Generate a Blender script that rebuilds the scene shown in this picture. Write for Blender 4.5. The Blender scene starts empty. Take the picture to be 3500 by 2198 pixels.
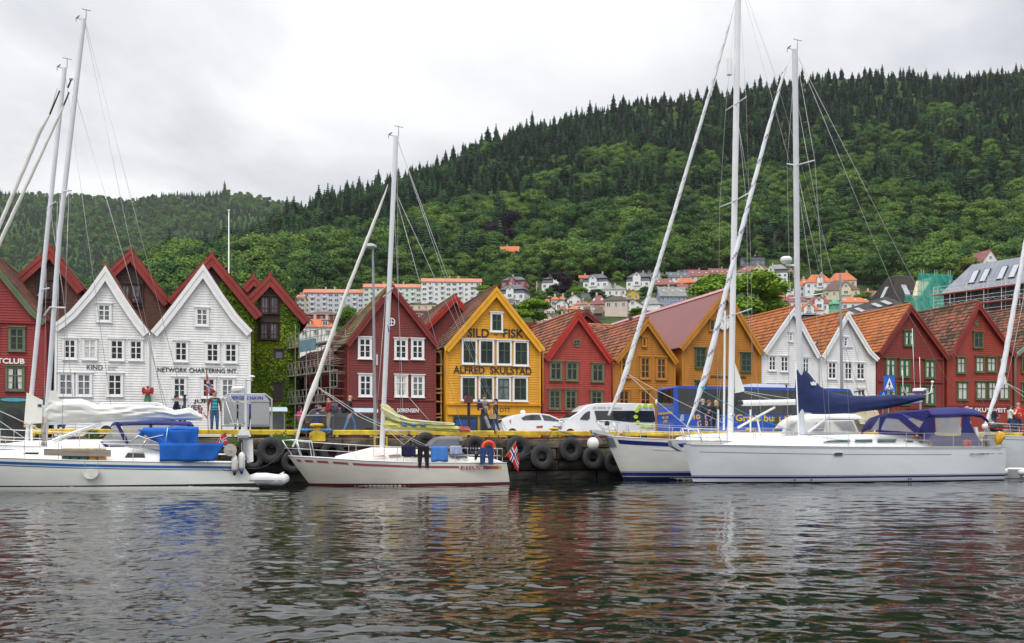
import bpy, math, random
import numpy as np
from mathutils import Vector, Matrix
R = math.radians
sc = bpy.context.scene
C = sc.collection
# ---------------- camera
F = 3400.0; CX = 1750.0; HY = 1520.0; CZ = 1.65
cam_d = bpy.data.cameras.new('camera'); cam = bpy.data.objects.new('camera', cam_d); C.objects.link(cam)
cam.location = (0, 0, CZ); cam.rotation_euler = (R(90), 0, 0)
cam_d.sensor_width = 36; cam_d.lens = 36*F/3500; cam_d.shift_y = (HY-1099)/3500
cam_d.clip_start = .1; cam_d.clip_end = 9000
sc.camera = cam
# ---------------- world: overcast sky, cloud layer over a physical sky
SUN_EL, SUN_AZ = 52, 205      # azimuth of the sun in degrees clockwise from +Y
w = bpy.data.worlds.new('World'); sc.world = w; w.use_nodes = True
nt = w.node_tree; N = nt.nodes; L = nt.links; N.clear()
wo = N.new('ShaderNodeOutputWorld'); bg = N.new('ShaderNodeBackground'); L.new(bg.outputs[0], wo.inputs[0])
sky = N.new('ShaderNodeTexSky'); sky.sky_type = 'NISHITA'; sky.sun_disc = False
sky.sun_elevation = R(SUN_EL); sky.sun_rotation = R(SUN_AZ)
tc = N.new('ShaderNodeTexCoord'); sep = N.new('ShaderNodeSeparateXYZ'); L.new(tc.outputs['Generated'], sep.inputs[0])
def wm(op, a, b=None, c=None, clamp=False):
    n = N.new('ShaderNodeMath'); n.operation = op; n.use_clamp = clamp
    for i, v in enumerate((a, b, c)):
        if v is None: continue
        if isinstance(v, (int, float)): n.inputs[i].default_value = v
        else: L.new(v, n.inputs[i])
    return n.outputs[0]
zz = wm('ADD', wm('MAXIMUM', sep.outputs[2], 0.0), .22)
cmb = N.new('ShaderNodeCombineXYZ'); L.new(wm('DIVIDE', sep.outputs[0], zz), cmb.inputs[0]); L.new(wm('DIVIDE', sep.outputs[1], zz), cmb.inputs[1])
n1 = N.new('ShaderNodeTexNoise'); n1.inputs['Scale'].default_value = 1.15; n1.inputs['Detail'].default_value = 6; n1.inputs['Roughness'].default_value = .52; n1.inputs['Distortion'].default_value = .35
L.new(cmb.outputs[0], n1.inputs['Vector'])
rp = N.new('ShaderNodeValToRGB'); L.new(n1.outputs[0], rp.inputs[0])
e = rp.color_ramp.elements
e[0].position = .34; e[0].color = (.54, .55, .585, 1); e[1].position = .62; e[1].color = (.98, .985, .985, 1)
m_ = e.new(.47); m_.color = (.74, .745, .77, 1)
zen = wm('MULTIPLY_ADD', wm('POWER', wm('MAXIMUM', sep.outputs[2], 0.0), 2.0), 2.4, .93)
cl = N.new('ShaderNodeVectorMath'); cl.operation = 'SCALE'; L.new(rp.outputs[0], cl.inputs[0]); L.new(zen, cl.inputs['Scale'])
sk = N.new('ShaderNodeVectorMath'); sk.operation = 'SCALE'; L.new(sky.outputs[0], sk.inputs[0]); sk.inputs['Scale'].default_value = .1
mx = N.new('ShaderNodeMix'); mx.data_type = 'RGBA'; mx.inputs[0].default_value = .93
L.new(sk.outputs[0], mx.inputs[6]); L.new(cl.outputs[0], mx.inputs[7]); L.new(mx.outputs[2], bg.inputs[0]); bg.inputs[1].default_value = 1.0
# ---------------- soft sun
sl = bpy.data.lights.new('sun', 'SUN'); so = bpy.data.objects.new('sun', sl); C.objects.link(so)
sl.energy = 1.4; sl.angle = R(25); sl.color = (1, .965, .92)
_d = Vector((math.sin(R(SUN_AZ))*math.cos(R(SUN_EL)), math.cos(R(SUN_AZ))*math.cos(R(SUN_EL)), math.sin(R(SUN_EL))))
so.rotation_euler = (-_d).to_track_quat('-Z', 'Y').to_euler(); so.location = (0, -50, 200)
vs = sc.view_settings; vs.view_transform = 'Standard'; vs.look = 'None'; vs.gamma = 1; vs.use_curve_mapping = False; vs.exposure = 0.07
sc.cycles.max_bounces = 6; sc.cycles.diffuse_bounces = 3; sc.cycles.glossy_bounces = 3; sc.cycles.transparent_max_bounces = 12
sc.cycles.use_adaptive_sampling = True; sc.cycles.use_denoising = True
# ---------------- frames
TH = R(16.1); CT, ST = math.cos(TH), math.sin(TH)
VQ = 44.14                      # v of the quay edge
VF = VQ+22                      # v of the row of facades
def DV(x, v): return v/(CT-ST*(x-CX)/F)
def US(x, v):
    t = (x-CX)/F
    return DV(x, v)*(CT*t+ST)
def UZ(x, y, v): return US(x, v), CZ+(HY-y)*DV(x, v)/F
def W(u, v, z=0): return Vector((u*CT-v*ST, u*ST+v*CT, z))
def PD(x, y, D): return Vector(((x-CX)/F*D, D, CZ+(HY-y)*D/F))
# ---------------- materials
_M = {}
def nmat(name):
    m = bpy.data.materials.new(name); m.use_nodes = True
    return m, m.node_tree.nodes, m.node_tree.links, m.node_tree.nodes['Principled BSDF']
def M(name, col=(.5, .5, .5), rough=.6, var=.12, scale=3, metal=0, bump=0, bscale=30, alpha=1, spec=.5, stretch=(1, 1, 1), coat=0, var2=0):
    if name in _M: return _M[name]
    m, n, l, b = nmat(name)
    b.inputs['Roughness'].default_value = rough; b.inputs['Metallic'].default_value = metal
    b.inputs['Specular IOR Level'].default_value = spec; b.inputs['Alpha'].default_value = alpha
    b.inputs['Coat Weight'].default_value = coat
    t = n.new('ShaderNodeTexCoord'); mp = n.new('ShaderNodeMapping'); l.new(t.outputs['Object'], mp.inputs[0]); mp.inputs['Scale'].default_value = stretch
    ns = n.new('ShaderNodeTexNoise'); ns.inputs['Scale'].default_value = scale; ns.inputs['Detail'].default_value = 5; ns.inputs['Roughness'].default_value = .6
    l.new(mp.outputs[0], ns.inputs['Vector'])
    r = n.new('ShaderNodeValToRGB'); l.new(ns.outputs[0], r.inputs[0]); e = r.color_ramp.elements
    lo = [max(0, c*(1-var*1.4)) for c in col]; hi = [min(1, c*(1+var)) for c in col]
    e[0].position = .3; e[0].color = (*lo, 1); e[1].position = .68; e[1].color = (*hi, 1)
    l.new(r.outputs[0], b.inputs['Base Color'])
    if bump:
        n2 = n.new('ShaderNodeTexNoise'); n2.inputs['Scale'].default_value = bscale; n2.inputs['Detail'].default_value = 4; l.new(mp.outputs[0], n2.inputs['Vector'])
        bp = n.new('ShaderNodeBump'); bp.inputs['Strength'].default_value = bump; bp.inputs['Distance'].default_value = .02
        l.new(n2.outputs[0], bp.inputs['Height']); l.new(bp.outputs[0], b.inputs['Normal'])
    _M[name] = m
    return m
def tile_mat(name, c0, c1, c2, moss=None):
    """roof tiles: one random tone per tile from the (column,row) uv"""
    if name in _M: return _M[name]
    m, n, l, b = nmat(name); b.inputs['Roughness'].default_value = .75
    uv = n.new('ShaderNodeUVMap'); uv.uv_map = 'uv'
    fl = n.new('ShaderNodeVectorMath'); fl.operation = 'FLOOR'; l.new(uv.outputs[0], fl.inputs[0])
    wn = n.new('ShaderNodeTexWhiteNoise'); l.new(fl.outputs[0], wn.inputs['Vector'])
    r = n.new('ShaderNodeValToRGB'); e = r.color_ramp.elements
    e[0].position = .15; e[0].color = (*c0, 1); e[1].position = .9; e[1].color = (*c2, 1); k = e.new(.5); k.color = (*c1, 1)
    t = n.new('ShaderNodeTexCoord'); ns = n.new('ShaderNodeTexNoise'); ns.inputs['Scale'].default_value = .35; ns.inputs['Detail'].default_value = 6; l.new(t.outputs['Object'], ns.inputs['Vector'])
    mm = n.new('ShaderNodeMath'); mm.operation = 'MULTIPLY_ADD'; l.new(ns.outputs[0], mm.inputs[0]); mm.inputs[1].default_value = 1.5; mm.inputs[2].default_value = -.75
    ad = n.new('ShaderNodeMath'); ad.operation = 'ADD'; l.new(wn.outputs[0], ad.inputs[0]); l.new(mm.outputs[0], ad.inputs[1]); l.new(ad.outputs[0], r.inputs[0])
    l.new(r.outputs[0], b.inputs['Base Color'])
    _M[name] = m
    return m
# ---------------- mesh builder
def circ(n, r, ph=0): return [(r*math.cos(2*math.pi*i/n+ph), r*math.sin(2*math.pi*i/n+ph)) for i in range(n)]
class MB:
    def __init__(s): s.v = []; s.f = []; s.m = []; s.uv = None
    def add(s, vs, fs, mi=0):
        o = len(s.v); s.v += [tuple(p) for p in vs]
        for f in fs: s.f.append([o+i for i in f]); s.m.append(mi)
    def box(s, x0, x1, y0, y1, z0, z1, mi=0):
        s.add([(x0, y0, z0), (x1, y0, z0), (x1, y1, z0), (x0, y1, z0), (x0, y0, z1), (x1, y0, z1), (x1, y1, z1), (x0, y1, z1)],
              [(0, 3, 2, 1), (4, 5, 6, 7), (0, 1, 5, 4), (1, 2, 6, 5), (2, 3, 7, 6), (3, 0, 4, 7)], mi); return s
    def prism(s, pts, y0, y1, mi=0, ax='y'):
        """polygon of (x,z) extruded along y (or (x,y) along z)"""
        n = len(pts)
        if ax == 'y': v = [(p[0], y0, p[1]) for p in pts]+[(p[0], y1, p[1]) for p in pts]
        elif ax == 'x': v = [(y0, p[0], p[1]) for p in pts]+[(y1, p[0], p[1]) for p in pts]
        else: v = [(p[0], p[1], y0) for p in pts]+[(p[0], p[1], y1) for p in pts]
        s.add(v, [tuple(range(n)), tuple(range(2*n-1, n-1, -1))]+[(i, n+i, n+(i+1) % n, (i+1) % n) for i in range(n)], mi); return s
    def tube(s, pts, r, n=6, mi=0, r1=None, cap=True, flat=1):
        pts = [Vector(p) for p in pts]; k = len(pts); rs = r if isinstance(r, (list, tuple)) else [r+((r1 if r1 is not None else r)-r)*i/max(1, k-1) for i in range(k)]
        vs = []; up = Vector((0, 0, 1))
        for i, p in enumerate(pts):
            d = (pts[min(i+1, k-1)]-pts[max(i-1, 0)]).normalized()
            a = d.cross(up)
            if a.length < .05: a = d.cross(Vector((0, 1, 0)))
            a.normalize(); b = d.cross(a)
            for j in range(n):
                t = 2*math.pi*j/n; vs.append(p+a*math.cos(t)*rs[i]+b*math.sin(t)*rs[i]*flat)
        fs = [(i*n+j, i*n+(j+1) % n, (i+1)*n+(j+1) % n, (i+1)*n+j) for i in range(k-1) for j in range(n)]
        if cap: fs += [tuple(range(n-1, -1, -1)), tuple((k-1)*n+j for j in range(n))]
        s.add(vs, fs, mi); return s
    def lathe(s, prof, c=(0, 0, 0), n=16, mi=0, ax='z', sc=(1, 1)):
        vs = []
        for r, h in prof:
            for j in range(n):
                t = 2*math.pi*j/n; a, b = r*math.cos(t)*sc[0], r*math.sin(t)*sc[1]
                vs.append({'z': (c[0]+a, c[1]+b, c[2]+h), 'y': (c[0]+a, c[1]+h, c[2]+b), 'x': (c[0]+h, c[1]+a, c[2]+b)}[ax])
        k = len(prof)
        fs = [(i*n+j, i*n+(j+1) % n, (i+1)*n+(j+1) % n, (i+1)*n+j) for i in range(k-1) for j in range(n)]
        fs += [tuple(range(n-1, -1, -1)), tuple((k-1)*n+j for j in range(n))]
        s.add(vs, fs, mi); return s
    def ball(s, c, r, n=10, mi=0, sx=1, sy=1, sz=1):
        k = n//2+1; vs = []
        for i in range(k+1):
            a = math.pi*i/k
            for j in range(n): t = 2*math.pi*j/n; vs.append((c[0]+r*sx*math.sin(a)*math.cos(t), c[1]+r*sy*math.sin(a)*math.sin(t), c[2]+r*sz*math.cos(a)))
        s.add(vs, [(i*n+j, (i+1)*n+j, (i+1)*n+(j+1) % n, i*n+(j+1) % n) for i in range(k) for j in range(n)], mi); return s
    def torus(s, c, Rr, r, n=20, k=8, mi=0, ax='y', sq=1):
        vs = []
        for i in range(n):
            t = 2*math.pi*i/n
            for j in range(k):
                p = 2*math.pi*j/k; q = Rr+r*math.cos(p); h = r*math.sin(p)*sq
                vs.append((c[0]+q*math.cos(t), c[1]+h, c[2]+q*math.sin(t)) if ax == 'y' else (c[0]+q*math.cos(t), c[1]+q*math.sin(t), c[2]+h) if ax == 'z' else (c[0]+h, c[1]+q*math.cos(t), c[2]+q*math.sin(t)))
        s.add(vs, [(i*k+j, i*k+(j+1) % k, ((i+1) % n)*k+(j+1) % k, ((i+1) % n)*k+j) for i in range(n) for j in range(k)], mi); return s
    def grid(s, rows, mi=0, two=False):
        """rows: list of equally long lists of points"""
        n = len(rows[0]); vs = [p for r in rows for p in r]
        s.add(vs, [(i*n+j, i*n+j+1, (i+1)*n+j+1, (i+1)*n+j) for i in range(len(rows)-1) for j in range(n-1)], mi); return s
    def xf(s, m):
        s.v = [tuple(m @ Vector(p)) for p in s.v]; return s
    def build(s, name, mats, parent=None, loc=None, rot=None, smooth=False, thick=0):
        me = bpy.data.meshes.new(name); me.from_pydata(s.v, [], s.f)
        if not isinstance(mats, (list, tuple)): mats = [mats]
        for m in mats: me.materials.append(m)
        me.polygons.foreach_set('material_index', s.m)
        if smooth: me.polygons.foreach_set('use_smooth', [True]*len(s.f))
        if s.uv:
            ul = me.uv_layers.new(name='uv'); flat = [c for uv in s.uv for c in uv]; ul.data.foreach_set('uv', flat)
        me.update()
        o = bpy.data.objects.new(name, me); C.objects.link(o)
        if parent: o.parent = parent
        if loc is not None: o.location = loc
        if rot is not None: o.rotation_euler = rot
        if smooth == 'auto' or smooth == 2: me.set_sharp_from_angle(angle=R(38))
        if thick:
            md = o.modifiers.new('solid', 'SOLIDIFY'); md.thickness = thick; md.offset = 0
        return o
def tag(o, label, cat, group=None, kind=None):
    if label: o['label'] = label
    if cat: o['category'] = cat
    if group: o['group'] = group
    if kind: o['kind'] = kind
    return o
def thing(name, label, cat, u=0, v=0, z=0, group=None, rot=TH, world=None):
    o = bpy.data.objects.new(name, None); C.objects.link(o); o.empty_display_size = .3
    o.location = world if world is not None else W(u, v, z); o.rotation_euler = (0, 0, rot)
    return tag(o, label, cat, group)
def copy_tree(o, parent=None):
    c = o.copy(); C.objects.link(c); c.parent = parent
    for ch in list(o.children): copy_tree(ch, c)
    return c
def lettering(txt, x0, x1, z0, z1, y, mat, parent, name='lettering', bold=.02, depth=.02, serif=False):
    """text fitted into the box x0..x1, z0..z1 at depth y (local, facing -y)"""
    cu = bpy.data.curves.new(name, 'FONT'); cu.body = txt; cu.extrude = min(depth, .008); cu.offset = bold*.45; cu.resolution_u = 3
    ob = bpy.data.objects.new(name, cu); C.objects.link(ob)
    dg = bpy.context.evaluated_depsgraph_get(); dg.update()
    me = bpy.data.meshes.new_from_object(ob.evaluated_get(dg)); bpy.data.objects.remove(ob)
    co = np.empty(len(me.vertices)*3); me.vertices.foreach_get('co', co); co = co.reshape(-1, 3)
    mn, mxx = co.min(0), co.max(0)
    if serif:   # small feet and heads on every vertical stroke, merged in
        pass
    sx = (x1-x0)/(mxx[0]-mn[0]); sz = (z1-z0)/(mxx[1]-mn[1])
    out = np.stack([x0+(co[:, 0]-mn[0])*sx, y-co[:, 2]*1.0, z0+(co[:, 1]-mn[1])*sz], 1)
    me.vertices.foreach_set('co', out.ravel()); me.materials.clear(); me.materials.append(mat); me.update()
    o = bpy.data.objects.new(name, me); C.objects.link(o); o.parent = parent
    return o
def interp(x, xs, ys): return float(np.interp(x, xs, ys))
rnd = random.Random(7)
# common materials
WHITE = lambda: M('white_paint', (.80, .80, .79), .55, .05, 2)
GLASS = None
def glass():
    if 'window_glass' in _M: return _M['window_glass']
    m = M('window_glass', (.022, .026, .03), .06, .5, 1.1, spec=.35); return m
def glass_pale(): return M('window_glass_pale', (.15, .17, .19), .1, .4, 1.5, spec=.4)
BLACK = lambda: M('black_rubber', (.02, .02, .022), .7, .3, 6)
STEEL = lambda: M('stainless_steel', (.62, .63, .65), .3, .05, 4, metal=.85)
ALU = lambda: M('mast_aluminium', (.66, .68, .71), .38, .05, 2, metal=.25)
# ================= water
def build_water():
    rng = np.random.default_rng(3)
    nr, nc = 900, 600
    D = 3.0*(75/3.0)**np.linspace(0, 1, nr); A = np.linspace(-R(46), R(46), nc)
    Dg, Ag = np.meshgrid(D, A, indexing='ij'); X = Dg*np.tan(Ag)*.95; Y = Dg
    Z = np.zeros_like(X)
    for i in range(96):
        short = i < 66; lam = .13*(.5/.13)**rng.random() if short else .5*(1.9/.5)**rng.random(); th = rng.normal(0, 1.0 if short else .6)+R(95); k = 2*math.pi/lam
        amp = (.0016 if short else .00155)*lam; ph = rng.random()*6.28
        arg = k*(X*math.cos(th)+Y*math.sin(th))+ph+.9*np.sin(.9*X+.7*Y+i)+.6*np.sin(.31*X-.23*Y+2*i)
        Z += amp*np.clip((lam/(.0036*Dg)-2.5)/2.5, 0, 1)*(np.sin(arg)+.25*np.sin(2*arg+1.2))
    # wind patches: calmer and rougher areas
    P = np.sin(.21*X+.5*np.sin(.13*Y)+.6)*np.sin(.17*Y+.11*X+1)+.6*np.sin(.9*X+.4*Y)*np.sin(.7*Y-.3*X+2)
    Z *= (.95+.32*P)
    v = np.stack([X, Y, Z], -1).reshape(-1, 3)
    me = bpy.data.meshes.new('water')
    i = np.arange(nr-1)[:, None]*nc+np.arange(nc-1)[None, :]
    q = np.stack([i, i+1, i+nc+1, i+nc], -1).reshape(-1, 4)
    me.vertices.add(len(v)); me.vertices.foreach_set('co', v.ravel().astype(np.float32))
    me.loops.add(q.size); me.loops.foreach_set('vertex_index', q.ravel().astype(np.int32))
    me.polygons.add(len(q)); me.polygons.foreach_set('loop_start', (np.arange(len(q))*4).astype(np.int32))
    me.polygons.foreach_set('use_smooth', [True]*len(q)); me.update(calc_edges=True)
    m, n, l, b = nmat('harbour_water')
    b.inputs['Base Color'].default_value = (.003, .006, .004, 1); b.inputs['Roughness'].default_value = .03; b.inputs['IOR'].default_value = 1.345
    b.inputs['Specular IOR Level'].default_value = .5
    t = n.new('ShaderNodeTexCoord'); mp = n.new('ShaderNodeMapping'); mp.inputs['Scale'].default_value = (1, 1.6, 1); l.new(t.outputs['Object'], mp.inputs[0])
    ns = n.new('ShaderNodeTexNoise'); ns.inputs['Scale'].default_value = 3.6; ns.inputs['Detail'].default_value = 4; ns.inputs['Roughness'].default_value = .5; ns.inputs['Distortion'].default_value = .4; l.new(mp.outputs[0], ns.inputs['Vector'])
    bp = n.new('ShaderNodeBump'); bp.inputs['Strength'].default_value = .4; bp.inputs['Distance'].default_value = .010; l.new(ns.outputs[0], bp.inputs['Height']); l.new(bp.outputs[0], b.inputs['Normal'])
    me.materials.append(m)
    o = bpy.data.objects.new('water', me); C.objects.link(o); o['kind'] = 'structure'
    mb = MB(); g = 40
    q = [W(-900, -700, -.35), W(900, -700, -.35), W(900, VQ+3, -.35), W(-900, VQ+3, -.35)]
    mb.add(q, [(0, 1, 2, 3)]); o = mb.build('open_water', m); o['kind'] = 'structure'
# ================= land
SKX = [-2500, -600, 200, 400, 540, 700, 850, 985, 1200, 1500, 1560, 1750, 2000, 2150, 2400, 2600, 2800, 3100, 3280, 3500, 4000, 6500]
SKY_ = [1180, 1150, 1080, 1010, 940, 868, 805, 745, 665, 565, 535, 458, 400, 362, 338, 305, 272, 262, 268, 240, 250, 500]
def sky_y(x): return np.interp(x, SKX, SKY_)
def DM(D): return 118+(D-118)*1.88
def sky_D(x): return np.interp(x, [-2500, 400, 985, 1750, 3500, 6500], [760, 860, 1080, 1270, 1330, 1330])
def _hash(x, y): return np.sin(x*.037+1.3)*np.cos(y*.031-.4)+.5*np.sin(x*.081+y*.063)
def terr_z(x, D):
    """height of the near hill at image column x and distance D"""
    x = np.asarray(x, float); D = np.asarray(D, float)
    sd = sky_D(x); sz = CZ+(HY-sky_y(x))*sd/F
    kD = np.array([118, 180, 275, 460, 630.]); kz = np.array([1.5, 13.3, 29.1, 67.9, 106.3])
    g = np.interp(x, [850, 950, 1600, 1750], [.9, .84, .88, 1.0]); g = 1+(g-1)*np.clip((640-D)/100, 0, 1)
    low = np.interp(D, kD, kz)
    f = np.clip((sz-10)/150, .12, 1)          # the hill runs out to the left
    low = 2.0+(low-2.0)*f*g
    z630 = 2+104.3*f
    t = np.clip((D-630)/(np.maximum(sd-630, 60)), 0, 1)
    up = z630+(sz-z630)*(t*.9+.1*t*t)
    z = np.where(D < 630, low, up)
    back = np.clip((D-sd)/(.5*sd), 0, 1); z = np.where(D > sd, sz*(1-.55*back**.8), z)
    X = (x-CX)/F*D
    return z+np.where(D > 630, 5.0*_hash(X*.55, D*.55)*np.clip((D-630)/140, 0, 1)*np.clip((sd-D)/100, 0, 1), 0)
def build_grid_land(name, xs, Ds, zf, mat):
    Xc, Dg = np.meshgrid(xs, Ds, indexing='xy'); Z = zf(Xc, Dg)
    v = np.stack([(Xc-CX)/F*Dg, Dg, Z], -1).reshape(-1, 3); nc = len(xs)
    i = np.arange(len(Ds)-1)[:, None]*nc+np.arange(nc-1)[None, :]
    q = np.stack([i, i+1, i+nc+1, i+nc], -1).reshape(-1, 4)
    me = bpy.data.meshes.new(name); me.from_pydata(v.tolist(), [], q.tolist()); me.materials.append(mat)
    me.polygons.foreach_set('use_smooth', [True]*len(q)); me.update()
    o = bpy.data.objects.new(name, me); C.objects.link(o); o['kind'] = 'structure'
    return o
LHX = [-2500, -400, 0, 150, 300, 450, 600, 700, 770, 900, 1000, 1300, 2000, 3000]
LHY = [700, 690, 662, 672, 678, 690, 665, 672, 662, 682, 705, 800, 1000, 1200]
def left_z(x, D):
    x = np.asarray(x, float); sd = 2600+0*x; sz = CZ+(HY-np.interp(x, LHX, LHY))*sd/F
    t = np.clip((D-800)/(sd-800), 0, 1); z = 12+(sz-12)*(.72*t+.28*t*t)
    back = np.clip((D-sd)/1400, 0, 1); z = np.where(D > sd, sz*(1-.6*back), z)
    X = (x-CX)/F*D
    return z+9*_hash(X*.4, D*.4)*np.clip((sd-D)/300, 0, 1)*np.clip((D-900)/300, 0, 1)
def undergrowth():
    m, n, l, b = nmat('undergrowth'); b.inputs['Roughness'].default_value = .95; b.inputs['Specular IOR Level'].default_value = .1
    t = n.new('ShaderNodeTexCoord'); ns = n.new('ShaderNodeTexNoise'); ns.inputs['Scale'].default_value = .09; ns.inputs['Detail'].default_value = 9; ns.inputs['Roughness'].default_value = .7; l.new(t.outputs['Object'], ns.inputs['Vector'])
    r = n.new('ShaderNodeValToRGB'); l.new(ns.outputs[0], r.inputs[0]); e = r.color_ramp.elements
    e[0].position = .35; e[0].color = (.012, .028, .008, 1); e[1].position = .72; e[1].color = (.075, .12, .028, 1); l.new(r.outputs[0], b.inputs['Base Color'])
    bp = n.new('ShaderNodeBump'); bp.inputs['Strength'].default_value = .8; bp.inputs['Distance'].default_value = 2; l.new(ns.outputs[0], bp.inputs['Height']); l.new(bp.outputs[0], b.inputs['Normal'])
    return m
# ================= trees
def leaf_mat(name, c0, c1, vary=.35, tgt=None):
    m, n, l, b = nmat(name); b.inputs['Roughness'].default_value = .8; b.inputs['Specular IOR Level'].default_value = .15
    oi = n.new('ShaderNodeObjectInfo'); r = n.new('ShaderNodeValToRGB'); l.new(oi.outputs['Random'], r.inputs[0]); e = r.color_ramp.elements
    e[0].color = (*c0, 1); e[1].color = (*c1, 1)
    g = n.new('ShaderNodeNewGeometry'); mu = n.new('ShaderNodeHueSaturation'); l.new(r.outputs[0], mu.inputs['Color'])
    ma = n.new('ShaderNodeMath'); ma.operation = 'MULTIPLY_ADD'; l.new(g.outputs['Random Per Island'], ma.inputs[0]); ma.inputs[1].default_value = vary*2; ma.inputs[2].default_value = 1-vary
    l.new(ma.outputs[0], mu.inputs['Value']); l.new(mu.outputs[0], b.inputs['Base Color'])
    b.inputs['Transmission Weight'].default_value = 0
    return m
def crown_mesh(seed, kind, mat, dens=1.0):
    """unit tree crown: about 1 m tall, built of leaf sprays; scaled per tree"""
    rg = np.random.default_rng(seed); V = []; Fc = []
    if kind == 'broad' or kind == 'column':
        cl = []; nb = 15 if kind == 'broad' else 12
        for i in range(nb):
            a = rg.random()*6.283; h = rg.random(); rad = (.33*math.sin(math.pi*min(1, .18+h*.8))**.6) if kind == 'broad' else .12*(1-h)**.5+.02
            rr = rad*(.55+.45*rg.random()) if i else 0
            cl.append((rr*math.cos(a), rr*math.sin(a), .28+.56*h if kind == 'broad' else .15+.75*h, (.13+.085*rg.random()) if kind == 'broad' else .1+.03*rg.random()))
        for cx, cy, cz, cr in cl:
            for j in range(int(270*dens)):
                d = rg.normal(size=3); d /= np.linalg.norm(d)
                if d[2] < -.35: d[2] *= -.6
                p = np.array([cx, cy, cz])+d*cr*(.62+.5*rg.random())*np.array([1.08, 1.08, .8])
                nrm = d+rg.normal(size=3)*.55+np.array([0, 0, .35]); nrm /= np.linalg.norm(nrm)
                a = np.cross(nrm, [.3, .2, 1]); a /= np.linalg.norm(a)+1e-9; b = np.cross(nrm, a); s = .014+.015*rg.random(); s2 = s*(.6+.4*rg.random())
                o = len(V); V += [p-a*s, p-b*s2*.9, p+a*s, p+b*s2]; Fc.append((o, o+1, o+2, o+3))
        for cx, cy, cz, cr in cl:   # dense inner foliage
            rings = 5; o = len(V)
            for i in range(rings+1):
                for j in range(7):
                    t = math.pi*i/rings; q = 6.283*j/7; r = cr*.72*(.8+.3*rg.random()); V.append(np.array([cx+r*math.sin(t)*math.cos(q), cy+r*math.sin(t)*math.sin(q), cz+r*.8*math.cos(t)]))
            for i in range(rings):
                for j in range(7): Fc.append((o+i*7+j, o+(i+1)*7+j, o+(i+1)*7+(j+1) % 7, o+i*7+(j+1) % 7))
    else:   # conifer: drooping tiers of branch sprays
        n_t = 15; h0 = .1 if kind == 'fir' else .3
        for i in range(n_t):
            t = i/(n_t-1); z = h0+(1-h0-.03)*t; R0 = .2*(1-t)**.8*(.62+.6*rg.random())+.01
            nb = int((13-8*t)*dens)
            for j in range(nb):
                a = 6.283*(j+rg.random()*.8)/nb; r = R0*(.65+.5*rg.random()); wd = .03+.035*(1-t); dz = -.045*(1-t)-.012
                ca, sa = math.cos(a), math.sin(a); o = len(V); zz = z+.02*rg.normal()*(1-t)
                V += [np.array([-sa*wd*.3, ca*wd*.3, zz+.04]), np.array([sa*wd*.3, -ca*wd*.3, zz+.04]), np.array([ca*r*.6+sa*wd, sa*r*.6-ca*wd, zz+dz*.2]), np.array([ca*r, sa*r, zz+dz+.01]), np.array([ca*r*.6-sa*wd, sa*r*.6+ca*wd, zz+dz*.2])]
                Fc.append((o, o+1, o+2, o+3, o+4))
                if t < .85:
                    o = len(V); V += [np.array([ca*r*.3, sa*r*.3, zz+.02]), np.array([ca*r*.8+sa*wd, sa*r*.8-ca*wd, zz+dz*.5]), np.array([ca*r*.85, sa*r*.85, zz+dz-.035*(1-t)]), np.array([ca*r*.8-sa*wd, sa*r*.8+ca*wd, zz+dz*.5])]; Fc.append((o, o+1, o+2, o+3))
        o = len(V)
        for i in range(2):
            for j in range(6): a = 6.283*j/6; r = .055*(1-i)+.003; V.append(np.array([r*math.cos(a), r*math.sin(a), h0+i*(1-h0)]))
        for j in range(6): Fc.append((o+j, o+(j+1) % 6, o+6+(j+1) % 6, o+6+j))
    me = bpy.data.meshes.new('crown'); me.from_pydata([tuple(map(float, p)) for p in V], [], Fc); me.materials.append(mat); me.update()
    return me
def trunk_mesh(seed, top, mat):
    rg = random.Random(seed); mb = MB()
    mb.tube([(0, 0, -.08), (.004, 0, .1), (.01*rg.uniform(-1, 1), .01, top)], [.028, .02, .008], 6)
    for i in range(5 if top > .5 else 4):
        a = rg.random()*6.283; z = .2+.3*rg.random(); mb.tube([(0, 0, z), (.13*math.cos(a), .13*math.sin(a), z+.16), (.2*math.cos(a), .2*math.sin(a), z+.3)], [.012, .008, .003], 5)
    o = mb.build('trunk', mat); me = o.data; bpy.data.objects.remove(o); return me
PROTO = {}
def build_protos():
    bark = M('bark', (.09, .075, .06), .9, .3, 4)
    mats = {'broad': leaf_mat('broadleaf_foliage', (.028, .078, .020), (.13, .215, .036)), 'fir': leaf_mat('conifer_foliage', (.020, .058, .027), (.060, .125, .045), .45),
            'purple': leaf_mat('copper_beech_foliage', (.020, .010, .020), (.024, .012, .022)), 'bright': leaf_mat('lime_green_foliage', (.12, .21, .018), (.14, .24, .022)),
            'yellow': leaf_mat('yellowish_foliage', (.13, .16, .03), (.17, .19, .035)), 'dark': leaf_mat('dark_green_foliage', (.03, .07, .022), (.04, .085, .025))}
    for k in range(4): PROTO['broad%d' % k] = (crown_mesh(10+k, 'broad', mats['broad']), trunk_mesh(k, .62, bark))
    for k in range(3): PROTO['fir%d' % k] = (crown_mesh(30+k, 'fir', mats['fir'], 1.25), trunk_mesh(9+k, .5, bark))
    PROTO['column'] = (crown_mesh(50, 'column', mats['dark']), trunk_mesh(20, .6, bark))
    for nm in ('purple', 'bright', 'yellow'): PROTO[nm] = (crown_mesh({'purple': 61, 'bright': 62, 'yellow': 63}[nm], 'broad', mats[nm], 2.2), trunk_mesh(21, .62, bark))
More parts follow.
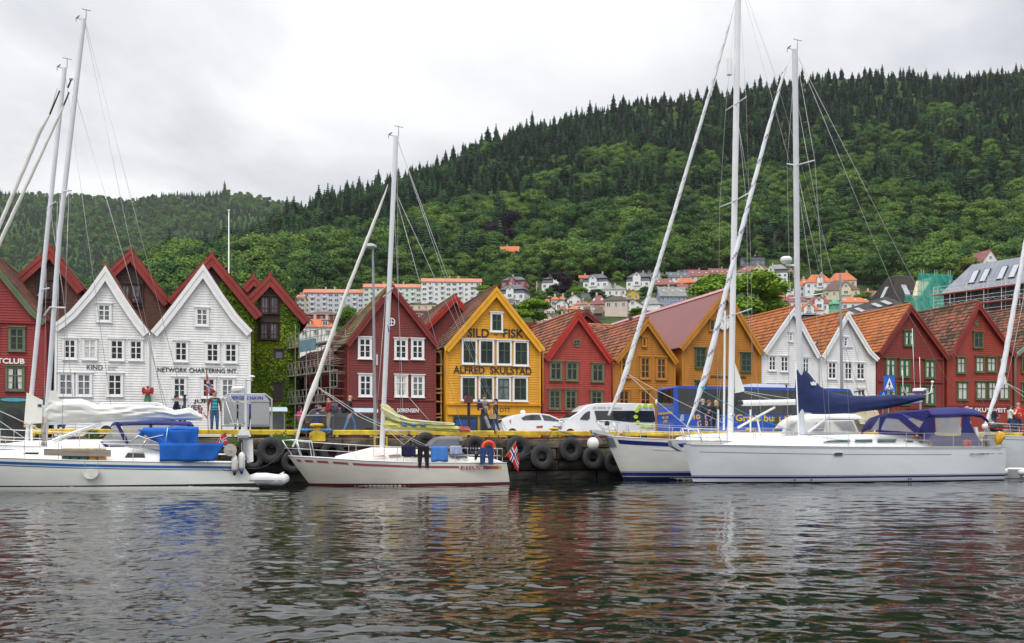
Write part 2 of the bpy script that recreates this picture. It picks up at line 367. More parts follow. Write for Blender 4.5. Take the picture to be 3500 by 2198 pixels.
def tree(kind, loc, h, wd=1.0, name='broadleaf_tree', label=None, group=None, rz=None, cat='tree'):
    cm, tm = PROTO[kind]
    o = bpy.data.objects.new(name, None); C.objects.link(o); o.location = loc; o.scale = (h*wd, h*wd, h); o.rotation_euler = (0, 0, rnd.random()*6.28 if rz is None else rz)
    tag(o, label, cat, group)
    for nm, me in (('crown', cm), ('trunk', tm)):
        c = bpy.data.objects.new(nm, me); C.objects.link(c); c.parent = o
    return o
def forest(name, pts, kinds, label):
    """wood: points with height, tilt and variant, instanced by geometry nodes"""
    me = bpy.data.meshes.new(name); me.from_pydata([tuple(p[:3]) for p in pts], [], []); me.update()
    for nm, ty, col in (('hs', 'FLOAT', 3), ('ws', 'FLOAT', 4), ('rz', 'FLOAT', 5), ('kd', 'INT', 6)):
        a = me.attributes.new(nm, ty, 'POINT'); a.data.foreach_set('value', [p[col] for p in pts])
    o = bpy.data.objects.new(name, me); C.objects.link(o)
    ng = bpy.data.node_groups.new(name+'_scatter', 'GeometryNodeTree')
    ng.interface.new_socket('Geometry', in_out='INPUT', socket_type='NodeSocketGeometry'); ng.interface.new_socket('Geometry', in_out='OUTPUT', socket_type='NodeSocketGeometry')
    n, l = ng.nodes, ng.links; gi = n.new('NodeGroupInput'); go = n.new('NodeGroupOutput'); jn = n.new('GeometryNodeJoinGeometry')
    def attr(nm, ty='FLOAT'):
        q = n.new('GeometryNodeInputNamedAttribute'); q.data_type = ty; q.inputs[0].default_value = nm; return q.outputs[0]
    for i, k in enumerate(kinds):
        src = SRC[k]
        oi = n.new('GeometryNodeObjectInfo'); oi.inputs['Object'].default_value = src; oi.inputs['As Instance'].default_value = True; oi.transform_space = 'ORIGINAL'
        cp = n.new('FunctionNodeCompare'); cp.data_type = 'INT'; cp.operation = 'EQUAL'; l.new(attr('kd', 'INT'), cp.inputs[2]); cp.inputs[3].default_value = i
        ip = n.new('GeometryNodeInstanceOnPoints'); l.new(gi.outputs[0], ip.inputs[0]); l.new(cp.outputs[0], ip.inputs['Selection']); l.new(oi.outputs['Geometry'], ip.inputs['Instance'])
        rz = n.new('ShaderNodeCombineXYZ'); l.new(attr('rz'), rz.inputs[2]); l.new(rz.outputs[0], ip.inputs['Rotation'])
        s = n.new('ShaderNodeCombineXYZ'); ws = attr('ws'); l.new(ws, s.inputs[0]); l.new(ws, s.inputs[1]); l.new(attr('hs'), s.inputs[2]); l.new(s.outputs[0], ip.inputs['Scale'])
        l.new(ip.outputs[0], jn.inputs[0])
    l.new(jn.outputs[0], go.inputs[0])
    md = o.modifiers.new('scatter', 'NODES'); md.node_group = ng
    return tag(o, label, 'woodland', None, 'stuff')
SRC = {}
TOWN_MASK = []   # (x0,x1,y0,y1) image windows on the slope kept clear of wood, as ground areas
def build_land():
    und = undergrowth()
    build_grid_land('hill', np.linspace(-2400, 6200, 150), np.concatenate([np.linspace(112, 630, 40), np.linspace(650, 1335, 55), np.linspace(1380, 2300, 12)]), terr_z, und)
    build_grid_land('distant_hill', np.linspace(-2400, 2600, 80), np.concatenate([np.linspace(800, 2600, 60), np.linspace(2700, 3900, 10)]), left_z, und)
    build_protos()
    rg = np.random.default_rng(11)
    def tree_floor(x):   # nearest distance at which the continuous wood starts
        return np.interp(x, [-500, 480, 800, 1000, 1300, 1640, 1670, 1850, 2050, 2150, 2700, 2850, 3000, 3100, 3600, 6000], [300, 320, 400, 525, 560, 570, 520, 600, 605, 610, 680, 600, 550, 520, 480, 430])
    near, far = [], []
    cell = {}; keep = []
    for _ in range(34000):
        x = rg.uniform(-500, 3950); D = math.sqrt(rg.uniform(320**2, 1390**2))
        sd = float(sky_D(x))
        if D > sd+30 or D < tree_floor(x): continue
        X = (x-CX)/F*D; sp = 9.4+(D-560)*.0022; ck = (int(X//sp), int(D//sp))
        if ck in cell: continue
        cell[ck] = 1; keep.append((x, D, X))
    for x, D, X in keep:
        z = float(terr_z(x, D)); sd = float(sky_D(x))
        t = (D-560)/(sd-560)
        patch = _hash(X*.62+40, D*.66-30)+.45*math.sin(X*.06)*math.cos(D*.05)
        conif = t*1.7-.42+.5*patch+rg.normal()*.25
        if x < 900: conif -= .12
        fir = conif > .27+.07*(x < 1000)
        if D > sd-45: fir = fir or rg.random() < .4
        if fir:
            h = rg.uniform(11, 27)*(1.2 if rg.random() < .2 else 1)*(rg.uniform(.35, .85) if D > sd-60 else 1); ws = h*rg.uniform(1.0, 1.6); k = 4+rg.integers(0, 3)
        else:
            h = rg.uniform(12, 24)*(1.2 if D < 800 and rg.random() < .5 else .85); ws = h*rg.uniform(.85, 1.3); k = rg.integers(0, 4)
        if 1560 < x < 1900 and D < 625: h *= .62; ws *= .62   # young wood round the orange roofed villa
        if 1100 < x < 1650 and D < 620: h *= .6; ws *= .7
        p = (X, D, z-.6, h, ws, rg.random()*6.28, int(k), x)
        (near if (D < tree_floor(x)+95 and 560 < x < 3560) else far).append(p)
    near.sort(key=lambda p: p[1]-float(tree_floor(p[7])))
    ind = near[:225]; far += near[225:]
    labs = {0: ('broadleaf_tree', 'round green broadleaf tree at the foot of the wooded slope above the houses', 'broadleaf trees at the foot of the wooded slope'),
            1: ('conifer', 'dark pointed conifer among the broadleaf trees low on the wooded slope', 'conifers low on the wooded slope')}
    for p in ind:
        f = 1 if p[6] >= 4 else 0
        nm, lb, gr = labs[f]
        k = ('fir%d' % (p[6]-4)) if f else 'broad%d' % p[6]
        o = tree(k, (p[0], p[1], p[2]), p[3], p[4]/p[3], nm, lb, gr, p[5], 'conifer' if f else 'tree')
        if k not in SRC: SRC[k] = o.children[0]
    kinds = ['broad0', 'broad1', 'broad2', 'broad3', 'fir0', 'fir1', 'fir2']
    for k in kinds:
        if k not in SRC:
            p = far.pop(); o = tree(k, p[:3], p[3], p[4]/p[3], *labs[1 if 'fir' in k else 0], p[5], 'conifer' if 'fir' in k else 'tree'); SRC[k] = o.children[0]
    forest('wood', far, kinds, 'dense mixed wood of dark conifers and green broadleaf trees covering the steep hillside')
    pts = []; cell = {}
    for _ in range(16000):
        x = rg.uniform(-700, 1250); D = math.sqrt(rg.uniform(1500**2, 2630**2)); X = (x-CX)/F*D; ck = (int(X//12), int(D//12))
        if ck in cell: continue
        cell[ck] = 1; patch = _hash(X*.3+9, D*.28)+rg.normal()*.5
        if patch < -1.1 and rg.random() < .8: continue
        fir = patch > -.1
        h = rg.uniform(9, 17); pts.append((X, D, float(left_z(x, D))-1, h, h*rg.uniform(.9, 1.3), rg.random()*6.28, int(4+rg.integers(0, 3)) if fir else int(rg.integers(0, 4))))
    x = 768; h = 38; pts.append(((x-CX)/F*2590, 2590., float(left_z(x, 2590.))-1, h, h*1.0, 0., 4))
    forest('far_wood', pts, kinds, 'hazy mixed wood covering the lower far hill on the left')
    # quay ground
    mb = MB(); asp = M('asphalt', (.16, .155, .15), .9, .2, .6, bump=.3, bscale=40)
    mb.add([W(-420, VQ+.9, 2.0), W(620, VQ+.9, 2.0), W(620, 420, 2.0), W(-420, 420, 2.0)], [(0, 1, 2, 3)]); o = mb.build('ground', asp); o['kind'] = 'structure'
# ================= the row of gabled timber houses
def tiled_slope(poly, y0, y1, mat_tile, cw=.26, ch=.34, name='tile_slope', amp=.035):
    """pantile field along a rake polyline (x,z) extruded from y0 to y1; poly runs from ridge to eave"""
    mb = MB(); mb.uv = []
    P = [Vector((p[0], 0, p[1])) for p in poly]; ln = [0]
    for a, b in zip(P, P[1:]): ln.append(ln[-1]+(b-a).length)
    nj = max(2, int(ln[-1]/ch)); ni = max(2, int((y1-y0)/cw)); sg = 1 if P[-1].x > P[0].x else -1
    def at(s):
        for k in range(len(P)-1):
            if s <= ln[k+1]+1e-6: break
        t = (s-ln[k])/(ln[k+1]-ln[k]); d = (P[k+1]-P[k]).normalized(); nn = Vector((-d.z*sg, 0, d.x*sg)); 
        if nn.z < 0: nn = -nn
        return P[k].lerp(P[k+1], t), nn
    offs = [0, .5, .9, .5]; sub = 4
    for j in range(nj):
        a, na = at(ln[-1]*j/nj); b, nb = at(ln[-1]*(j+1)/nj)
        ra, rb = [], []
        for i in range(ni*sub+1):
            y = y0+(y1-y0)*i/(ni*sub); w_ = offs[i % sub]*amp
            ra.append(tuple((a+na*(w_+.0)+Vector((0, y, 0))))); rb.append(tuple((b+nb*(w_+.05)+Vector((0, y, 0)))))
        o = len(mb.v); mb.v += ra+rb; n = len(ra)
        for i in range(n-1):
            mb.f.append([o+i, o+n+i, o+n+i+1, o+i+1] if sg > 0 else [o+i, o+i+1, o+n+i+1, o+n+i]); mb.m.append(0)
            c = i//sub+.5; q = [(c, j+.5)]*4; mb.uv += q
        # lower lip of the course
        o = len(mb.v); low = [tuple(Vector(p)-nb*.05) for p in rb]; mb.v += rb+low
        for i in range(n-1): mb.f.append([o+i, o+n+i, o+n+i+1, o+i+1]); mb.m.append(0); mb.uv += [(i//sub+.5, j+.5)]*4
    return mb
def clad(mb, xl, xr, z0, z1, y, step=.16, lip=.042, mi=0):
    """weatherboards: xl, xr are functions of z"""
    z = z0
    while z < z1-.02:
        zt = min(z+step, z1); a0, a1, b0, b1 = xl(z), xl(zt), xr(z), xr(zt)
        if b0-a0 > .03:
            if b1 < a1: a1 = b1 = (a1+b1)/2
            mb.add([(a0, y-lip, z), (b0, y-lip, z), (b1, y-.004, zt), (a1, y-.004, zt), (a0, y, z), (b0, y, z)], [(0, 1, 2, 3), (4, 5, 1, 0)], mi)
        z = zt
def window_parts(parent, x0, x1, z0, z1, casing, sash, cols=2, bars=(.36,), thin=(), y=0., cw=.10, pale=0, curtain=0, head=True, name='window', sash_w=.05, seed=0):
    """casing + sash + glazing bars as one mesh; pane is a child; optional curtain"""
    mb = MB(); w_, h = x1-x0, z1-z0
    yf = y-.085
    mb.box(x0, x0+cw, yf, y+.02, z0, z1); mb.box(x1-cw, x1, yf, y+.02, z0, z1)
    mb.box(x0+cw, x1-cw, yf, y+.02, z1-cw, z1); mb.box(x0+cw, x1-cw, yf, y+.02, z0, z0+cw*.8)
    if head: mb.box(x0-.07, x1+.07, yf-.06, y+.02, z1+.002, z1+.055); mb.box(x0-.05, x1+.05, yf-.05, y+.02, z0-.05, z0-.002)
    a, b, c, d = x0+cw+.003, x1-cw-.003, z0+cw*.8+.003, z1-cw-.003
    ys = y-.055
    s = sash_w
    mb.box(a, a+s, ys, y+.02, c, d, 1); mb.box(b-s, b, ys, y+.02, c, d, 1); mb.box(a+s, b-s, ys, y+.02, d-s, d, 1); mb.box(a+s, b-s, ys, y+.02, c, c+s, 1)
    for i in range(1, cols):
        xc = a+(b-a)*i/cols; mb.box(xc-s*.75, xc+s*.75, ys-.004, y+.02, c+s, d-s, 1)
    for t in bars:
        zc = d-(d-c)*t; mb.box(a+s, b-s, ys-.008, y+.02, zc-s*.6, zc+s*.6, 1)
    for t in thin:
        zc = d-(d-c)*t; mb.box(a+s, b-s, ys+.012, y+.018, zc-.014, zc+.014, 1)
    o = mb.build(name, [casing, sash], parent)
    p = MB(); yb = y-.014
    p.add([(a, yb, c), (b, yb, c), (b, yb, d), (a, yb, d), (a, yb+.012, c), (b, yb+.012, c), (b, yb+.012, d), (a, yb+.012, d)], [(0, 1, 2, 3), (7, 6, 5, 4), (0, 4, 5, 1), (3, 2, 6, 7), (0, 3, 7, 4), (1, 5, 6, 2)])
    p.build('pane', glass_pale() if pale else glass(), o)
    if curtain:
        rr = random.Random(seed); q = MB(); W_ = b-a
        for side in (0, 1):
            n = 5; top, bot = [], []
            wv = W_*(.34 if curtain == 1 else .5)
            for i in range(n+1):
                t = i/n; xx = (a+.02+wv*t) if side == 0 else (b-.02-wv*t)
                xb = (a+.02+wv*t*(.8 if curtain == 1 else 1)) if side == 0 else (b-.02-wv*t*(.8 if curtain == 1 else 1)); yy = yb-.006-.008*(i % 2)
                top.append((xx, yy, d-.02)); bot.append((xb, yy, c+(.05 if curtain == 1 else .02)))
            q.grid([top, bot])
        q.build('curtain', M('curtain_cloth', (.55, .55, .52), .9, .15, 4), o)
    return o
def make_gable(sp):
    """one timber house from its measured outline; returns (root, X, Z) where X and Z turn photo measures into local metres"""
    v = sp.get('v', VF); xm = sp['apex'][0]; u0 = US(xm, v)
    root = thing(sp['name'], sp['label'], 'house', u0, v, 2.0, sp.get('group'))
    def X(x): return US(x, v)-u0
    def Z(x, y): return CZ+(HY-y)*DV(x, v)/F-2.0
    def pt(p): return (X(p[0]), Z(*p))
    ap = pt(sp['apex']); Lr = [ap]+[pt(p) for p in sp['left']]; Rr = [ap]+[pt(p) for p in sp['right']]
    wl, wr = X(sp['wall'][0]), X(sp['wall'][1]); depth = sp.get('depth', 16)
    def rx(poly, z):
        if z >= poly[0][1]: return poly[0][0]
        for a, b in zip(poly, poly[1:]):
            if z >= b[1]: return a[0]+(b[0]-a[0])*(a[1]-z)/(a[1]-b[1])
        return -1e9 if poly is Lr else 1e9
    top = ap[1]-.12
    body = sp['mat']
    mb = MB()
    clad(mb, lambda z: max(wl, rx(Lr, z)), lambda z: min(wr, rx(Rr, z)), .1, top, 0, sp.get('board', .16))
    # side and rear walls
    zl, zr = Lr[-1][1], Rr[-1][1]
    if sp.get('clad_side'):
        sb = MB(); clad(sb, lambda z: 0.02, lambda z: depth, .1, zl, 0, .16)
        for p, f in ((sb, 1),):
            o0 = len(mb.v); mb.v += [(wl+q[1], depth-q[0], q[2]) for q in sb.v]; 
            for ff in sb.f: mb.f.append([o0+i for i in ff]); mb.m.append(0)
    zlw = min(zl, Lr[-1][1]); 
    mb.add([(wl, .003, 0), (wl, depth, 0), (wl, depth, zlw-.02), (wl, .003, zlw-.02)], [(0, 1, 2, 3)])
    mb.add([(wr, .003, 0), (wr, depth, 0), (wr, depth, zr-.02), (wr, .003, zr-.02)], [(3, 2, 1, 0)])
    back = [(wl, 0), (wr, 0), (wr, zr)]+[(p[0], p[1]-.1) for p in reversed(Rr[:-1])]+[(p[0], p[1]-.1) for p in Lr[1:-1]]+[(wl, zl)]
    mb.add([(p[0], depth, p[1]) for p in back], [tuple(range(len(back)-1, -1, -1))])
    if sp.get('corner'):
        for xx in (wl, wr-.16): mb.box(xx, xx+.16, -.055, .0, .05, min(zl, zr)-.15, 1)
    mb.build('wall', [body, sp.get('trim', body)], root)
    # rake boards
    rw = sp.get('rake_w', .42); rb = MB(); ov = sp.get('over', .35)
    def offset(poly, d):
        out = []
        for i, p in enumerate(poly):
            a = poly[max(0, i-1)]; b = poly[min(len(poly)-1, i+1)]; dx, dz = b[0]-a[0], b[1]-a[1]; l_ = math.hypot(dx, dz)
            nx, nz = -dz/l_, dx/l_
            if nz > 0: nx, nz = -nx, -nz
            if i == 0: out.append((p[0], p[1]-d/abs(nz) if abs(nz) > .1 else p[1]-d))
            else: out.append((p[0]+nx*d, p[1]+nz*d))
        return out
    for poly in (Lr, Rr):
        for (d0, d1, ya, yb) in ((.0, rw, -ov, -ov+.05), (.0, rw*.42, -ov-.045, -ov-.003)):
            a = offset(poly, d0) if d0 else poly; b = offset(poly, d1)
            if d0 == 0: a = [(p[0], p[1]-.004) for p in a]
            for i in range(len(a)-1): rb.prism([a[i], a[i+1], b[i+1], b[i]], ya, yb)
    rb.build('bargeboard', sp['rake'], root)
    # roof
    th = .1; rf = MB()
    for poly in (Lr, Rr):
        lower = offset(poly, th)
        for i in range(len(poly)-1):
            a, b, c, d = poly[i], poly[i+1], lower[i+1], lower[i]
            if poly is Lr: rf.prism([a, b, c, d], -ov+.052, depth+.2)
            else: rf.prism([d, c, b, a], -ov+.052, depth+.2)
    rr = rf.build('roof', M('roof_boarding', (.10, .07, .05), .9), root)
    t = sp.get('tile')
    if t:
        for poly, full in ((Lr, 1), (Rr, 1)):
            y1_ = depth+.2
            m = tiled_slope([(p[0], p[1]+.012) for p in poly], -ov+.06, y1_, t, sp.get('cw', .26), sp.get('ch', .34)); m.build('tile_slope', t, rr)
        rd = MB(); n = int(depth/.4)
        for i in range(n):
            y = -ov+i*(depth+.5)/n; rd.tube([(ap[0], y, ap[1]+.03), (ap[0], y+(depth+.5)/n+.03, ap[1]+.05)], .12, 8)
        rd.build('ridge_cap', sp.get('ridge', t), rr)
        if rd: pass
    for (x0, y0, x1, y1, *o) in sp.get('win', ()):
        k = o[0] if o else {}
        st = dict(sp['wst']); st.update(k)
        zt, zb = Z((x0+x1)/2, y0), Z((x0+x1)/2, y1)
        window_parts(root, X(x0), X(x1), zb, zt, y=-.04, seed=int(x0), **st)
    return root, X, Z
BOARD = dict(bump=.25, bscale=14, stretch=(.6, 1, 3))
def paint(nm, col, var=.12): return M(nm, col, .65, var*1.25+.02, 1.1, stretch=(1.6, 1, .45), bump=.2, bscale=20)
def build_row():
    red_dk = paint('dark_red_paint', (.165, .024, .018)); red_rk = paint('dark_red_trim', (.20, .022, .020))
    white = paint('white_board_paint', (.75, .745, .73), .07); wtrim = M('white_trim', (.77, .77, .76), .55, .04, 2)
    yel = paint('yellow_board_paint', (.66, .315, .014), .08); yrk = paint('yellow_trim', (.72, .34, .015), .07)
    redc = paint('coral_red_paint', (.35, .042, .028), .12); redb = paint('bright_red_trim', (.40, .022, .010), .1)
    org = paint('orange_board_paint', (.42, .165, .012), .12); ork = paint('orange_trim', (.45, .18, .014), .1)
    redE = paint('brick_red_paint', (.20, .022, .014)); redF = paint('iron_red_paint', (.29, .036, .018)); redFt = paint('iron_red_trim', (.25, .025, .02))
    redN = paint('nightclub_red_paint', (.26, .022, .020)); ggrey = paint('grey_green_paint', (.13, .15, .075), .1); gsash = paint('dark_green_sash', (.055, .10, .045), .1)
    gE = paint('leaf_green_paint', (.045, .135, .045), .1); gF = paint('moss_green_paint', (.08, .12, .05), .1); gN = paint('green_grey_trim', (.11, .15, .08), .1)
    t_old = tile_mat('old_dark_tiles', (.035, .02, .016), (.11, .04, .026), (.24, .07, .035))
    t_or = tile_mat('orange_tiles', (.20, .07, .018), (.34, .105, .022), (.42, .14, .03))
    t_mid = tile_mat('weathered_tiles', (.06, .035, .02), (.24, .07, .03), (.34, .11, .045))
    t_mos = tile_mat('mossy_tiles', (.025, .022, .015), (.10, .045, .022), (.27, .075, .035))
    t_wb = tile_mat('grey_wood_boards', (.16, .12, .055), (.24, .19, .09), (.34, .28, .14))
    H = {}
    ws = dict(casing=wtrim, sash=wtrim, bars=(.34,), thin=(.67,))
    H['night'] = make_gable(dict(name='timber_house', label='red timber nightclub house with green window frames at the left edge of the row', apex=(-62, 838), left=[(-245, 1060)], right=[(40, 965), (119, 1062), (162, 1100)], wall=(-235, 160), mat=redN, rake=gN, trim=redN, corner=1, tile=t_old, group='old gabled timber houses along the quay', rake_w=.34,
        wst=dict(casing=gN, sash=gN, bars=(.36,), thin=(.68,)), win=[(30, 1119, 87, 1201), (20, 1252, 85, 1336, dict(curtain=1)), (-60, 1117, -5, 1199), (-70, 1250, -8, 1334, dict(curtain=1))]))
    H['wa'] = make_gable(dict(name='timber_house', label='white timber house with four upper windows and small dark word sign above its lower windows', apex=(362, 910), left=[(300, 998), (240, 1066), (205, 1095), (180, 1112)], right=[(430, 1020), (480, 1094), (513, 1136)], wall=(186, 511), mat=white, rake=wtrim, trim=wtrim, corner=1, tile=t_mid, group='old gabled timber houses along the quay', rake_w=.5, over=.3,
        wst=ws, win=[(331, 1038, 382, 1101, dict(pale=1)), (215, 1157, 264, 1229), (282, 1158, 333, 1230, dict(curtain=2)), (374, 1159, 426, 1233), (440, 1161, 490, 1233), (198, 1274, 254, 1354, dict(pale=1)), (260, 1275, 315, 1355, dict(pale=1)), (365, 1276, 421, 1355)]))
    H['wb'] = make_gable(dict(name='timber_house', label='white timber house with long dark sign between its two rows of three windows', apex=(695, 905), left=[(600, 1030), (550, 1094), (515, 1134)], right=[(760, 1005), (812, 1078), (840, 1108), (863, 1132)], wall=(514, 857), mat=white, rake=wtrim, trim=wtrim, corner=1, tile=t_mid, group='old gabled timber houses along the quay', rake_w=.5, over=.3,
        wst=ws, win=[(667, 1052, 714, 1115, dict(pale=1)), (594, 1165, 644, 1237), (702, 1170, 751, 1240), (765, 1171, 813, 1241), (589, 1288, 638, 1360), (688, 1290, 738, 1361), (754, 1292, 802, 1361, dict(pale=1))]))
    H['dr'] = make_gable(dict(name='timber_house', label='dark red timber house with white windows and round white attic window beside the scaffolding', apex=(1337, 970), left=[(1178, 1176)], right=[(1503, 1182)], wall=(1186, 1490), mat=red_dk, rake=red_rk, trim=red_rk, corner=1, depth=17, clad_side=1, tile=t_wb, cw=2.2, ch=.3, ridge=M('batten_wood', (.42, .34, .16), .8), group='old gabled timber houses along the quay', rake_w=.36,
        wst=dict(ws, sash_w=.06), win=[(1223, 1153, 1271, 1227), (1347, 1157, 1393, 1229), (1404, 1158, 1449, 1229), (1225, 1279, 1272, 1356), (1348, 1281, 1394, 1357, dict(curtain=1)), (1405, 1282, 1450, 1358, dict(pale=1))]))
    H['ye'] = make_gable(dict(name='timber_house', label='bright yellow timber house with large black lettering under its attic window', apex=(1693, 982), left=[(1513, 1190)], right=[(1857, 1192)], wall=(1522, 1848), mat=yel, rake=yrk, trim=yrk, corner=1, depth=17, tile=t_mos, ridge=t_old, group='old gabled timber houses along the quay', rake_w=.46, board=.17,
        wst=dict(casing=wtrim, sash=gsash, bars=(.40,), cw=.12), win=[(1675, 1069, 1718, 1135), (1577, 1161, 1630, 1245), (1636, 1161, 1688, 1247), (1697, 1164, 1748, 1248), (1754, 1166, 1806, 1251), (1574, 1286, 1628, 1370), (1635, 1287, 1687, 1371), (1695, 1288, 1745, 1371, dict(pale=1)), (1751, 1288, 1803, 1372)]))
    H['rs'] = make_gable(dict(name='timber_house', label='coral red timber house with small round window between yellow and orange houses', apex=(1972, 1064), left=[(1856, 1226)], right=[(2092, 1232)], wall=(1854, 2088), mat=redc, rake=redb, trim=redc, corner=1, depth=13, tile=t_mid, group='old gabled timber houses along the quay', rake_w=.4,
        wst=dict(casing=ggrey, sash=ggrey, bars=(.34,)), win=[(1877, 1236, 1920, 1301), (1933, 1237, 1975, 1302), (2020, 1242, 2063, 1306), (1874, 1332, 1916, 1399, dict(thin=(.6, .8))), (1929, 1332, 1971, 1400, dict(thin=(.6, .8))), (2017, 1335, 2059, 1400, dict(thin=(.6, .8)))]))
    H['oa'] = make_gable(dict(name='timber_house', label='small orange timber house with one tiny square attic window', apex=(2208, 1089), left=[(2095, 1232)], right=[(2314, 1238)], wall=(2090, 2308), mat=org, rake=ork, trim=ork, corner=1, depth=12, tile=t_mid, group='old gabled timber houses along the quay', rake_w=.36,
        wst=dict(casing=ork, sash=ork, bars=(.34, .67), sash_w=.045), win=[(2193, 1152, 2209, 1185, dict(cols=1, bars=(), cw=.07)), (2120, 1219, 2155, 1292), (2186, 1220, 2222, 1296), (2241, 1222, 2277, 1298), (2112, 1333, 2151, 1400, dict(bars=(.5,))), (2185, 1333, 2224, 1400, dict(bars=(.5,)))]))
    maroon = M('maroon_sheet_roof', (.19, .055, .05), .55, .06, .8)
    H['ob'] = make_gable(dict(name='timber_house', label='large orange timber house with smooth maroon roof and round white clock', apex=(2476, 990), left=[(2316, 1190)], right=[(2604, 1206)], wall=(2330, 2600), mat=org, rake=ork, trim=ork, corner=1, depth=27, group='old gabled timber houses along the quay', rake_w=.4,
        wst=dict(casing=gsash, sash=gsash, bars=(.34, .67), cw=.07), win=[(2423, 1093, 2442, 1131, dict(cols=1, bars=(.5,), casing=ork)), (2375, 1190, 2411, 1258), (2530, 1206, 2566, 1272), (2375, 1302, 2411, 1370)]))
    H['wc'] = make_gable(dict(name='timber_house', label='white timber house beside the big orange house under an orange tiled roof', apex=(2706, 1052), left=[(2601, 1202)], right=[(2798, 1220)], wall=(2602, 2798), mat=white, rake=wtrim, trim=wtrim, depth=18, tile=t_or, group='old gabled timber houses along the quay', rake_w=.34,
        wst=ws, win=[(2694, 1136, 2708, 1168, dict(cols=1, cw=.06)), (2624, 1216, 2651, 1268, dict(cw=.06)), (2665, 1217, 2693, 1271, dict(cw=.06)), (2740, 1223, 2764, 1275, dict(cw=.06)), (2624, 1310, 2651, 1370, dict(cw=.06)), (2665, 1310, 2693, 1370, dict(cw=.06))]))
    H['wd'] = make_gable(dict(name='timber_house', label='white timber house next to the red house with leaf green windows', apex=(2889, 1066), left=[(2800, 1220)], right=[(2970, 1200), (2997, 1226)], wall=(2799, 2992), mat=white, rake=wtrim, trim=wtrim, depth=15, tile=t_or, group='old gabled timber houses along the quay', rake_w=.34,
        wst=ws, win=[(2881, 1152, 2896, 1185, dict(cols=1, cw=.06)), (2827, 1237, 2857, 1296, dict(cw=.06)), (2883, 1238, 2911, 1298, dict(cw=.06)), (2924, 1240, 2954, 1298, dict(cw=.06)), (2927, 1328, 2956, 1392, dict(cw=.06)), (2827, 1328, 2857, 1390, dict(cw=.06))]))
    H['re'] = make_gable(dict(name='timber_house', label='dark brick red timber house with leaf green window frames', apex=(3105, 1043), left=[(2994, 1206)], right=[(3238, 1224)], wall=(2995, 3226), mat=redE, rake=redE, trim=redE, corner=1, depth=17, tile=t_or, group='old gabled timber houses along the quay', rake_w=.34,
        wst=dict(casing=gE, sash=gE, bars=(.36,), cw=.1, curtain=1), win=[(3088, 1131, 3123, 1183), (3025, 1225, 3060, 1288), (3072, 1227, 3108, 1290), (3159, 1232, 3194, 1294), (3025, 1312, 3062, 1385), (3073, 1315, 3109, 1385), (3158, 1320, 3194, 1384)]))
    H['rf'] = make_gable(dict(name='timber_house', label='lighter red timber house with pale moss green windows and blind green attic disc', apex=(3335, 1033), left=[(3237, 1216)], right=[(3465, 1212)], wall=(3236, 3458), mat=redF, rake=redFt, trim=redF, corner=1, depth=17, tile=t_mos, group='old gabled timber houses along the quay', rake_w=.34,
        wst=dict(casing=gF, sash=gF, bars=(.36,), cw=.08, curtain=2), win=[(3325, 1135, 3358, 1190, dict(curtain=0)), (3268, 1221, 3298, 1277), (3332, 1219, 3362, 1273), (3371, 1221, 3402, 1272), (3413, 1220, 3441, 1273), (3270, 1305, 3306, 1368), (3334, 1304, 3370, 1366), (3375, 1304, 3404, 1366), (3413, 1304, 3448, 1366)]))
    H['rg'] = make_gable(dict(name='timber_house', label='red timber house with pale grey green eaves cut off by the right edge', apex=(3590, 1035), left=[(3525, 1120), (3490, 1185), (3464, 1206)], right=[(3715, 1215)], wall=(3466, 3710), mat=redF, rake=paint('grey_green_trim', (.22, .29, .23), .08), trim=redF, corner=1, depth=15, tile=t_mos, group='old gabled timber houses along the quay', rake_w=.34,
        wst=dict(casing=gF, sash=gF, bars=(.36,), cw=.08), win=[(3489, 1222, 3520, 1275), (3489, 1308, 3524, 1370)]))
    # maroon sheet roof skin with standing ridge and snow guard
    r, X, Z = H['ob']; roof = [c for c in r.children if c.name.startswith('roof')][0]
    ap = (X(2476), Z(2476, 990)); l1 = (X(2316), Z(2316, 1190)); r1 = (X(2604), Z(2604, 1206)); mb = MB()
    mb.prism([ap, l1, (l1[0], l1[1]+.03), (ap[0], ap[1]+.04)][::-1], -.3, 27.3); mb.prism([ap, (ap[0], ap[1]+.04), (r1[0], r1[1]+.03), r1][::-1], -.3, 27.3)
    mb.build('sheet_covering', maroon, roof)
    mb = MB(); mb.prism([(ap[0]-.22, ap[1]-.12), (ap[0], ap[1]+.12), (ap[0]+.22, ap[1]-.12)], -.3, 27.4); mb.build('ridge_cap', M('pink_flashing', (.45, .22, .23), .5), roof)
    mb = MB()
    for i in range(11):
        t = .05+.085*i; mb.box(ap[0]+(l1[0]-ap[0])*t-.2, ap[0]+(l1[0]-ap[0])*t+.12, 16.9, 17.2, ap[1]+(l1[1]-ap[1])*t+.02, ap[1]+(l1[1]-ap[1])*t+.27)
    mb.build('roof_ladder', M('maroon_iron', (.16, .03, .035), .5), roof)
    # lettering on the fronts
    ink = M('black_sign_paint', (.02, .018, .02), .6, .05); wht = M('white_sign_paint', (.8, .8, .78), .6, .03)
    def sign(k, txt, x0, y0, x1, y1, mat, y=-.062, **kw):
        r, X, Z = H[k]; xm = (x0+x1)/2
        return lettering(txt, X(x0), X(x1), Z(xm, y1), Z(xm, y0), y, mat, r, **kw)
    sign('ye', 'SILD', 1597, 1123, 1671, 1154, ink, bold=.045); sign('ye', 'FISK', 1719, 1125, 1789, 1155, ink, bold=.045); sign('ye', '-', 1690, 1143, 1699, 1146, ink, bold=.045); sign('ye', 'ALFRED  SKULSTAD', 1549, 1254, 1816, 1279, ink, bold=.04)
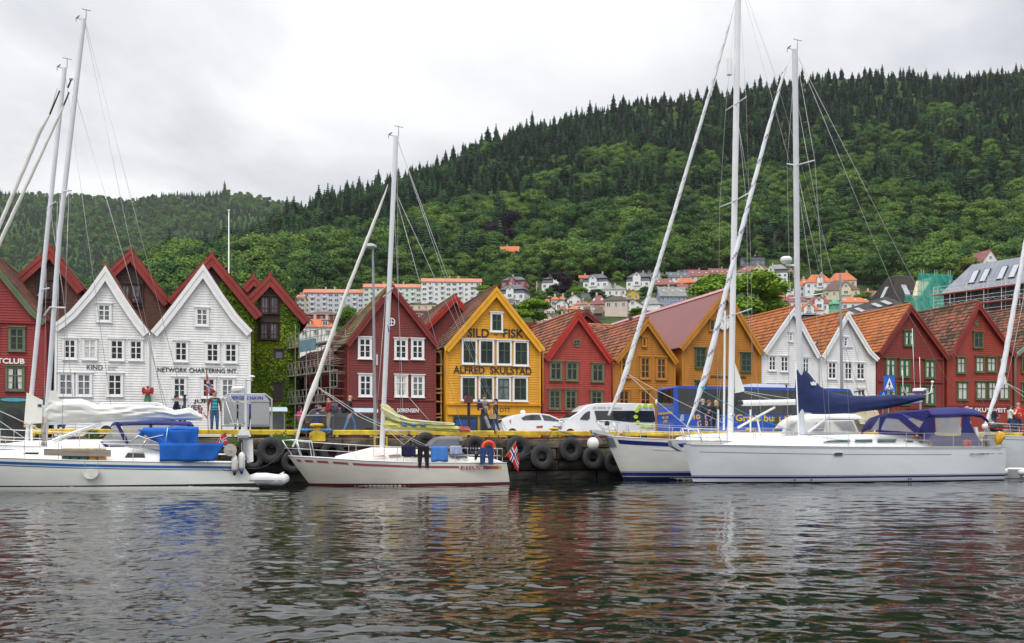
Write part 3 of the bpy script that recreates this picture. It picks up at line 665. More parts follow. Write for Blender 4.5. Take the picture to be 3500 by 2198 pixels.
    sign('wa', 'KIND', 297, 1247, 351, 1264, M('navy_sign_paint', (.03, .03, .09), .6, .05), bold=.0); sign('wa', 'Conceptual', 369, 1251, 401, 1258, M('grey_sign_paint', (.25, .25, .27), .6), bold=0); sign('wa', 'Branding', 369, 1260, 394, 1267, M('grey_sign_paint'), bold=0)
    sign('wb', 'NETWORK CHARTERING INT.', 538, 1258, 812, 1274, ink, bold=.02)
    sign('wb', 'JUHLS', 661, 1365, 748, 1381, ink, bold=.03, y=-.06); sign('wb', 'SILVER', 607, 1385, 692, 1401, ink, bold=.03, y=-.06)
    sign('night', 'NIGHTCLUB', -86, 1224, 85, 1243, wht, bold=.07)
    sign('dr', 'L. SØRENSEN', 1341, 1396, 1430, 1410, wht, bold=.04, y=-.1)
    sign('ob', 'ENHJØRNINGEN', 2428, 1285, 2548, 1296, ink, bold=.03)
    sign('re', 'BRYGGEN', 3022, 1396, 3096, 1411, M('gilt_sign_paint', (.30, .17, .06), .5), bold=.02)
    sign('rf', 'KNUT SKURTVEIT', 3262, 1394, 3436, 1409, wht, bold=.035, y=-.12)
    # ground floors, bands, doors and details
    def band(k, x0, y0, x1, y1, mat, yf=-.12, nm='shop_front', yb=-.03):
        r, X, Z = H[k]; xm = (x0+x1)/2; mb = MB(); mb.box(X(x0), X(x1), yf, yb, Z(xm, y1), Z(xm, y0)); return mb.build(nm, mat, r)
    band('ye', 1526, 1383, 1846, 1386, yrk, -.3, 'cornice'); band('ye', 1528, 1387, 1845, 1419, yrk, -.16, 'fascia')
    sign('ye', 'OTT', 1706, 1394, 1742, 1409, ink, y=-.165, bold=.02)
    dk = M('painted_opening_shade', (.03, .028, .03), .35, .5, 1.2)
    for (x0, x1) in ((1548, 1632), (1640, 1700), (1712, 1800)):
        o = band('ye', x0, 1421, x1, 1480, gsash, -.1, 'shop_window'); r, X, Z = H['ye']; mb = MB(); mb.box(X(x0+4), X(x1-4), -.125, -.102, Z(x0, 1478), Z(x0, 1424)); mb.build('pane', glass(), o)
        if x0 == 1548:
            mb = MB(); mb.box(X(1556), X(1626), -.14, -.128, Z(x0, 1476), Z(x0, 1434)); mb.build('poster', M('blue_poster', (.01, .06, .2), .3, .4, .8), o)
    band('dr', 1183, 1366, 1496, 1369, red_rk, -.1, 'band'); 
    for (x0, x1) in ((1225, 1300), (1318, 1344), (1362, 1444)):
        o = band('dr', x0, 1428, x1, 1485, red_rk, -.1, 'shop_window'); r, X, Z = H['dr']; mb = MB(); mb.box(X(x0+4), X(x1-4), -.125, -.102, Z(x0, 1482), Z(x0, 1432)); mb.build('pane', glass_pale(), o)
    for k, x0, x1, yy in (('night', -230, 160, 1098), ('re', 3000, 3222, 1222), ('re', 3000, 3222, 1302), ('rs', 1860, 2085, 1405), ('re', 3000, 3222, 1392), ('rf', 3240, 3456, 1386)):
        band(k, x0, yy, x1, yy+5, {'night': redN, 're': redE, 'rs': redc, 'rf': redFt}[k], -.13, 'band')
    # nightclub ground floor: green panel, arch, sky blue sign
    r, X, Z = H['night']; mb = MB(); mb.box(X(-230), X(158), -.16, -.03, Z(0, 1490), Z(0, 1357)); gf = mb.build('shop_front', M('deep_green_paint', (.035, .055, .035), .5, .1), r)
    mb = MB(); cx, w_ = X(48), X(85)-X(48); zb, zt = Z(48, 1490), Z(48, 1394); pts = [(cx-w_, zb), (cx+w_, zb)]+[(cx+w_*math.cos(math.pi*i/12), zt-w_*.95+w_*.95*math.sin(math.pi*i/12)) for i in range(13)]; mb.prism(pts, -.19, -.165); mb.build('archway', dk, r)  # solid slab on the front; near-black colour paints the shade inside the arch
    mb = MB(); c2, z2 = X(50), Z(50, 1367); mb.prism([(c2+.75*math.cos(t*math.pi/10)*(1 if abs(math.cos(t*math.pi/10)) > .5 else 1), z2+.11*math.sin(t*math.pi/10)) for t in range(20)], -.2, -.17); o = mb.build('name_board', M('sky_blue_sign', (.07, .33, .45), .4), r)
    # round windows
    def oculus(k, x, y, rad, ring, cross=True, disc=None):
        r, X, Z = H[k]; mb = MB(); c = (X(x), -.05, Z(x, y)); mb.torus(c, rad, rad*.16, 24, 8, 0, 'y')
        if cross: mb.box(c[0]-.025, c[0]+.025, -.075, -.03, c[2]-rad, c[2]+rad, 0); mb.box(c[0]-rad, c[0]+rad, -.079, -.03, c[2]-.025, c[2]+.025, 0)
        o = mb.build('round_window', ring, r, smooth=2); mb = MB(); mb.lathe([(rad, -.045), (rad, -.02)], (c[0], 0, c[2]), 24, ax='y'); mb.build('pane', disc or glass(), o)
    oculus('dr', 1337, 1101, .24, wtrim); oculus('rs', 1971, 1173, .25, ggrey); oculus('rf', 3336, 1105, .2, gF, False, gF)
    r, X, Z = H['ob']; mb = MB(); c = (X(2470), 0, Z(2470, 1105)); mb.lathe([(.5, -.2), (.5, -.1), (.1, -.02)], c, 28, ax='y'); o = mb.build('clock', M('clock_enamel', (.78, .77, .74), .4), r, smooth=2)
    mb = MB()
    for i in range(12): t = math.pi*i/6; mb.tube([(c[0]+.36*math.sin(t), -.212, c[2]+.36*math.cos(t)), (c[0]+.45*math.sin(t), -.212, c[2]+.45*math.cos(t))], .016, 4)
    for t, l_ in ((-.5, .28), (.45, .24), (math.pi, .2)): mb.tube([(c[0], -.215, c[2]), (c[0]+l_*math.sin(t), -.215, c[2]+l_*math.cos(t))], .018, 4)
    mb.build('clock_hands', ink, o)
    mb = MB(); mb.torus((c[0], -.16, c[2]), .5, .035, 28, 6); mb.build('clock_rim', M('bronze', (.3, .17, .05), .4), o, smooth=True)
    # rooflights
    def rooflight(k, poly0, poly1, t, yd, w_=.8, h=.9):
        r, X, Z = H[k]; a = Vector((X(poly0[0]), 0, Z(*poly0))); b = Vector((X(poly1[0]), 0, Z(*poly1))); d = (b-a).normalized(); nn = Vector((d.z, 0, -d.x))
        if nn.z < 0: nn = -nn
        c = a.lerp(b, t)+Vector((0, yd, 0)); mb = MB()
        q = [c+d*sx*h/2+Vector((0, sy*w_/2, 0))+nn*hh for hh in (.02, .16) for sx, sy in ((-1, -1), (1, -1), (1, 1), (-1, 1))]
        mb.add(q, [(0, 1, 2, 3), (7, 6, 5, 4), (0, 4, 5, 1), (1, 5, 6, 2), (2, 6, 7, 3), (3, 7, 4, 0)]); o = mb.build('rooflight', M('rooflight_frame', (.12, .12, .13), .5), r)
        mb = MB(); q = [c+d*sx*h*.4+Vector((0, sy*w_*.4, 0))+nn*hh for hh in (.165, .175) for sx, sy in ((-1, -1), (1, -1), (1, 1), (-1, 1))]; mb.add(q, [(0, 1, 2, 3), (7, 6, 5, 4), (0, 4, 5, 1), (1, 5, 6, 2), (2, 6, 7, 3), (3, 7, 4, 0)]); mb.build('pane', M('rooflight_glass', (.35, .38, .42), .05, .1, 2, spec=1), o)
    rooflight('wd', (2889, 1066), (2800, 1220), .74, 1.6, .6, .9); rooflight('re', (3105, 1043), (2994, 1206), .82, 4.0, .7, .9); rooflight('ob', (2476, 990), (2316, 1190), .93, 11, .8, 1.2)
    # gutters and downpipes
    def pipe(k, x, y0, y1, mat, r_=.05):
        r, X, Z = H[k]; mb = MB(); mb.tube([(X(x), -.4, Z(x, y0)), (X(x), -.38, Z(x, y0)-.15), (X(x)+.02, -.1, Z(x, y0)-.5), (X(x)+.02, -.1, Z(x, y1))], r_, 8); mb.build('downpipe', mat, r, smooth=True)
    pipe('ye', 1854, 1194, 1380, yrk); pipe('ye', 1518, 1194, 1480, yrk); pipe('wb', 513, 1140, 1480, wtrim, .04); pipe('rf', 3466, 1205, 1480, paint('grey_green_trim', (.22, .29, .23)), .09); pipe('rs', 2090, 1240, 1480, redc); pipe('wd', 2798, 1225, 1400, wtrim, .035)
    # extra roofs behind (long rows of warehouses)
    def shed(label, vv, apex, l, r_, wall, mat, rake, tile, depth, nm='warehouse'):
        return make_gable(dict(name=nm, label=label, v=vv, apex=apex, left=[l], right=[r_], wall=wall, mat=mat, rake=rake, trim=mat, depth=depth, tile=tile, rake_w=.36, wst=ws, group='rear warehouses behind the front row', cw=.3, ch=.42))
    shed('red brown tiled warehouse roof with orange red gable edge behind the yellow house', VF+6, (1556, 1010), (1440, 1128), (1640, 1120), (1445, 1630), red_dk, redb, t_mos, 18)
    shed('dark red warehouse continuing behind the house with the bare roof boards', VF+17.5, (1238, 1060), (1105, 1215), (1345, 1180), (1110, 1335), red_dk, red_dk, t_old, 26)
    o, X, Z = make_gable(dict(name='warehouse', label='low warehouse under weathered orange tiles between the yellow and coral red houses', v=VF+8, apex=(1790, 1150), left=[(1700, 1160)], right=[(1880, 1160)], wall=(1705, 1875), mat=red_dk, rake=red_dk, trim=red_dk, depth=3, tile=None, wst=ws, win=(), group='rear warehouses behind the front row'))
    m = MB(); t = tiled_slope([(0, 0), (0.001, -4.6)], 0, 6.2, t_mid)
    # front-facing slope: rotate the tile field so that it falls towards the quay
    t2 = tiled_slope([(0, 0), (3.2, -2.1)], 0, 6.6, t_mid); t2.xf(Matrix.Translation((X(1872), 3.0, Z(1790, 1080))) @ Matrix.Rotation(R(-90), 4, 'Z')); t2.build('tile_slope', t_mid, o)
    q = MB(); q.box(X(1705), X(1872), 2.9, 9, 0, Z(1790, 1080)-.1); q.build('wall', red_dk, o)
    shed('brown tiled warehouse roof behind the coral red house', VF+14, (2000, 1062), (1900, 1150), (2180, 1215), (1905, 2170), red_dk, red_dk, t_old, 16)
    shed('long low warehouse with dark tiles behind the small orange house', VF+12.5, (2210, 1105), (2080, 1215), (2300, 1200), (2085, 2290), red_dk, red_dk, t_old, 11)
    # timber frame of the narrow passage between the dark red and yellow houses
    g = thing('timber_staircase', 'pale new timber framing of steps in the narrow gap beside the yellow house', 'staircase', US(1503, VF), VF, 2.0)
    tw = M('fresh_timber', (.50, .31, .10), .75, .15, 6); u0 = US(1503, VF); X = lambda x: US(x, VF)-u0; Z = lambda x, y: CZ+(HY-y)*DV(x, VF)/F-2
    mb = MB()
    for xx in (1491, 1512): mb.box(X(xx)-.05, X(xx)+.05, .4, .5, 0, Z(xx, 1194))
    mb.build('post', tw, g)
    for i, yy in enumerate((1198, 1242, 1272, 1326, 1340, 1370, 1412, 1424, 1440, 1456)):
        mb = MB(); mb.box(X(1488), X(1515), .3, .9, Z(1503, yy)-.09, Z(1503, yy)); mb.build('tread', tw, g)
    mb = MB(); mb.box(X(1486), X(1518), 2.5, 2.6, 0, Z(1503, 1190)); mb.build('gap_shade_sheet', M('painted_gap_shade', (.02, .015, .012), .9), g)  # added sheet across the passage; its near-black colour stands in for deep shade
    return H
# ================= the brick hotel with steep red gables behind
def brick_mat():
    if 'hotel_brick' in _M: return _M['hotel_brick']
    m, n, l, b = nmat('hotel_brick'); b.inputs['Roughness'].default_value = .9
    t = n.new('ShaderNodeTexCoord'); mp = n.new('ShaderNodeMapping'); mp.inputs['Rotation'].default_value = (R(90), 0, 0); l.new(t.outputs['Object'], mp.inputs[0])
    br = n.new('ShaderNodeTexBrick'); l.new(mp.outputs[0], br.inputs[0]); br.inputs['Color1'].default_value = (.15, .055, .035, 1); br.inputs['Color2'].default_value = (.07, .03, .022, 1); br.inputs['Mortar'].default_value = (.16, .12, .10, 1)
    br.inputs['Scale'].default_value = 1; br.inputs['Brick Width'].default_value = .24; br.inputs['Row Height'].default_value = .085; br.inputs['Mortar Size'].default_value = .008
    l.new(br.outputs[0], b.inputs['Base Color']); _M['hotel_brick'] = m; return m
def ivy_sheet(parent, x0, x1, z0, z1, y, dens=190, seed=1, clip=None, side=None, name='ivy'):
    """leaf-sized faces all over a wall; clip(x,z)->bool"""
    rg = random.Random(seed); mb = MB(); n = int((x1-x0)*(z1-z0)*dens)
    for _ in range(n):
        x, z = rg.uniform(x0, x1), rg.uniform(z0, z1)
        if clip and not clip(x, z): continue
        b = .06+.12*(.5+.5*math.sin(x*2.1+1.3*math.sin(z*1.7)))*rg.random()+.05*rg.random(); s = rg.uniform(.05, .11); a = rg.uniform(-.5, .5); tl = rg.uniform(.02, .09)
        ca, sa = math.cos(a)*s, math.sin(a)*s
        q = [(-ca, -b, -sa), (sa*.8, -b-tl, -ca*.9), (ca, -b, sa), (-sa*.8, -b+.02, ca*.8)]
        if side: mb.add([(y+q_[1]*side, z_, 0) for q_ in ()], [])
        mi = 0 if math.sin(x*1.3+seed)+math.sin(z*1.1+x*.7)+rg.uniform(-1.6, 1.6) < .6 else 1
        if side: mb.add([(y+q_[1]*side*-1*-1, x+q_[0], z+q_[2]) for q_ in q], [(0, 1, 2, 3)], mi)
        else: mb.add([(x+q_[0], y+q_[1], z+q_[2]) for q_ in q], [(0, 1, 2, 3)], mi)
    m1 = leaf_mat('ivy_leaves', (.075, .145, .012), (.075, .145, .012), .5) if 'ivyl' not in _M else _M['ivyl']; _M['ivyl'] = m1
    m2 = leaf_mat('ivy_yellow_leaves', (.19, .25, .018), (.19, .25, .018), .4) if 'ivyy' not in _M else _M['ivyy']; _M['ivyy'] = m2
    return mb.build(name, [m1, m2], parent)
def build_hotel():
    brick = brick_mat(); red = paint('hotel_red_trim', (.25, .030, .022), .1); wood = M('dark_brown_cladding', (.045, .022, .018), .7, .2, 3, stretch=(.5, 1, 4)); tl = tile_mat('hotel_tiles', (.10, .03, .02), (.18, .05, .03), (.26, .08, .045))
    fr = M('brown_window_frame', (.06, .028, .022), .6)
    wst = dict(casing=wood, sash=fr, bars=(.72,), cw=.08, pale=1)
    def gab(label, v, apex, l, r, wall, win, bay, depth=30):
        sp = dict(name='hotel_wing', label=label, v=v, apex=apex, left=[l], right=[r], wall=wall, mat=brick, rake=red, trim=brick, depth=depth, tile=tl, rake_w=.6, over=.5, cw=.5, ch=.4, wst=wst, win=win, group='brick hotel wings with steep red gables')
        root, X, Z = make_gable(sp)
        # plain brick front set 3 cm proud of the carcass
        top = Z(apex[0], apex[1])-.4; ap = (X(apex[0]), top); L_ = (X(l[0]), Z(*l)-.35); R_ = (X(r[0]), Z(*r)-.35)
        mb = MB(); wl, wr = X(wall[0]), X(wall[1])
        def zs(x):
            return ap[1]+(L_[1]-ap[1])*(ap[0]-x)/(ap[0]-L_[0]) if x < ap[0] else ap[1]+(R_[1]-ap[1])*(x-ap[0])/(R_[0]-ap[0])
        mb.prism([(wl, 0), (wr, 0), (wr, zs(wr)), (ap[0], ap[1]), (wl, zs(wl))], -.05, -.031); mb.build('brick_front', brick, root)
        if bay:
            x0, x1, y1 = bay; a, b = X(x0), X(x1); mb = MB(); zb = Z((x0+x1)/2, y1); z = zb
            def zc(x): return zs(x)-.05
            while z < min(zc(a), zc(b)): mb.box(a, b, -.14, -.055, z, min(z+.2, min(zc(a), zc(b)))-.012); z += .2
            mb.prism([(a, min(zc(a), zc(b))), (b, min(zc(a), zc(b))), (b, zc(b)), (ap[0], zc(ap[0])), (a, zc(a))], -.14, -.055)
            for xx in (a-.1, b+.02): mb.box(xx, xx+.1, -.2, -.055, zb-.1, zc(xx)-.05)
            mb.box(a-.1, b+.12, -.21, -.055, zb-.2, zb); mb.build('timber_bay', wood, root)
        for o in root.children:
            if o.name.startswith('window'): o.location.y = -.14
        return root, X, Z
    gab('brick hotel wing with steep red gable behind the nightclub house', VF+9, (175, 845), (40, 966), (292, 992), (58, 275), [(140, 960, 170, 1022), (172, 960, 206, 1022)], (130, 208, 1028), 6)
    gab('brick hotel wing with steep red gable and paired window between the two white houses', VF+9, (450, 854), (345, 955), (585, 1034), (355, 572), [(414, 972, 446, 1036), (447, 972, 482, 1036)], (406, 484, 1040), 8)
    r3, X3, Z3 = gab('ivy clad hotel wing whose big red gable rises over the right white house', VF+5, (724, 868), (570, 1030), (896, 1078), (595, 866), [], (690, 755, 1000), 10)
    L_ = (X3(724), Z3(724, 868)-.8); R_ = (X3(896), Z3(896, 1078)-.8)
    ivy_sheet(r3, X3(755), X3(866), 0, L_[1], -.08, 170, 3, clip=lambda x, z: z < L_[1]+(R_[1]-L_[1])*(x-L_[0])/(R_[0]-L_[0])-.1)
    r4, X4, Z4 = gab('ivy covered hotel wing with dark double window bay beside the scaffolding', VF+7, (923, 939), (845, 1020), (1058, 1095), (862, 1017), [(890, 1014, 919, 1073), (922, 1014, 951, 1073), (888, 1103, 917, 1162), (920, 1103, 949, 1162)], None, 14)
    mb = MB(); a, b = X4(884), X4(954); z = Z4(920, 1167)
    zt = Z4(920, 958)
    while z < zt-.9: mb.box(a, b, -.16, -.055, z, z+.188); z += .2
    mb.prism([(a+.2, z), (b-.2, z), (X4(930), zt), (X4(915), zt)], -.16, -.055)
    for xx in (a-.08, b+.0): mb.box(xx, xx+.08, -.22, -.055, Z4(920, 1167)-.1, Z4(920, 1010))
    mb.build('timber_bay', wood, r4)
    for o in r4.children:
        if o.name.startswith('window'): o.location.y = -.17
    ap = (X4(923), Z4(923, 939)-.7); Rr = (X4(1058), Z4(1058, 1095)-.7); Ll = (X4(845), Z4(845, 1020)-.5)
    def clip(x, z):
        if a-.1 < x < b+.1 and z > Z4(920, 1169): return False
        if X4(934) < x < X4(974) and Z4(954, 1231) < z < Z4(954, 1194): return False
        if X4(932) < x < X4(970) and Z4(950, 1370) < z < Z4(950, 1304): return False
        return z < (ap[1]+(Rr[1]-ap[1])*(x-ap[0])/(Rr[0]-ap[0]) if x > ap[0] else ap[1]+(Ll[1]-ap[1])*(ap[0]-x)/(ap[0]-Ll[0]))
    ivy_sheet(r4, X4(862), X4(1019), 0, ap[1], -.06, 210, 8, clip)
    window_parts(r4, X4(935), X4(973), Z4(954, 1231), Z4(954, 1195), fr, fr, cols=1, bars=(), pale=1, y=-.1)
    window_parts(r4, X4(931), X4(970), Z4(950, 1370), Z4(950, 1304), fr, fr, cols=2, bars=(), thin=(.3, .8), y=-.1)
    r5, X5, Z5 = gab('small red gable peeping out between the two ivy covered hotel wings', VF+16, (866, 943), (825, 985), (915, 990), (835, 905), [], None, 8)
    # flagpole behind the hotel
    t = thing('flagpole', 'bare white flagpole standing above the hotel roofs', 'flagpole', US(782, VF+14), VF+14, 2.0); mb = MB(); h = CZ+(HY-722)*DV(782, VF+14)/F-2; mb.tube([(0, 0, 0), (0, 0, h)], .08, 8, r1=.035); mb.ball((0, 0, h+.05), .09, 8); mb.build('pole', WHITE(), t, smooth=True)
# ================= scaffolding beside the dark red house
def build_scaffold():
    u0, v0 = US(1178, VF)-.9, VF+.6
    t = thing('scaffolding', 'grey tube scaffolding with plank decks along the side of the dark red house', 'scaffolding', u0, v0, 2.0, rot=R(37.6))
    st = M('scaffold_tube', (.33, .31, .29), .5, .25, 5, metal=.3); pl = M('scaffold_plank', (.30, .25, .17), .85, .3, 3)
    n = 5; dx = 1.75
    for i in range(n):
        mb = MB()
        for xx in (0, 1.15): mb.tube([(xx, i*dx, 0), (xx, i*dx, 7.4+.25*i)], .035, 6)
        mb.build('standard', st, t)
    for lv in range(4):
        z = .5+2*lv; mb = MB()
        for xx in (0, 1.15):
            for q in ((0, .0), (0, .95), (0, .5)) if xx == 0 else ((0, 0),): mb.tube([(xx, 0, z+q[1]), (xx, (n-1)*dx, z+q[1])], .026, 6)
        for i in range(n): mb.tube([(0, i*dx, z), (1.15, i*dx, z)], .026, 6)
        mb.build('ledger', st, t)
        if lv:
            mb = MB(); mb.box(.06, 1.1, .1, (n-1)*dx-.1, z+.05, z+.1); mb.build('deck', pl, t)
            mb = MB()
            for i in range(n-1):
                k = 6
                for j in range(k): mb.tube([(0, i*dx+dx*j/k, z+(.0 if j % 2 else .95)), (0, i*dx+dx*(j+1)/k, z+(.95 if j % 2 else .0))], .016, 4)
            mb.build('guard_brace', st, t)
    # end frame facing the quay with ladder
    mb = MB()
    for z in np.arange(.4, 7.4, .5): mb.tube([(0, -.02, z), (1.15, -.02, z)], .02, 5)
    mb.build('end_ladder', st, t)
    # blue-grey sheeting roll near the eaves
    mb = MB(); mb.box(-.1, .0, 2, 4.5, 6.1, 6.9); mb.build('sheeting', M('blue_sheeting', (.16, .28, .32), .5), t)
    t = thing('side_building', 'lower dark red boarded building behind the scaffolding decks', 'building', u0+1.6, v0+.3, 2.0, rot=R(37.6)); wm_ = paint('dark_red_paint', (.165, .018, .017)); mb = MB(); clad(mb, lambda z: 0, lambda z: 12, .1, 5.2, 0, .16); mb.v = [(q[1], 12-q[0], q[2]) for q in mb.v]; mb.box(.01, 3, 0, 12, 0, 5.2); mb.build('wall', wm_, t)
    q = tiled_slope([(2.8, 6.9), (-.35, 5.1)], -.2, 12.2, tile_mat('old_dark_tiles', (0, 0, 0), (0, 0, 0), (0, 0, 0)), .5, .45); q.build('roof', _M['old_dark_tiles'], t)
    for i, (y, z) in enumerate(((2.2, 3.6), (4.6, 3.6), (7.2, 3.6), (2.2, 1.2), (4.6, 1.2), (7.2, 1.2))):
        mb = MB(); mb.box(-.08, -.035, y, y+.95, z, z+1.25, 0); mb.box(-.1, -.081, y+.1, y+.42, z+.1, z+1.15, 1); mb.box(-.1, -.081, y+.53, y+.85, z+.1, z+1.15, 1); mb.build('window', [M('white_trim', (.83, .83, .82)), glass()], t)
# ================= quay
def build_quay():
    rg = random.Random(5); mb = MB(); top = 1.98
    # courses of rough blocks along u, face at v=VQ
    u0, u1 = -60, 75; z = -.8; rows = [(-.9, -.15, 2), (-.15, .45, 2), (.45, .95, 2), (.95, 1.5, 1), (1.5, 1.98, 0)]
    for z0, z1, mi in rows:
        u = u0+rg.random()
        while u < u1:
            w_ = rg.uniform(.6, 2.1) if mi else rg.uniform(1.2, 2.4); g = .018
            d = rg.uniform(-.06, .06) if mi else rg.uniform(-.03, .02); c = .05
            a, b, e, f = u+g, u+w_-g, z0+g+rg.uniform(0, .02), z1-g-rg.uniform(0, .02)
            y = VQ+d; m = mi if rg.random() > .2 else max(0, mi-1)
            # chamfered rough face
            nx, nz = 5, 4; G = []
            for j in range(nz):
                row = []
                for i in range(nx):
                    tx, tz = i/(nx-1), j/(nz-1); edge = (i in (0, nx-1)) or (j in (0, nz-1))
                    row.append((a+(b-a)*tx, y+(c if edge else 0)+rg.uniform(-.025, .025), e+(f-e)*tz))
                G.append(row)
            mb.grid([[(p[0], p[1]-VQ, p[2]) for p in r_] for r_ in G], m)
            # sides returning inward
            o = [G[0][0], G[0][-1], G[-1][-1], G[-1][0]]
            o = [(p[0], p[1]-VQ, p[2]) for p in o]; bk = [(p[0], .6, p[2]) for p in o]
            mb.add(o+bk, [(0, 4, 5, 1), (1, 5, 6, 2), (2, 6, 7, 3), (3, 7, 4, 0)], m)
            u += w_
    mb.box(u0, u1, .3, .9, -1.2, 1.96, 3); mb.box(u0, u1, .28, 1.2, 1.965, 1.992, 0)
    o = mb.build('quay_wall', [M('coping_stone', (.15, .12, .085), .9, .5, 1.3, bump=.6, bscale=6), M('wall_stone', (.042, .028, .017), .9, .6, 1.5, bump=.7, bscale=6), M('tidal_stone', (.012, .008, .005), .75, .5, 1.8, bump=.7, bscale=6), M('wall_joint', (.012, .01, .008), .95)])
    o.location = W(0, VQ); o.rotation_euler = (0, 0, TH); tag(o, 'rough dark stone quay wall stained by the tide with lighter coping blocks', 'wall')
    # yellow edge beam in lengths, each with its brackets
    yl = M('yellow_edge_paint', (.58, .40, .02), .55, .35, 2.2, bump=.2, bscale=12)
    segs = [(-60, -400), (-395, 82), (98, 1020), (1140, 1395), (1405, 1690), (1700, 2120), (2135, 2560), (2580, 3020), (3030, 3498), (3504, 4200)]
    places = ['at the far left end of the quay', 'beside the left nightclub house', 'behind the two left sailboats', 'left of the middle mast', 'under the lowered yellow sail', 'in front of the white car', 'in front of the white minibus', 'behind the long white sloop', 'at the right end by the red houses', 'past the right edge of the quay']
    for (xa, xb), pl in zip(segs, places):
        if xa < -390 or xa > 3503: continue
        ua, ub = US(xa, VQ), US(xb, VQ); t = thing('edge_beam', 'yellow steel edge beam '+pl, 'edge beam', ua, VQ+.18, 1.99, 'yellow edge beams along the quay')
        mb = MB(); n = max(2, int((ub-ua)/.8)); mb.prism([(-.13, .10), (.13, .10), (.13, .27), (.10, .31), (-.10, .31), (-.13, .27)], 0, ub-ua, ax='x'); mb.build('beam', yl, t)
        mb = MB(); k = max(2, int((ub-ua)/2.4))
        for i in range(k+1): x = .1+(ub-ua-.3)*i/k; mb.box(x, x+.12, -.1, .1, 0, .1)
        mb.build('bracket', yl, t)
    # rail pipe below the beam
    t = thing('mooring_rail', 'thin dark mooring rail fixed just under the yellow quay edge', 'rail', US(-300, VQ), VQ-.10, 1.86); mb = MB(); ln = US(3900, VQ)-US(-300, VQ)
    mb.tube([(0, 0, 0), (ln, 0, 0)], .022, 6); k = int(ln/1.6)
    for i in range(k): mb.tube([(i*1.6+.3, 0, 0), (i*1.6+.3, .2, .02)], .018, 5)
    mb.build('rail', M('rusty_iron', (.07, .04, .03), .8, .4, 8), t)
    # bollards
    bc = [(103, 'low yellow bollard at the left near the furled white sail'), (1083, 'large round topped yellow bollard between the bench and the lowered jib'), (1893, 'yellow bollard beside the rear wheel of the minibus'), (2563, 'yellow bollard behind the big white mast')]
    bc[2] = (1893, 'yellow bollard in front of the white car')
    def bollard():
        t = thing('bollard', bc[0][1], 'bollard', 0, 0, 0, 'yellow mooring bollards'); mb = MB()
        mb.lathe([(.34, 0), (.34, .05), (.27, .09), (.22, .3), (.19, .52), (.22, .58)], n=20); mb.build('post', yl, t, smooth=2); mb = MB(); mb.lathe([(.2, .585), (.36, .62), (.41, .68), (.40, .75), (.30, .80), (.05, .82)], n=20, sc=(1, .8)); mb.build('cap', yl, t, smooth=2); return t
    p = bollard()
    for i, (x, lb) in enumerate(bc):
        o = p if i == 0 else copy_tree(p); o['label'] = lb; big = i == 1
        vv = VQ-.05 if big else VQ+.55; o.location = W(US(x, vv), vv, 1.98); o.scale = (.74,)*3 if big else (.6,)*3
    # bollard plinth for the large one: yellow skirt over the wall edge
    t = thing('mooring_bracket', 'yellow steel bracket hung over the wall edge under the large bollard', 'bracket', US(1083, VQ), VQ-.2, 1.80); mb = MB(); mb.prism([(-.34, 0), (.34, 0), (.33, .36), (.2, .44), (-.2, .44), (-.33, .36)], -.14, .1); mb.build('plate', yl, t)
    # ladder
    t = thing('quay_ladder', 'yellow ladder frame on the quay wall behind the middle mast', 'ladder', US(1298, VQ), VQ-.22, .3); mb = MB(); X = lambda x: US(x, VQ)-US(1298, VQ)
    zz = lambda y: CZ+(HY-y)*DV(1298, VQ)/F-.3
    mb.box(X(1275), X(1281), -.04, .04, 0, zz(1492)); mb.box(X(1316), X(1322), -.04, .04, 0, zz(1492)); mb.build('stile', yl, t)
    for yy in (1492, 1522, 1553, 1584): mb = MB(); mb.box(X(1281)+.003, X(1316)-.003, -.03, .03, zz(yy)-.06, zz(yy)); mb.build('rung', yl, t)
    # tyres
    ty = [(925, 1540, 47, 'large tyre hung on the wall right of the left boat stern'), (865, 1570, 36, 'tyre half hidden behind the outboard of the left boat'), (1000, 1578, 40, 'tyre hidden low behind the bow of the middle boat'), (1136, 1546, 42, 'tyre under the jib of the middle boat'), (1040, 1560, 42, 'tyre beneath the pulpit of the middle boat'),
          (1455, 1516, 40, 'tyre behind the grey sprayhood of the middle boat'), (1624, 1528, 40, 'tyre above the orange lifebuoy'), (1770, 1533, 45, 'tyre behind the red and blue flag of the middle boat'), (1852, 1562, 44, 'tyre just right of the middle boat flag'), (1950, 1536, 42, 'high tyre left of the round white fender'), (2026, 1565, 40, 'low tyre under the round white fender'), (2100, 1580, 40, 'tyre in the shade beside the navy striped bow')]
    bk = M('tyre_rubber', (.022, .022, .024), .65, .4, 5, bump=.5, bscale=18)
    def tyre(R_):
        t = thing('tyre', '', 'tyre', 0, 0, 0, 'tyres hung on the quay wall as fenders', ); mb = MB()
        prof = []
        n, k = 30, 12
        for i in range(n):
            a = 2*math.pi*i/n
            for j in range(k):
                p = 2*math.pi*j/k; q = R_-.16*R_/.5+.16*R_/.5*math.copysign(abs(math.cos(p))**.7, math.cos(p)); h = .13*math.copysign(abs(math.sin(p))**.6, math.sin(p))
                if abs(h) < .1 and i % 2 == 0 and q > R_*.9: q -= .012
                prof.append((q*math.cos(a), h, q*math.sin(a)))
        mb.add(prof, [(i*k+j, i*k+(j+1) % k, ((i+1) % n)*k+(j+1) % k, ((i+1) % n)*k+j) for i in range(n) for j in range(k)]); mb.build('casing', bk, t, smooth=2)
        mb = MB(); mb.tube([(0, .05, R_*.55), (.02, .09, R_+.15), (.02, .16, 2.0)], .012, 5); mb.build('chain', M('rusty_iron'), t); return t
    p = tyre(.56)
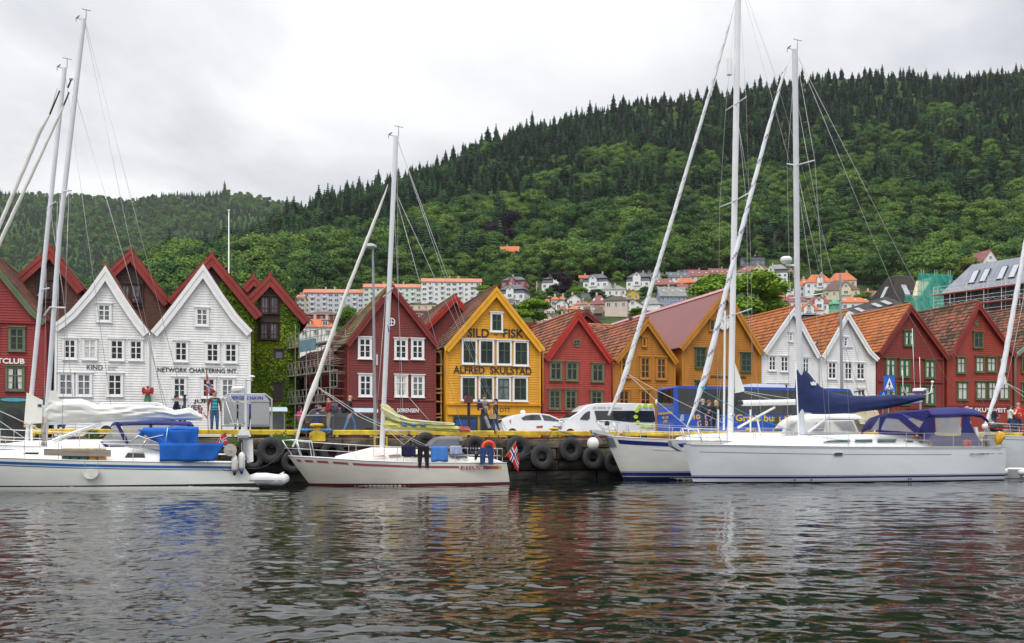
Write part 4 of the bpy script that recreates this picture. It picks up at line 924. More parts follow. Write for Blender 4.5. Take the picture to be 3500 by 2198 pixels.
    for i, (x, y, r_, lb) in enumerate(ty):
        o = p if i == 0 else copy_tree(p); o['label'] = lb; vv = VQ-.2; u, z = UZ(x, y, vv); o.location = W(u, vv, z); s = r_*DV(x, vv)/F/.56; o.scale = (s, 1, s); o.rotation_euler = (rnd.uniform(-.08, .02), 0, TH)
        for c in o.children:
            if c.name.startswith('chain'):
                # top of the chain ends at the coping
                c.scale = (1, 1, max(.3, (1.95-z)/s/2.0))
    # weeds on the wall
    wm_ = leaf_mat('wall_weed_leaves', (.06, .11, .02), (.08, .13, .03))
    for x, y, s, lb in ((968, 1505, .5, 'tuft of green weeds growing from the quay wall by the big bollard'), (820, 1512, .3, 'green weeds on the quay wall behind the radar post'), (318, 1485, .22, 'small green weed tuft on the wall behind the left masts')):
        u, z = UZ(x, y, VQ-.1); mb = MB(); r_ = random.Random(x)
        for i in range(260):
            a, b, c = r_.gauss(0, s*.5), r_.uniform(-.18, .05), r_.gauss(0, s*.3)-.2*abs(r_.gauss(0, s*.4)); q = .03+.03*r_.random(); k = r_.uniform(-1, 1); mb.add([(a-q, b, c), (a, b-.03, c-q), (a+q, b+k*.02, c), (a, b, c+q)], [(0, 1, 2, 3)])
        o = mb.build('weeds', wm_); o.location = W(u, VQ-.1, z); o.rotation_euler = (0, 0, TH); tag(o, lb, 'weeds')
# ================= hillside town
def ground_D(x, y, g=None):
    Ds = np.linspace(125, 700, 400); zs = terr_z(np.full(400, float(x)), Ds); ys = HY-(zs-CZ)*F/Ds
    return float(np.interp(-y, -ys, Ds))
TM = {}
def town_mats():
    TM.update(w=M('town_white_render', (.74, .74, .74), .8, .07, .3), c=M('town_cream_render', (.66, .58, .40), .8, .08, .3), y=M('town_yellow_boards', (.58, .40, .08), .7, .1, .3), r=M('town_red_boards', (.24, .035, .03), .7, .1, .3),
              p=M('town_pink_render', (.62, .50, .44), .8, .08, .3), b=M('town_blue_render', (.26, .30, .42), .8, .1, .3), k=M('town_brown_boards', (.11, .06, .045), .8, .1, .3), g=M('town_grey_boards', (.16, .17, .20), .7, .1, .3), m=M('town_rose_render', (.52, .28, .26), .8, .08, .3),
              v=M('town_pale_violet_render', (.56, .56, .63), .8, .05, .2), gr=M('town_pale_green_render', (.60, .66, .60), .8, .05, .2), bk=M('town_brick', (.20, .09, .07), .9, .15, 1.2))
    def tl(n, c, f=.55): return tile_mat(n, tuple(q*f for q in c), c, tuple(min(1, q*1.2) for q in c))
    TM.update(O=M('town_orange_tiles', (.47, .13, .045), .8, .16, .7), S=M('town_slate', (.075, .08, .10), .6, .2, .6), G=M('town_grey_slate', (.20, .205, .19), .7, .2, .6), R=M('town_maroon_tiles', (.22, .075, .065), .8, .2, .6), N=M('town_brown_tiles', (.12, .07, .055), .8, .2, .6),
              D=M('town_dark_tiles', (.055, .045, .04), .75, .3, .8), SA=M('block_salmon_tiles', (.48, .17, .10), .8, .08, .3), wf=M('town_window_frame', (.72, .72, .72), .6, .03), gl=M('town_window_glass', (.09, .10, .12), .15, .5, .4, spec=.7), ch=M('town_chimney', (.5, .46, .42), .85, .2, .8), mt=M('balcony_panel', (.70, .71, .73), .6, .04))
def town_house(x0, x1, yb, ye, yr, kind, wall, roof, label, D=None, rot=-14, dep=None, fg=None, rows=None, cols=None, chim=1, dorm=0, name='villa', cat='house', win=True, sky=0, brk=None, group='houses on the slope below the wood', fgmat=None, oh=.45):
    xm = (x0+x1)/2; D = D or ground_D(xm, yb); k = D/F
    a = R(rot); w_ = (x1-x0)*k/max(.5, math.cos(a)); zb = float(terr_z(xm, D)); ztop = lambda y: CZ+(HY-y)*k
    base = min(zb, ztop(yb))-3; hb = ztop(yb)-base; he = ztop(ye)-base; hr = ztop(yr)-base; d = dep or max(6, w_*.75)
    t = thing(name, label, cat, world=Vector(((xm-CX)*k, D, base)), rot=a, group=group)
    X0, X1 = -w_/2, w_/2; mb = MB()
    if kind == 'gabf': mb.prism([(X0, 0), (X1, 0), (X1, he), (0, hr-.15), (X0, he)], 0, d)
    elif kind == 'gabs': mb.prism([(0, 0), (d, 0), (d, he), (d/2, hr-.15), (0, he)], X0, X1, ax='x')
    else: mb.box(X0, X1, 0, d, 0, he)
    mb.build('wall', TM[wall], t)
    rb = MB(); o = oh; th = .22
    if kind == 'gabf':
        for s in (-1, 1):
            sl = (hr-he)/(w_/2); e = (s*(w_/2+o), he-o*sl)
            rb.prism([(0, hr+.03), e, (e[0], e[1]-th), (0, hr+.03-th)] if s > 0 else [(0, hr+.03), (0, hr+.03-th), (e[0], e[1]-th), e], -o, d+o)
    elif kind == 'gabs':
        sl = (hr-he)/(d/2)
        rb.prism([(d/2, hr+.03), (-o, he-o*sl), (-o, he-o*sl-th), (d/2, hr+.03-th)], X0-o, X1+o, ax='x'); rb.prism([(d/2, hr+.03), (d/2, hr+.03-th), (d+o, he-o*sl-th), (d+o, he-o*sl)], X0-o, X1+o, ax='x')
    elif kind in ('hip', 'mans'):
        z0 = he; ix = 0
        if kind == 'mans':
            zk = ztop(brk)-base if brk else he+(hr-he)*.45; ins = .7
            q = [(X0-.15, -.15), (X1+.15, -.15), (X1+.15, d+.15), (X0-.15, d+.15)]; q2 = [(X0+ins, ins), (X1-ins, ins), (X1-ins, d-ins), (X0+ins, d-ins)]
            rb.add([(p[0], p[1], he+.02) for p in q]+[(p[0], p[1], zk) for p in q2], [(0, 1, 5, 4), (1, 2, 6, 5), (2, 3, 7, 6), (3, 0, 4, 7), (3, 2, 1, 0)], 1); z0 = zk; ix = ins-.3
        A = (X0-o+ix, -o+ix); B = (X1+o-ix, d+o-ix); run = min(B[0]-A[0], B[1]-A[1])/2; cx, cy = (A[0]+B[0])/2, (A[1]+B[1])/2
        rl = max(.2, (B[0]-A[0])/2-run*(.75)); 
        v = [(A[0], A[1], z0), (B[0], A[1], z0), (B[0], B[1], z0), (A[0], B[1], z0), (cx-rl, cy, hr), (cx+rl, cy, hr)]
        rb.add(v, [(0, 1, 5, 4), (1, 2, 5), (2, 3, 4, 5), (3, 0, 4), (3, 2, 1, 0)])
    else: rb.box(X0-.1, X1+.1, -.1, d+.1, he, he+.3)
    rf = rb.build('roof', [TM[roof], TM['S']], t)
    if fg:   # front gable: (cx fraction, width px, peak y, eave y)
        f, wp, yp, ye2 = fg; c = X0+w_*f; g2 = wp*k/2; zp, ze = ztop(yp)-base, ztop(ye2)-base
        mb = MB(); mb.prism([(c-g2, hb*.0+he-2.5), (c+g2, he-2.5), (c+g2, ze), (c, zp), (c-g2, ze)], -.5, d*.4); mb.build('front_gable', TM[fgmat or wall], t)
        mb = MB(); sl = (zp-ze)/g2
        for s in (-1, 1):
            e = (c+s*(g2+.3), ze-.3*sl); p = [(c, zp+.18), e, (e[0], e[1]-.15), (c, zp+.02)]; mb.prism(p if s > 0 else p[::-1], -.75, d*.42)
        mb.build('gable_roof', TM[roof], t)
        win_unit(t, c, -.5, (ze+zp)/2-.6, 1.0, 1.1); win_unit(t, c, -.5, he-1.3+.3, 1.7, 1.3)
    fh = 2.9
    if win:
        nr = rows if rows is not None else max(1, int((he-hb)/fh+.35)); ncol = cols or max(2, int(w_/3.0))
        for r_ in range(nr):
            zc = he-1.55-r_*fh if kind != 'x' else 0
            for c in range(ncol):
                xx = X0+w_*(c+.5)/ncol; win_unit(t, xx, 0, zc, .95 if (c+r_) % 3 else 1.3, 1.35)
            if abs(rot) > 8:
                for c in range(2):
                    yy = d*(c+.6)/2.3
                    win_unit(t, X1 if rot < 0 else X0, yy, zc, .9, 1.3, side=1 if rot < 0 else -1)
        if kind == 'gabf' and hr-he > 2.2: win_unit(t, 0, 0, he+(hr-he)*.22, 1.0, 1.2)
    for i in range(chim):
        xx = X0+w_*(.25+.5*((i*.7+x0*.013) % 1)); yy = d/2+.6; mb = MB(); mb.box(xx-.35, xx+.35, yy-.35, yy+.35, hr-1.6, hr+1.1); mb.box(xx-.42, xx+.42, yy-.42, yy+.42, hr+1.1, hr+1.28); mb.build('chimney', TM['ch'], rf)
    for i in range(dorm):
        xx = X0+w_*(i+.5)/dorm; z0 = he+.25; mb = MB(); mb.box(xx-.8, xx+.8, .25, 2.8, z0, z0+1.5, 0); mb.box(xx-1, xx+1, .05, 2.9, z0+1.5, z0+1.66, 1); dm = mb.build('dormer', [TM['w'], TM['S']], rf)
        win_unit(t, xx, .25, z0+.8, 1.2, 1.0)
    for i in range(sky):
        if kind in ('gabs', 'hip') or True:
            xx = X0+w_*(i+.5)/sky; f = .5; yy = -o+(d/2+o)*f; zz = he+(hr-he)*f+.06; sl = math.atan2(hr-he, d/2); mb = MB(); mb.box(-.45, .45, -.55, .55, 0, .1); mb.xf(Matrix.Translation((xx, yy, zz)) @ Matrix.Rotation(sl, 4, 'X')); mb.build('rooflight', M('rooflight_glass', (.35, .38, .42), .05, .1, 2, spec=1), rf)
    return t, base, k
_wu = {}
def win_unit(t, x, y, z, w_, h, side=0):
    key = (round(w_, 2), round(h, 2), side)
    if key not in _wu:
        mb = MB(); f = .1
        for (a, b, c, d) in ((-w_/2-f, w_/2+f, h/2, h/2+f), (-w_/2-f, w_/2+f, -h/2-f, -h/2), (-w_/2-f, -w_/2, -h/2, h/2), (w_/2, w_/2+f, -h/2, h/2), (-.05, .05, -h/2, h/2)): mb.box(a, b, -.10, .0, c, d, 0)
        mb.box(-w_/2, w_/2, -.05, -.012, -h/2, h/2, 1)
        if side: mb.xf(Matrix.Rotation(R(90*side), 4, 'Z'))
        o = mb.build('window', [TM['wf'], TM['gl']], t); _wu[key] = o.data
    else:
        o = bpy.data.objects.new('window', _wu[key]); C.objects.link(o); o.parent = t
    o.location = (x, y, z); return o
def block(x0, x1, ye, yr, yb, wall, label, D, nb, floors=4):
    t, base, k = town_house(x0, x1, yb, ye, yr, 'gabs', wall, 'SA', label, D=D, rot=3, dep=11, win=False, chim=2, name='apartment_block', cat='apartment block', sky=3, group='apartment blocks with salmon roofs')
    w_ = (x1-x0)*k/math.cos(R(3)); he = CZ+(HY-ye)*k-base; fh = 17.3*k
    pat = ['w', 'B', 'n', 'B', 'w', 'w', 'B', 'n', 'B', 'w'][:nb] if nb >= 8 else ['w', 'B', 'w']
    n = len(pat)
    for f in range(floors):
        z = he-1.5-f*fh
        for i, p in enumerate(pat):
            x = -w_/2+w_*(i+.5)/n
            if p == 'B':
                win_unit(t, x-.2, 0, z, .9, 1.5)
                mb = MB(); bw = w_/n*.62; mb.box(x-bw/2, x+bw/2, -1.1, -1.0, z-1.35, z-.45); mb.box(x-bw/2, x+bw/2, -1.1, -.02, z-1.5, z-1.352); mb.box(x-bw/2, x-bw/2+.08, -.998, -.02, z-1.35, z-.45); mb.box(x+bw/2-.08, x+bw/2, -.998, -.02, z-1.35, z-.45); mb.build('balcony', TM['mt'], t)
            else: win_unit(t, x, 0, z, 1.9 if p == 'w' else 1.2, 1.15)
def build_town():
    town_mats(); T = town_house
    block(1014, 1037, 1016, 1002, 1078, 'c', 'short cream end of the salmon roofed apartment row at its left', 500, 3, 3)
    block(1038, 1242, 999, 983, 1066, 'v', 'lowest pale violet apartment block with salmon roof and balconies', 520, 10, 4)
    block(1243, 1440, 981, 965, 1052, 'gr', 'middle pale green apartment block one step up the slope', 520, 10, 4)
    block(1441, 1645, 962, 946, 1040, 'w', 'highest white apartment block at the right end of the balconied row', 520, 10, 4)
    T(1042, 1156, 1100, 1076, 1059, 'hip', 'r', 'N', 'red walled building with brown hipped roof below the violet apartment block', chim=2, rot=0)
    T(1022, 1140, 1175, 1118, 1085, 'hip', 'w', 'O', 'white building with orange hipped roof seen above the scaffolding', chim=2, dorm=2, rot=2, D=270)
    T(1397, 1492, 1066, 1040, 1018, 'hip', 'c', 'N', 'cream building with brown hipped roof behind the red brown warehouse gable', rot=-4, sky=2)
    T(1490, 1530, 1060, 1040, 1022, 'gabs', 'c', 'O', 'small cream house with orange roof joined to the brown hipped one', rot=0)
    T(1412, 1492, 1105, 1062, 1054, 'gabs', 'm', 'R', 'rose coloured low building between the dark red house and yellow house', rot=0, D=300)
    T(1712, 1797, 1004, 962, 941, 'mans', 'r', 'S', 'red villa with grey mansard roof standing behind a white villa', fg=(.45, 28, 944, 958), brk=957)
    T(1704, 1791, 1032, 1003, 968, 'mans', 'w', 'S', 'white villa with grey mansard roof in front of the red villa', fg=(.45, 27, 977, 988), brk=989, rot=-18)
    T(1852, 1930, 997, 967, 941, 'mans', 'w', 'N', 'white villa with brown mansard roof left behind the purple beech', fg=(.62, 18, 938, 950), brk=952)
    T(1857, 1899, 1015, 1000, 990, 'hip', 'w', 'S', 'small white pavilion with grey roof below the purple beech', rot=-5)
    T(1980, 2011, 968, 948, 938, 'gabs', 'k', 'O', 'small brown house with orange roof at the edge of the wood', rot=-5)
    T(1994, 2076, 1002, 963, 932, 'mans', 'w', 'S', 'white villa with slate mansard right of the small brown house', fg=(.4, 27, 940, 952), brk=951, rot=-16)
    T(1986, 2054, 1018, 1004, 1001, 'flat', 'g', 'G', 'long flat roofed grey carport below the white mansard villas', rot=0, chim=0, win=False, name='carport', cat='carport')
    T(1812, 1856, 1014, 1004, 1002, 'flat', 'g', 'G', 'flat roofed shed beside the hillside flagpole', rot=0, chim=0, win=False, name='shed', cat='shed')
    T(2052, 2140, 1016, 990, 971, 'hip', 'w', 'G', 'wide white house with grey hipped roof and one central dormer', dorm=1, rot=-4)
    T(2141, 2185, 1023, 1003, 988, 'gabf', 'y', 'y', 'small yellow house below a white mansard villa', rot=-8)
    T(2142, 2219, 992, 961, 928, 'mans', 'w', 'S', 'white villa with slate mansard and round arched front gable', fg=(.45, 27, 930, 941), brk=947)
    T(2170, 2252, 958, 921, 906, 'hip', 'w', 'O', 'tall white house with orange hipped roof at the top of the town', rot=-20)
    T(2310, 2390, 940, 922, 910, 'hip', 'w', 'O', 'orange hipped roof just showing above the maroon terrace', rot=-4, chim=2)
    T(2284, 2358, 965, 946, 925, 'gabs', 'w', 'S', 'left end of the terrace with grey violet roof', rot=6, sky=3, dep=11)
    T(2358, 2430, 962, 942, 918, 'gabs', 'c', 'R', 'terrace house with maroon roof next to the grey violet one', rot=6, sky=3, dep=11)
    T(2430, 2516, 958, 938, 913, 'gabs', 'c', 'R', 'terrace house with maroon roof and many rooflights left of the big mast', rot=6, sky=5, dep=11)
    T(2516, 2640, 965, 929, 901, 'hip', 'c', 'R', 'cream corner house with maroon roof closing the terrace on the right', rot=-12, fg=(.62, 32, 905, 915), sky=2)
    T(2233, 2311, 1000, 973, 948, 'hip', 'k', 'R', 'brown house with maroon hipped roof above the blue house', rot=-5, sky=2)
    T(2311, 2376, 985, 967, 946, 'hip', 'bk', 'O', 'brick house with bright orange hipped roof above the green tree', rot=-8)
    T(2256, 2348, 1050, 1009, 976, 'gabs', 'b', 'G', 'blue house with pale grey slate roof and three rooflights', rot=4, sky=3, chim=1, cols=5)
    T(2068, 2143, 1082, 1027, 1008, 'hip', 'p', 'D', 'plain pinkish house with dark hipped roof and few windows', rot=-12, rows=1, cols=3)
    T(2128, 2196, 1064, 1040, 1021, 'gabf', 'w', 'R', 'white gabled house with maroon roof behind the furled jib', rot=-10)
    T(2190, 2256, 1062, 1040, 1014, 'hip', 'w', 'G', 'pale stone house with weathered grey hipped roof by the jib', rot=-10, win=False)
    T(1861, 1880, 1050, 1031, 1020, 'hip', 'w', 'O', 'little white turret with pointed orange roof', rot=0, chim=0, cols=1, dep=4)
    T(1884, 1911, 1052, 1024, 1011, 'hip', 'p', 'O', 'small pinkish house with orange pyramid roof beside the turret', rot=0, dep=5)
    T(1913, 1931, 1052, 1023, 1010, 'hip', 'w', 'O', 'narrow white house with pointed orange roof', rot=0, cols=1, dep=4)
    T(1899, 1940, 1060, 1035, 1022, 'gabf', 'w', 'S', 'white gabled house with dark roof edges amid small orange roofs', rot=-6)
    T(1938, 1988, 1046, 1021, 1004, 'gabf', 'w', 'N', 'broad white gabled house with brown roof', rot=-6)
    T(1965, 2014, 1058, 1041, 1025, 'hip', 'w', 'O', 'white house under a bright orange roof with one dormer', rot=-8, dorm=1)
    T(1941, 1982, 1070, 1057, 1044, 'hip', 'y', 'O', 'low yellow house with orange roof', rot=-5, chim=1)
    T(2016, 2068, 1064, 1040, 1006, 'hip', 'm', 'R', 'rose coloured house with tall maroon roof', rot=-15, sky=2, chim=1)
    T(2001, 2058, 1094, 1067, 1043, 'gabs', 'k', 'N', 'brown house with plain brown roof and single rooflight', rot=0, sky=1, win=False)
    T(1982, 2043, 1120, 1092, 1056, 'gabf', 'c', 'N', 'blank cream gable wall rising behind the coral red house', rot=-8, win=False, D=240)
    T(1850, 1893, 1104, 1086, 1068, 'gabf', 'w', 'O', 'white house with orange gable edges just above the coral red ridge', rot=-6)
    T(1896, 1948, 1106, 1090, 1072, 'gabs', 'p', 'N', 'pinkish house with long brown roof right behind the tiled warehouse', rot=4)
    T(2300, 2352, 1000, 984, 966, 'gabs', 'w', 'R', 'white house with maroon roof tucked under the grey violet terrace', rot=4)
    T(2396, 2450, 990, 972, 952, 'hip', 'w', 'O', 'white house with orange roof below the middle of the terrace', rot=-8)
    T(1868, 1896, 1070, 1056, 1043, 'gabf', 'w', 'R', 'small white house with maroon gable beside the near green tree', rot=-5)
    T(1906, 1940, 1078, 1062, 1043, 'hip', 'w', 'R', 'small white house with steep maroon roof below the dark edged one', rot=-5)
    T(1737, 1778, 1075, 1042, 1030, 'gabs', 'k', 'N', 'dark brown building with white dormer band behind the yellow gable', rot=0, dorm=2)
    T(2530, 2615, 910, 890, 871, 'mans', 'g', 'S', 'dark grey modern house highest above the maroon corner roof', rot=0, dorm=1, brk=876)
    T(2622, 2690, 968, 933, 900, 'mans', 'w', 'G', 'white villa with pale grey roof just right of the big mast', rot=-14, fg=(.2, 26, 906, 925), brk=920)
    T(2690, 2716, 950, 932, 921, 'gabs', 'w', 'R', 'small white house with red roof beneath the radar dome', rot=0)
    T(2636, 2714, 1025, 985, 958, 'hip', 'w', 'G', 'white apartment house with flat grey slate roof above the round tree', rot=0, dorm=1)
    T(2733, 2768, 1012, 976, 950, 'hip', 'w', 'O', 'white house with orange roof half hidden by the right mast', rot=-6, sky=1)
    T(2755, 2842, 1018, 965, 933, 'hip', 'w', 'O', 'large white villa with orange roof and arched central dormer', rot=-10, fg=(.55, 20, 936, 948))
    T(2835, 2924, 990, 959, 927, 'hip', 'c', 'O', 'cream villa with tall orange hipped roof backing on the wood', rot=-14)
    T(2818, 2934, 1026, 992, 956, 'hip', 'c', 'N', 'pale yellow villa with brown roof and cream gable', rot=-12, fg=(.62, 34, 965, 984))
    T(2876, 2980, 1056, 1034, 1011, 'hip', 'w', 'O', 'low white house with long bright orange roof and three rooflights', rot=-3, sky=3)
    T(2944, 3022, 1030, 1010, 990, 'hip', 'w', 'O', 'white house with salmon orange roof left of the slate tower roof', rot=-8, dorm=1)
    T(2678, 2757, 1068, 1031, 1003, 'hip', 'w', 'R', 'white house with rose maroon hipped roof left of the right mast', rot=-10, sky=1)
    T(2762, 2836, 1084, 1037, 1009, 'hip', 'w', 'R', 'white house with rose maroon roof and wide white dormer', rot=-10, fg=(.5, 30, 1013, 1023))
    T(2735, 2800, 1092, 1061, 1033, 'hip', 'w', 'O', 'white house with orange roof and white front gable by the mast', rot=-5, fg=(.45, 34, 1036, 1048), sky=1)
    T(2742, 2812, 1110, 1086, 1064, 'mans', 'g', 'S', 'small dark glazed roof pavilion in front of the orange roofed house', rot=0, D=230)
    T(2645, 2678, 1035, 1014, 993, 'gabs', 'm', 'O', 'orange roofed house partly hidden by the round tree', rot=-20)
    T(2650, 2700, 1075, 1052, 1034, 'gabs', 'm', 'R', 'rose house with maroon roof at the foot of the round tree', rot=-10)
    T(1709, 1772, 884, 858, 838, 'gabs', 'y', 'O', 'yellow villa with orange roof standing alone inside the wood', rot=-5, D=640, dep=8)
    T(3358, 3413, 915, 888, 852, 'gabf', 'w', 'R', 'white tower house with maroon roof above the long scaffolded building', rot=14, D=430, dep=9, chim=0, name='tower_house')
    # green copper turret
    D = 235; k = D/F; t = thing('copper_turret', 'green copper domed turret between the orange roofs', 'turret', world=Vector(((2852-CX)*k, D, 15)), rot=0); cu = M('green_copper', (.10, .33, .20), .6, .2, 2)
    z = lambda y: CZ+(HY-y)*k-15
    mb = MB(); mb.lathe([(1.35, 0), (1.35, z(1062)), (1.15, z(1058)), (1.15, z(1044)), (1.4, z(1043)), (1.42, z(1041)), (1.2, z(1036)), (.8, z(1029)), (.3, z(1025)), (.25, z(1023)), (.02, z(1021))], n=12); mb.build('dome', cu, t, smooth=2)
    mb = MB()
    for i in range(8): a = math.pi*i/4; mb.box(1.17*math.cos(a)-.12, 1.17*math.cos(a)+.12, 1.17*math.sin(a)-.12, 1.17*math.sin(a)+.12, z(1057), z(1045))
    mb.build('column', cu, t)
    # dark slate school: long wing, steep pavilion roof and the netted gable
    sl = M('ribbed_dark_tiles', (.06, .052, .05), .7, .25, 1, stretch=(1, 1, 1), bump=.3, bscale=8); gt = M('green_eaves', (.12, .24, .16), .6)
    Dn = 190; k = Dn/F; zb = 8.; t = thing('slate_building', 'large dark tiled building with steep pavilion roof and green eaves', 'building', world=Vector(((3110-CX)*k, Dn, zb)), rot=R(12)); X = lambda x: (x-3110)*k*1.02; Z = lambda y: CZ+(HY-y)*k-zb
    mb = MB(); mb.box(X(3050), X(3224), .5, 11, 0, Z(1046)); mb.build('wall', TM['c'], t)
    mb = MB(); q = [(X(3046), .0), (X(3228), .0), (X(3228), 11.5), (X(3046), 11.5)]; q2 = [(X(3106), 4.4), (X(3164), 4.4), (X(3164), 7), (X(3106), 7)]
    mb.add([(p[0], p[1], Z(1046)) for p in q]+[(p[0], p[1], Z(928)) for p in q2], [(0, 1, 5, 4), (1, 2, 6, 5), (2, 3, 7, 6), (3, 0, 4, 7), (3, 2, 1, 0), (4, 5, 6, 7)]); rf = mb.build('pavilion_roof', sl, t)
    n = 26; mb = MB()
    for i in range(n):
        f = i/n; z_ = Z(1046)+(Z(928)-Z(1046))*f; xa = X(3046)+(X(3106)-X(3046))*f; xb = X(3228)+(X(3164)-X(3228))*f; y = 4.4*f; mb.box(xa, xb, y-.07, y+.1, z_, z_+.09)
        mb.box(xa-.07, xa+.1, y, 11.5+(7-11.5)*f, z_, z_+.09)
    mb.build('tile_course', M('dark_tile_course', (.08, .07, .065), .8), rf)
    # long wing running away from the quay behind the pavilion
    iv = t.matrix_basis.inverted(); E_ = [Vector((69.4, 176, 26.6)), Vector((65.0, 199, 26.6)), Vector((66.2, 214, 29.2)), Vector((69.6, 185, 29.2))]; E_ = [iv @ p for p in E_]; dn = Vector((0, 0, -.3)); mb = MB(); mb.add([tuple(p) for p in E_]+[tuple(p+dn) for p in E_], [(0, 3, 2, 1), (4, 5, 6, 7), (0, 1, 5, 4), (1, 2, 6, 5), (2, 3, 7, 6), (3, 0, 4, 7)]); mb.build('wing_roof', sl, t)
    mb = MB(); mb.add([tuple(p+dn) for p in E_]+[(p.x, p.y, 0) for p in E_], [(0, 1, 5, 4), (1, 2, 6, 5), (2, 3, 7, 6), (3, 0, 4, 7)]); mb.build('wing_wall', TM['c'], t)
    mb = MB(); mb.tube([E_[0]+Vector((0, -.1, -.25)), E_[1]+Vector((0, -.1, -.25))], .22, 6); mb.build('gutter', gt, t)
    RG = M('rooflight_glass', (.35, .38, .42), .05, .1, 2, spec=1)
    def rl(x, y, z_, tilt, w_=.8, h=1.6, yaw=0): m = MB(); m.box(-w_/2, w_/2, -h/2, h/2, 0, .12); m.xf(Matrix.Translation((x, y, z_)) @ Matrix.Rotation(yaw, 4, 'Z') @ Matrix.Rotation(tilt, 4, 'X')); m.build('rooflight', RG, t)
    s1 = math.atan2(Z(928)-Z(1046), 4.6)
    rl(X(3120), 2.3, Z(985), s1, 1.1, 2.6)
    m = MB(); m.box(-.55, .55, -1.2, 1.2, 0, .12); sx = math.atan2(Z(928)-Z(1046), X(3106)-X(3046)); m.xf(Matrix.Translation((X(3076)-.1, 5.2, Z(987))) @ Matrix.Rotation(-sx, 4, 'Y') @ Matrix.Rotation(R(90), 4, 'Z')); m.build('rooflight', RG, t)
    for f in (.12, .25, .5, .66, .8):
        c_ = E_[0].lerp(E_[1], f).lerp(E_[3].lerp(E_[2], f), .45); u_ = (E_[3]-E_[0]).normalized(); w_ = (E_[1]-E_[0]).normalized(); n_v = w_.cross(u_)*-1; n_v = n_v if n_v.z > 0 else -n_v; n_v.normalize(); m = MB(); q = [c_+u_*a*2.2+w_*b*.8+n_v*h for h in (.02, .15) for a, b in ((-1, -1), (1, -1), (1, 1), (-1, 1))]; m.add([tuple(p) for p in q], [(3, 2, 1, 0), (4, 5, 6, 7), (0, 1, 5, 4), (1, 2, 6, 5), (2, 3, 7, 6), (3, 0, 4, 7)]); m.build('rooflight', RG, t)
    m = MB(); m.prism([(X(3008)-.9, Z(1068)), (X(3008)+.9, Z(1068)), (X(3008), Z(1022))], .6, 4); m.build('green_gable', gt, t)
    ng = MB(); ng.prism([(X(3132), 0), (X(3222), 0), (X(3222), Z(1012)), (X(3177), Z(948)), (X(3132), Z(1012))], -1.6, 6); ng.build('side_gable', TM['c'], t)
    mb = MB()
    for s in (-1, 1):
        e = (X(3177)+s*(X(3222)-X(3177)+.4), Z(1012)-.6); p = [(X(3177), Z(944)), e, (e[0], e[1]-.9), (X(3177), Z(944)-1.1)]; mb.prism(p if s > 0 else p[::-1], -2.0, -1.62)
    mb.build('bargeboard', M('green_bargeboard', (.2, .45, .3), .6), t)
    for xx in (3157, 3197): win_unit(t, X(xx), -1.6, Z(1032), 1.0, 1.6)
    win_unit(t, X(3177), -1.6, Z(985), .9, 1.5)
    # netting hung on its scaffold
    s = thing('netted_scaffold', 'scaffold hung with green safety netting round the gable of the slate building', 'scaffolding', world=Vector(((3177-CX)*k, Dn-2.6, zb)), rot=R(12)); X2 = lambda x: (x-3177)*k*1.02
    net, n_, l_, b_ = nmat('green_netting'); b_.inputs['Base Color'].default_value = (.03, .36, .28, 1); b_.inputs['Alpha'].default_value = .62; b_.inputs['Roughness'].default_value = .8
    def sheet(x0, x1, y0, y1, yy, amp=.12, y0r=None):
        m = MB(); nx = 24; rows = []
        for j in range(7):
            f = j/6; rows.append([(X2(x0)+(X2(x1)-X2(x0))*i/nx, yy+amp*math.sin(i*1.3+j*.7)+.06*math.sin(i*3.1), Z(y1)+(Z(y0)-Z(y1))*f) for i in range(nx+1)])
        m.grid(rows); m.build('netting', net, s)
    sheet(3106, 3234, 946, 1074, -.5); sheet(3106, 3234, 946, 972, -.62, .1); sheet(3062, 3132, 1020, 1044, -.3, .15); sheet(3072, 3232, 1040, 1076, -.9, .15)
    tb = M('galvanised_tube', (.5, .5, .5), .4, .1, 3, metal=.4)
    mb = MB()
    for xx in (3122, 3131, 3172, 3180, 3222, 3230): mb.tube([(X2(xx), -.25, 0), (X2(xx), -.25, Z(931))], .05, 5)
    mb.build('standard', tb, s); mb = MB()
    for yy in (950, 972, 1006, 1022, 1042, 1060, 1072): mb.tube([(X2(3060 if yy > 1000 else 3122), -.25, Z(yy)), (X2(3232), -.25, Z(yy))], .04, 5)
    mb.build('ledger', tb, s)
    # red and white striped flag drum on the eaves
    t = thing('warning_banner', 'red and white striped banner hanging from the green eaves', 'banner', world=Vector(((3022-CX)*k, Dn-4.2, CZ+(HY-1062)*k)), rot=0); mb = MB()
    for i in range(5): mb.box(-.42+i*.17, -.42+(i+1)*.17-.002, -.05, .05, 0, 1.55, i % 2)
    mb.build('banner', [M('banner_red', (.55, .02, .02), .6), WHITE()], t)
    # long building under repair with white scaffold, angled away
    D0, D1 = 150., 135.; A = Vector(((3212-CX)/F*D0, D0, 0)); B = Vector(((3640-CX)/F*D1, D1, 0)); L_ = (B-A).length; rot = math.atan2((B-A).y, (B-A).x); zb = 4.
    t = thing('long_building', 'long dark building with grey metal roof and paired rooflights under repair', 'building', world=Vector((A.x, A.y, zb)), rot=rot)
    def ZZ(y, D): return CZ+(HY-y)*D/F-zb
    wt = ZZ(1008, D0); mb = MB(); mb.box(.3, L_, .6, 13, 0, wt); mb.build('wall', M('soot_brown_wall', (.045, .036, .034), .85, .25, .6), t)
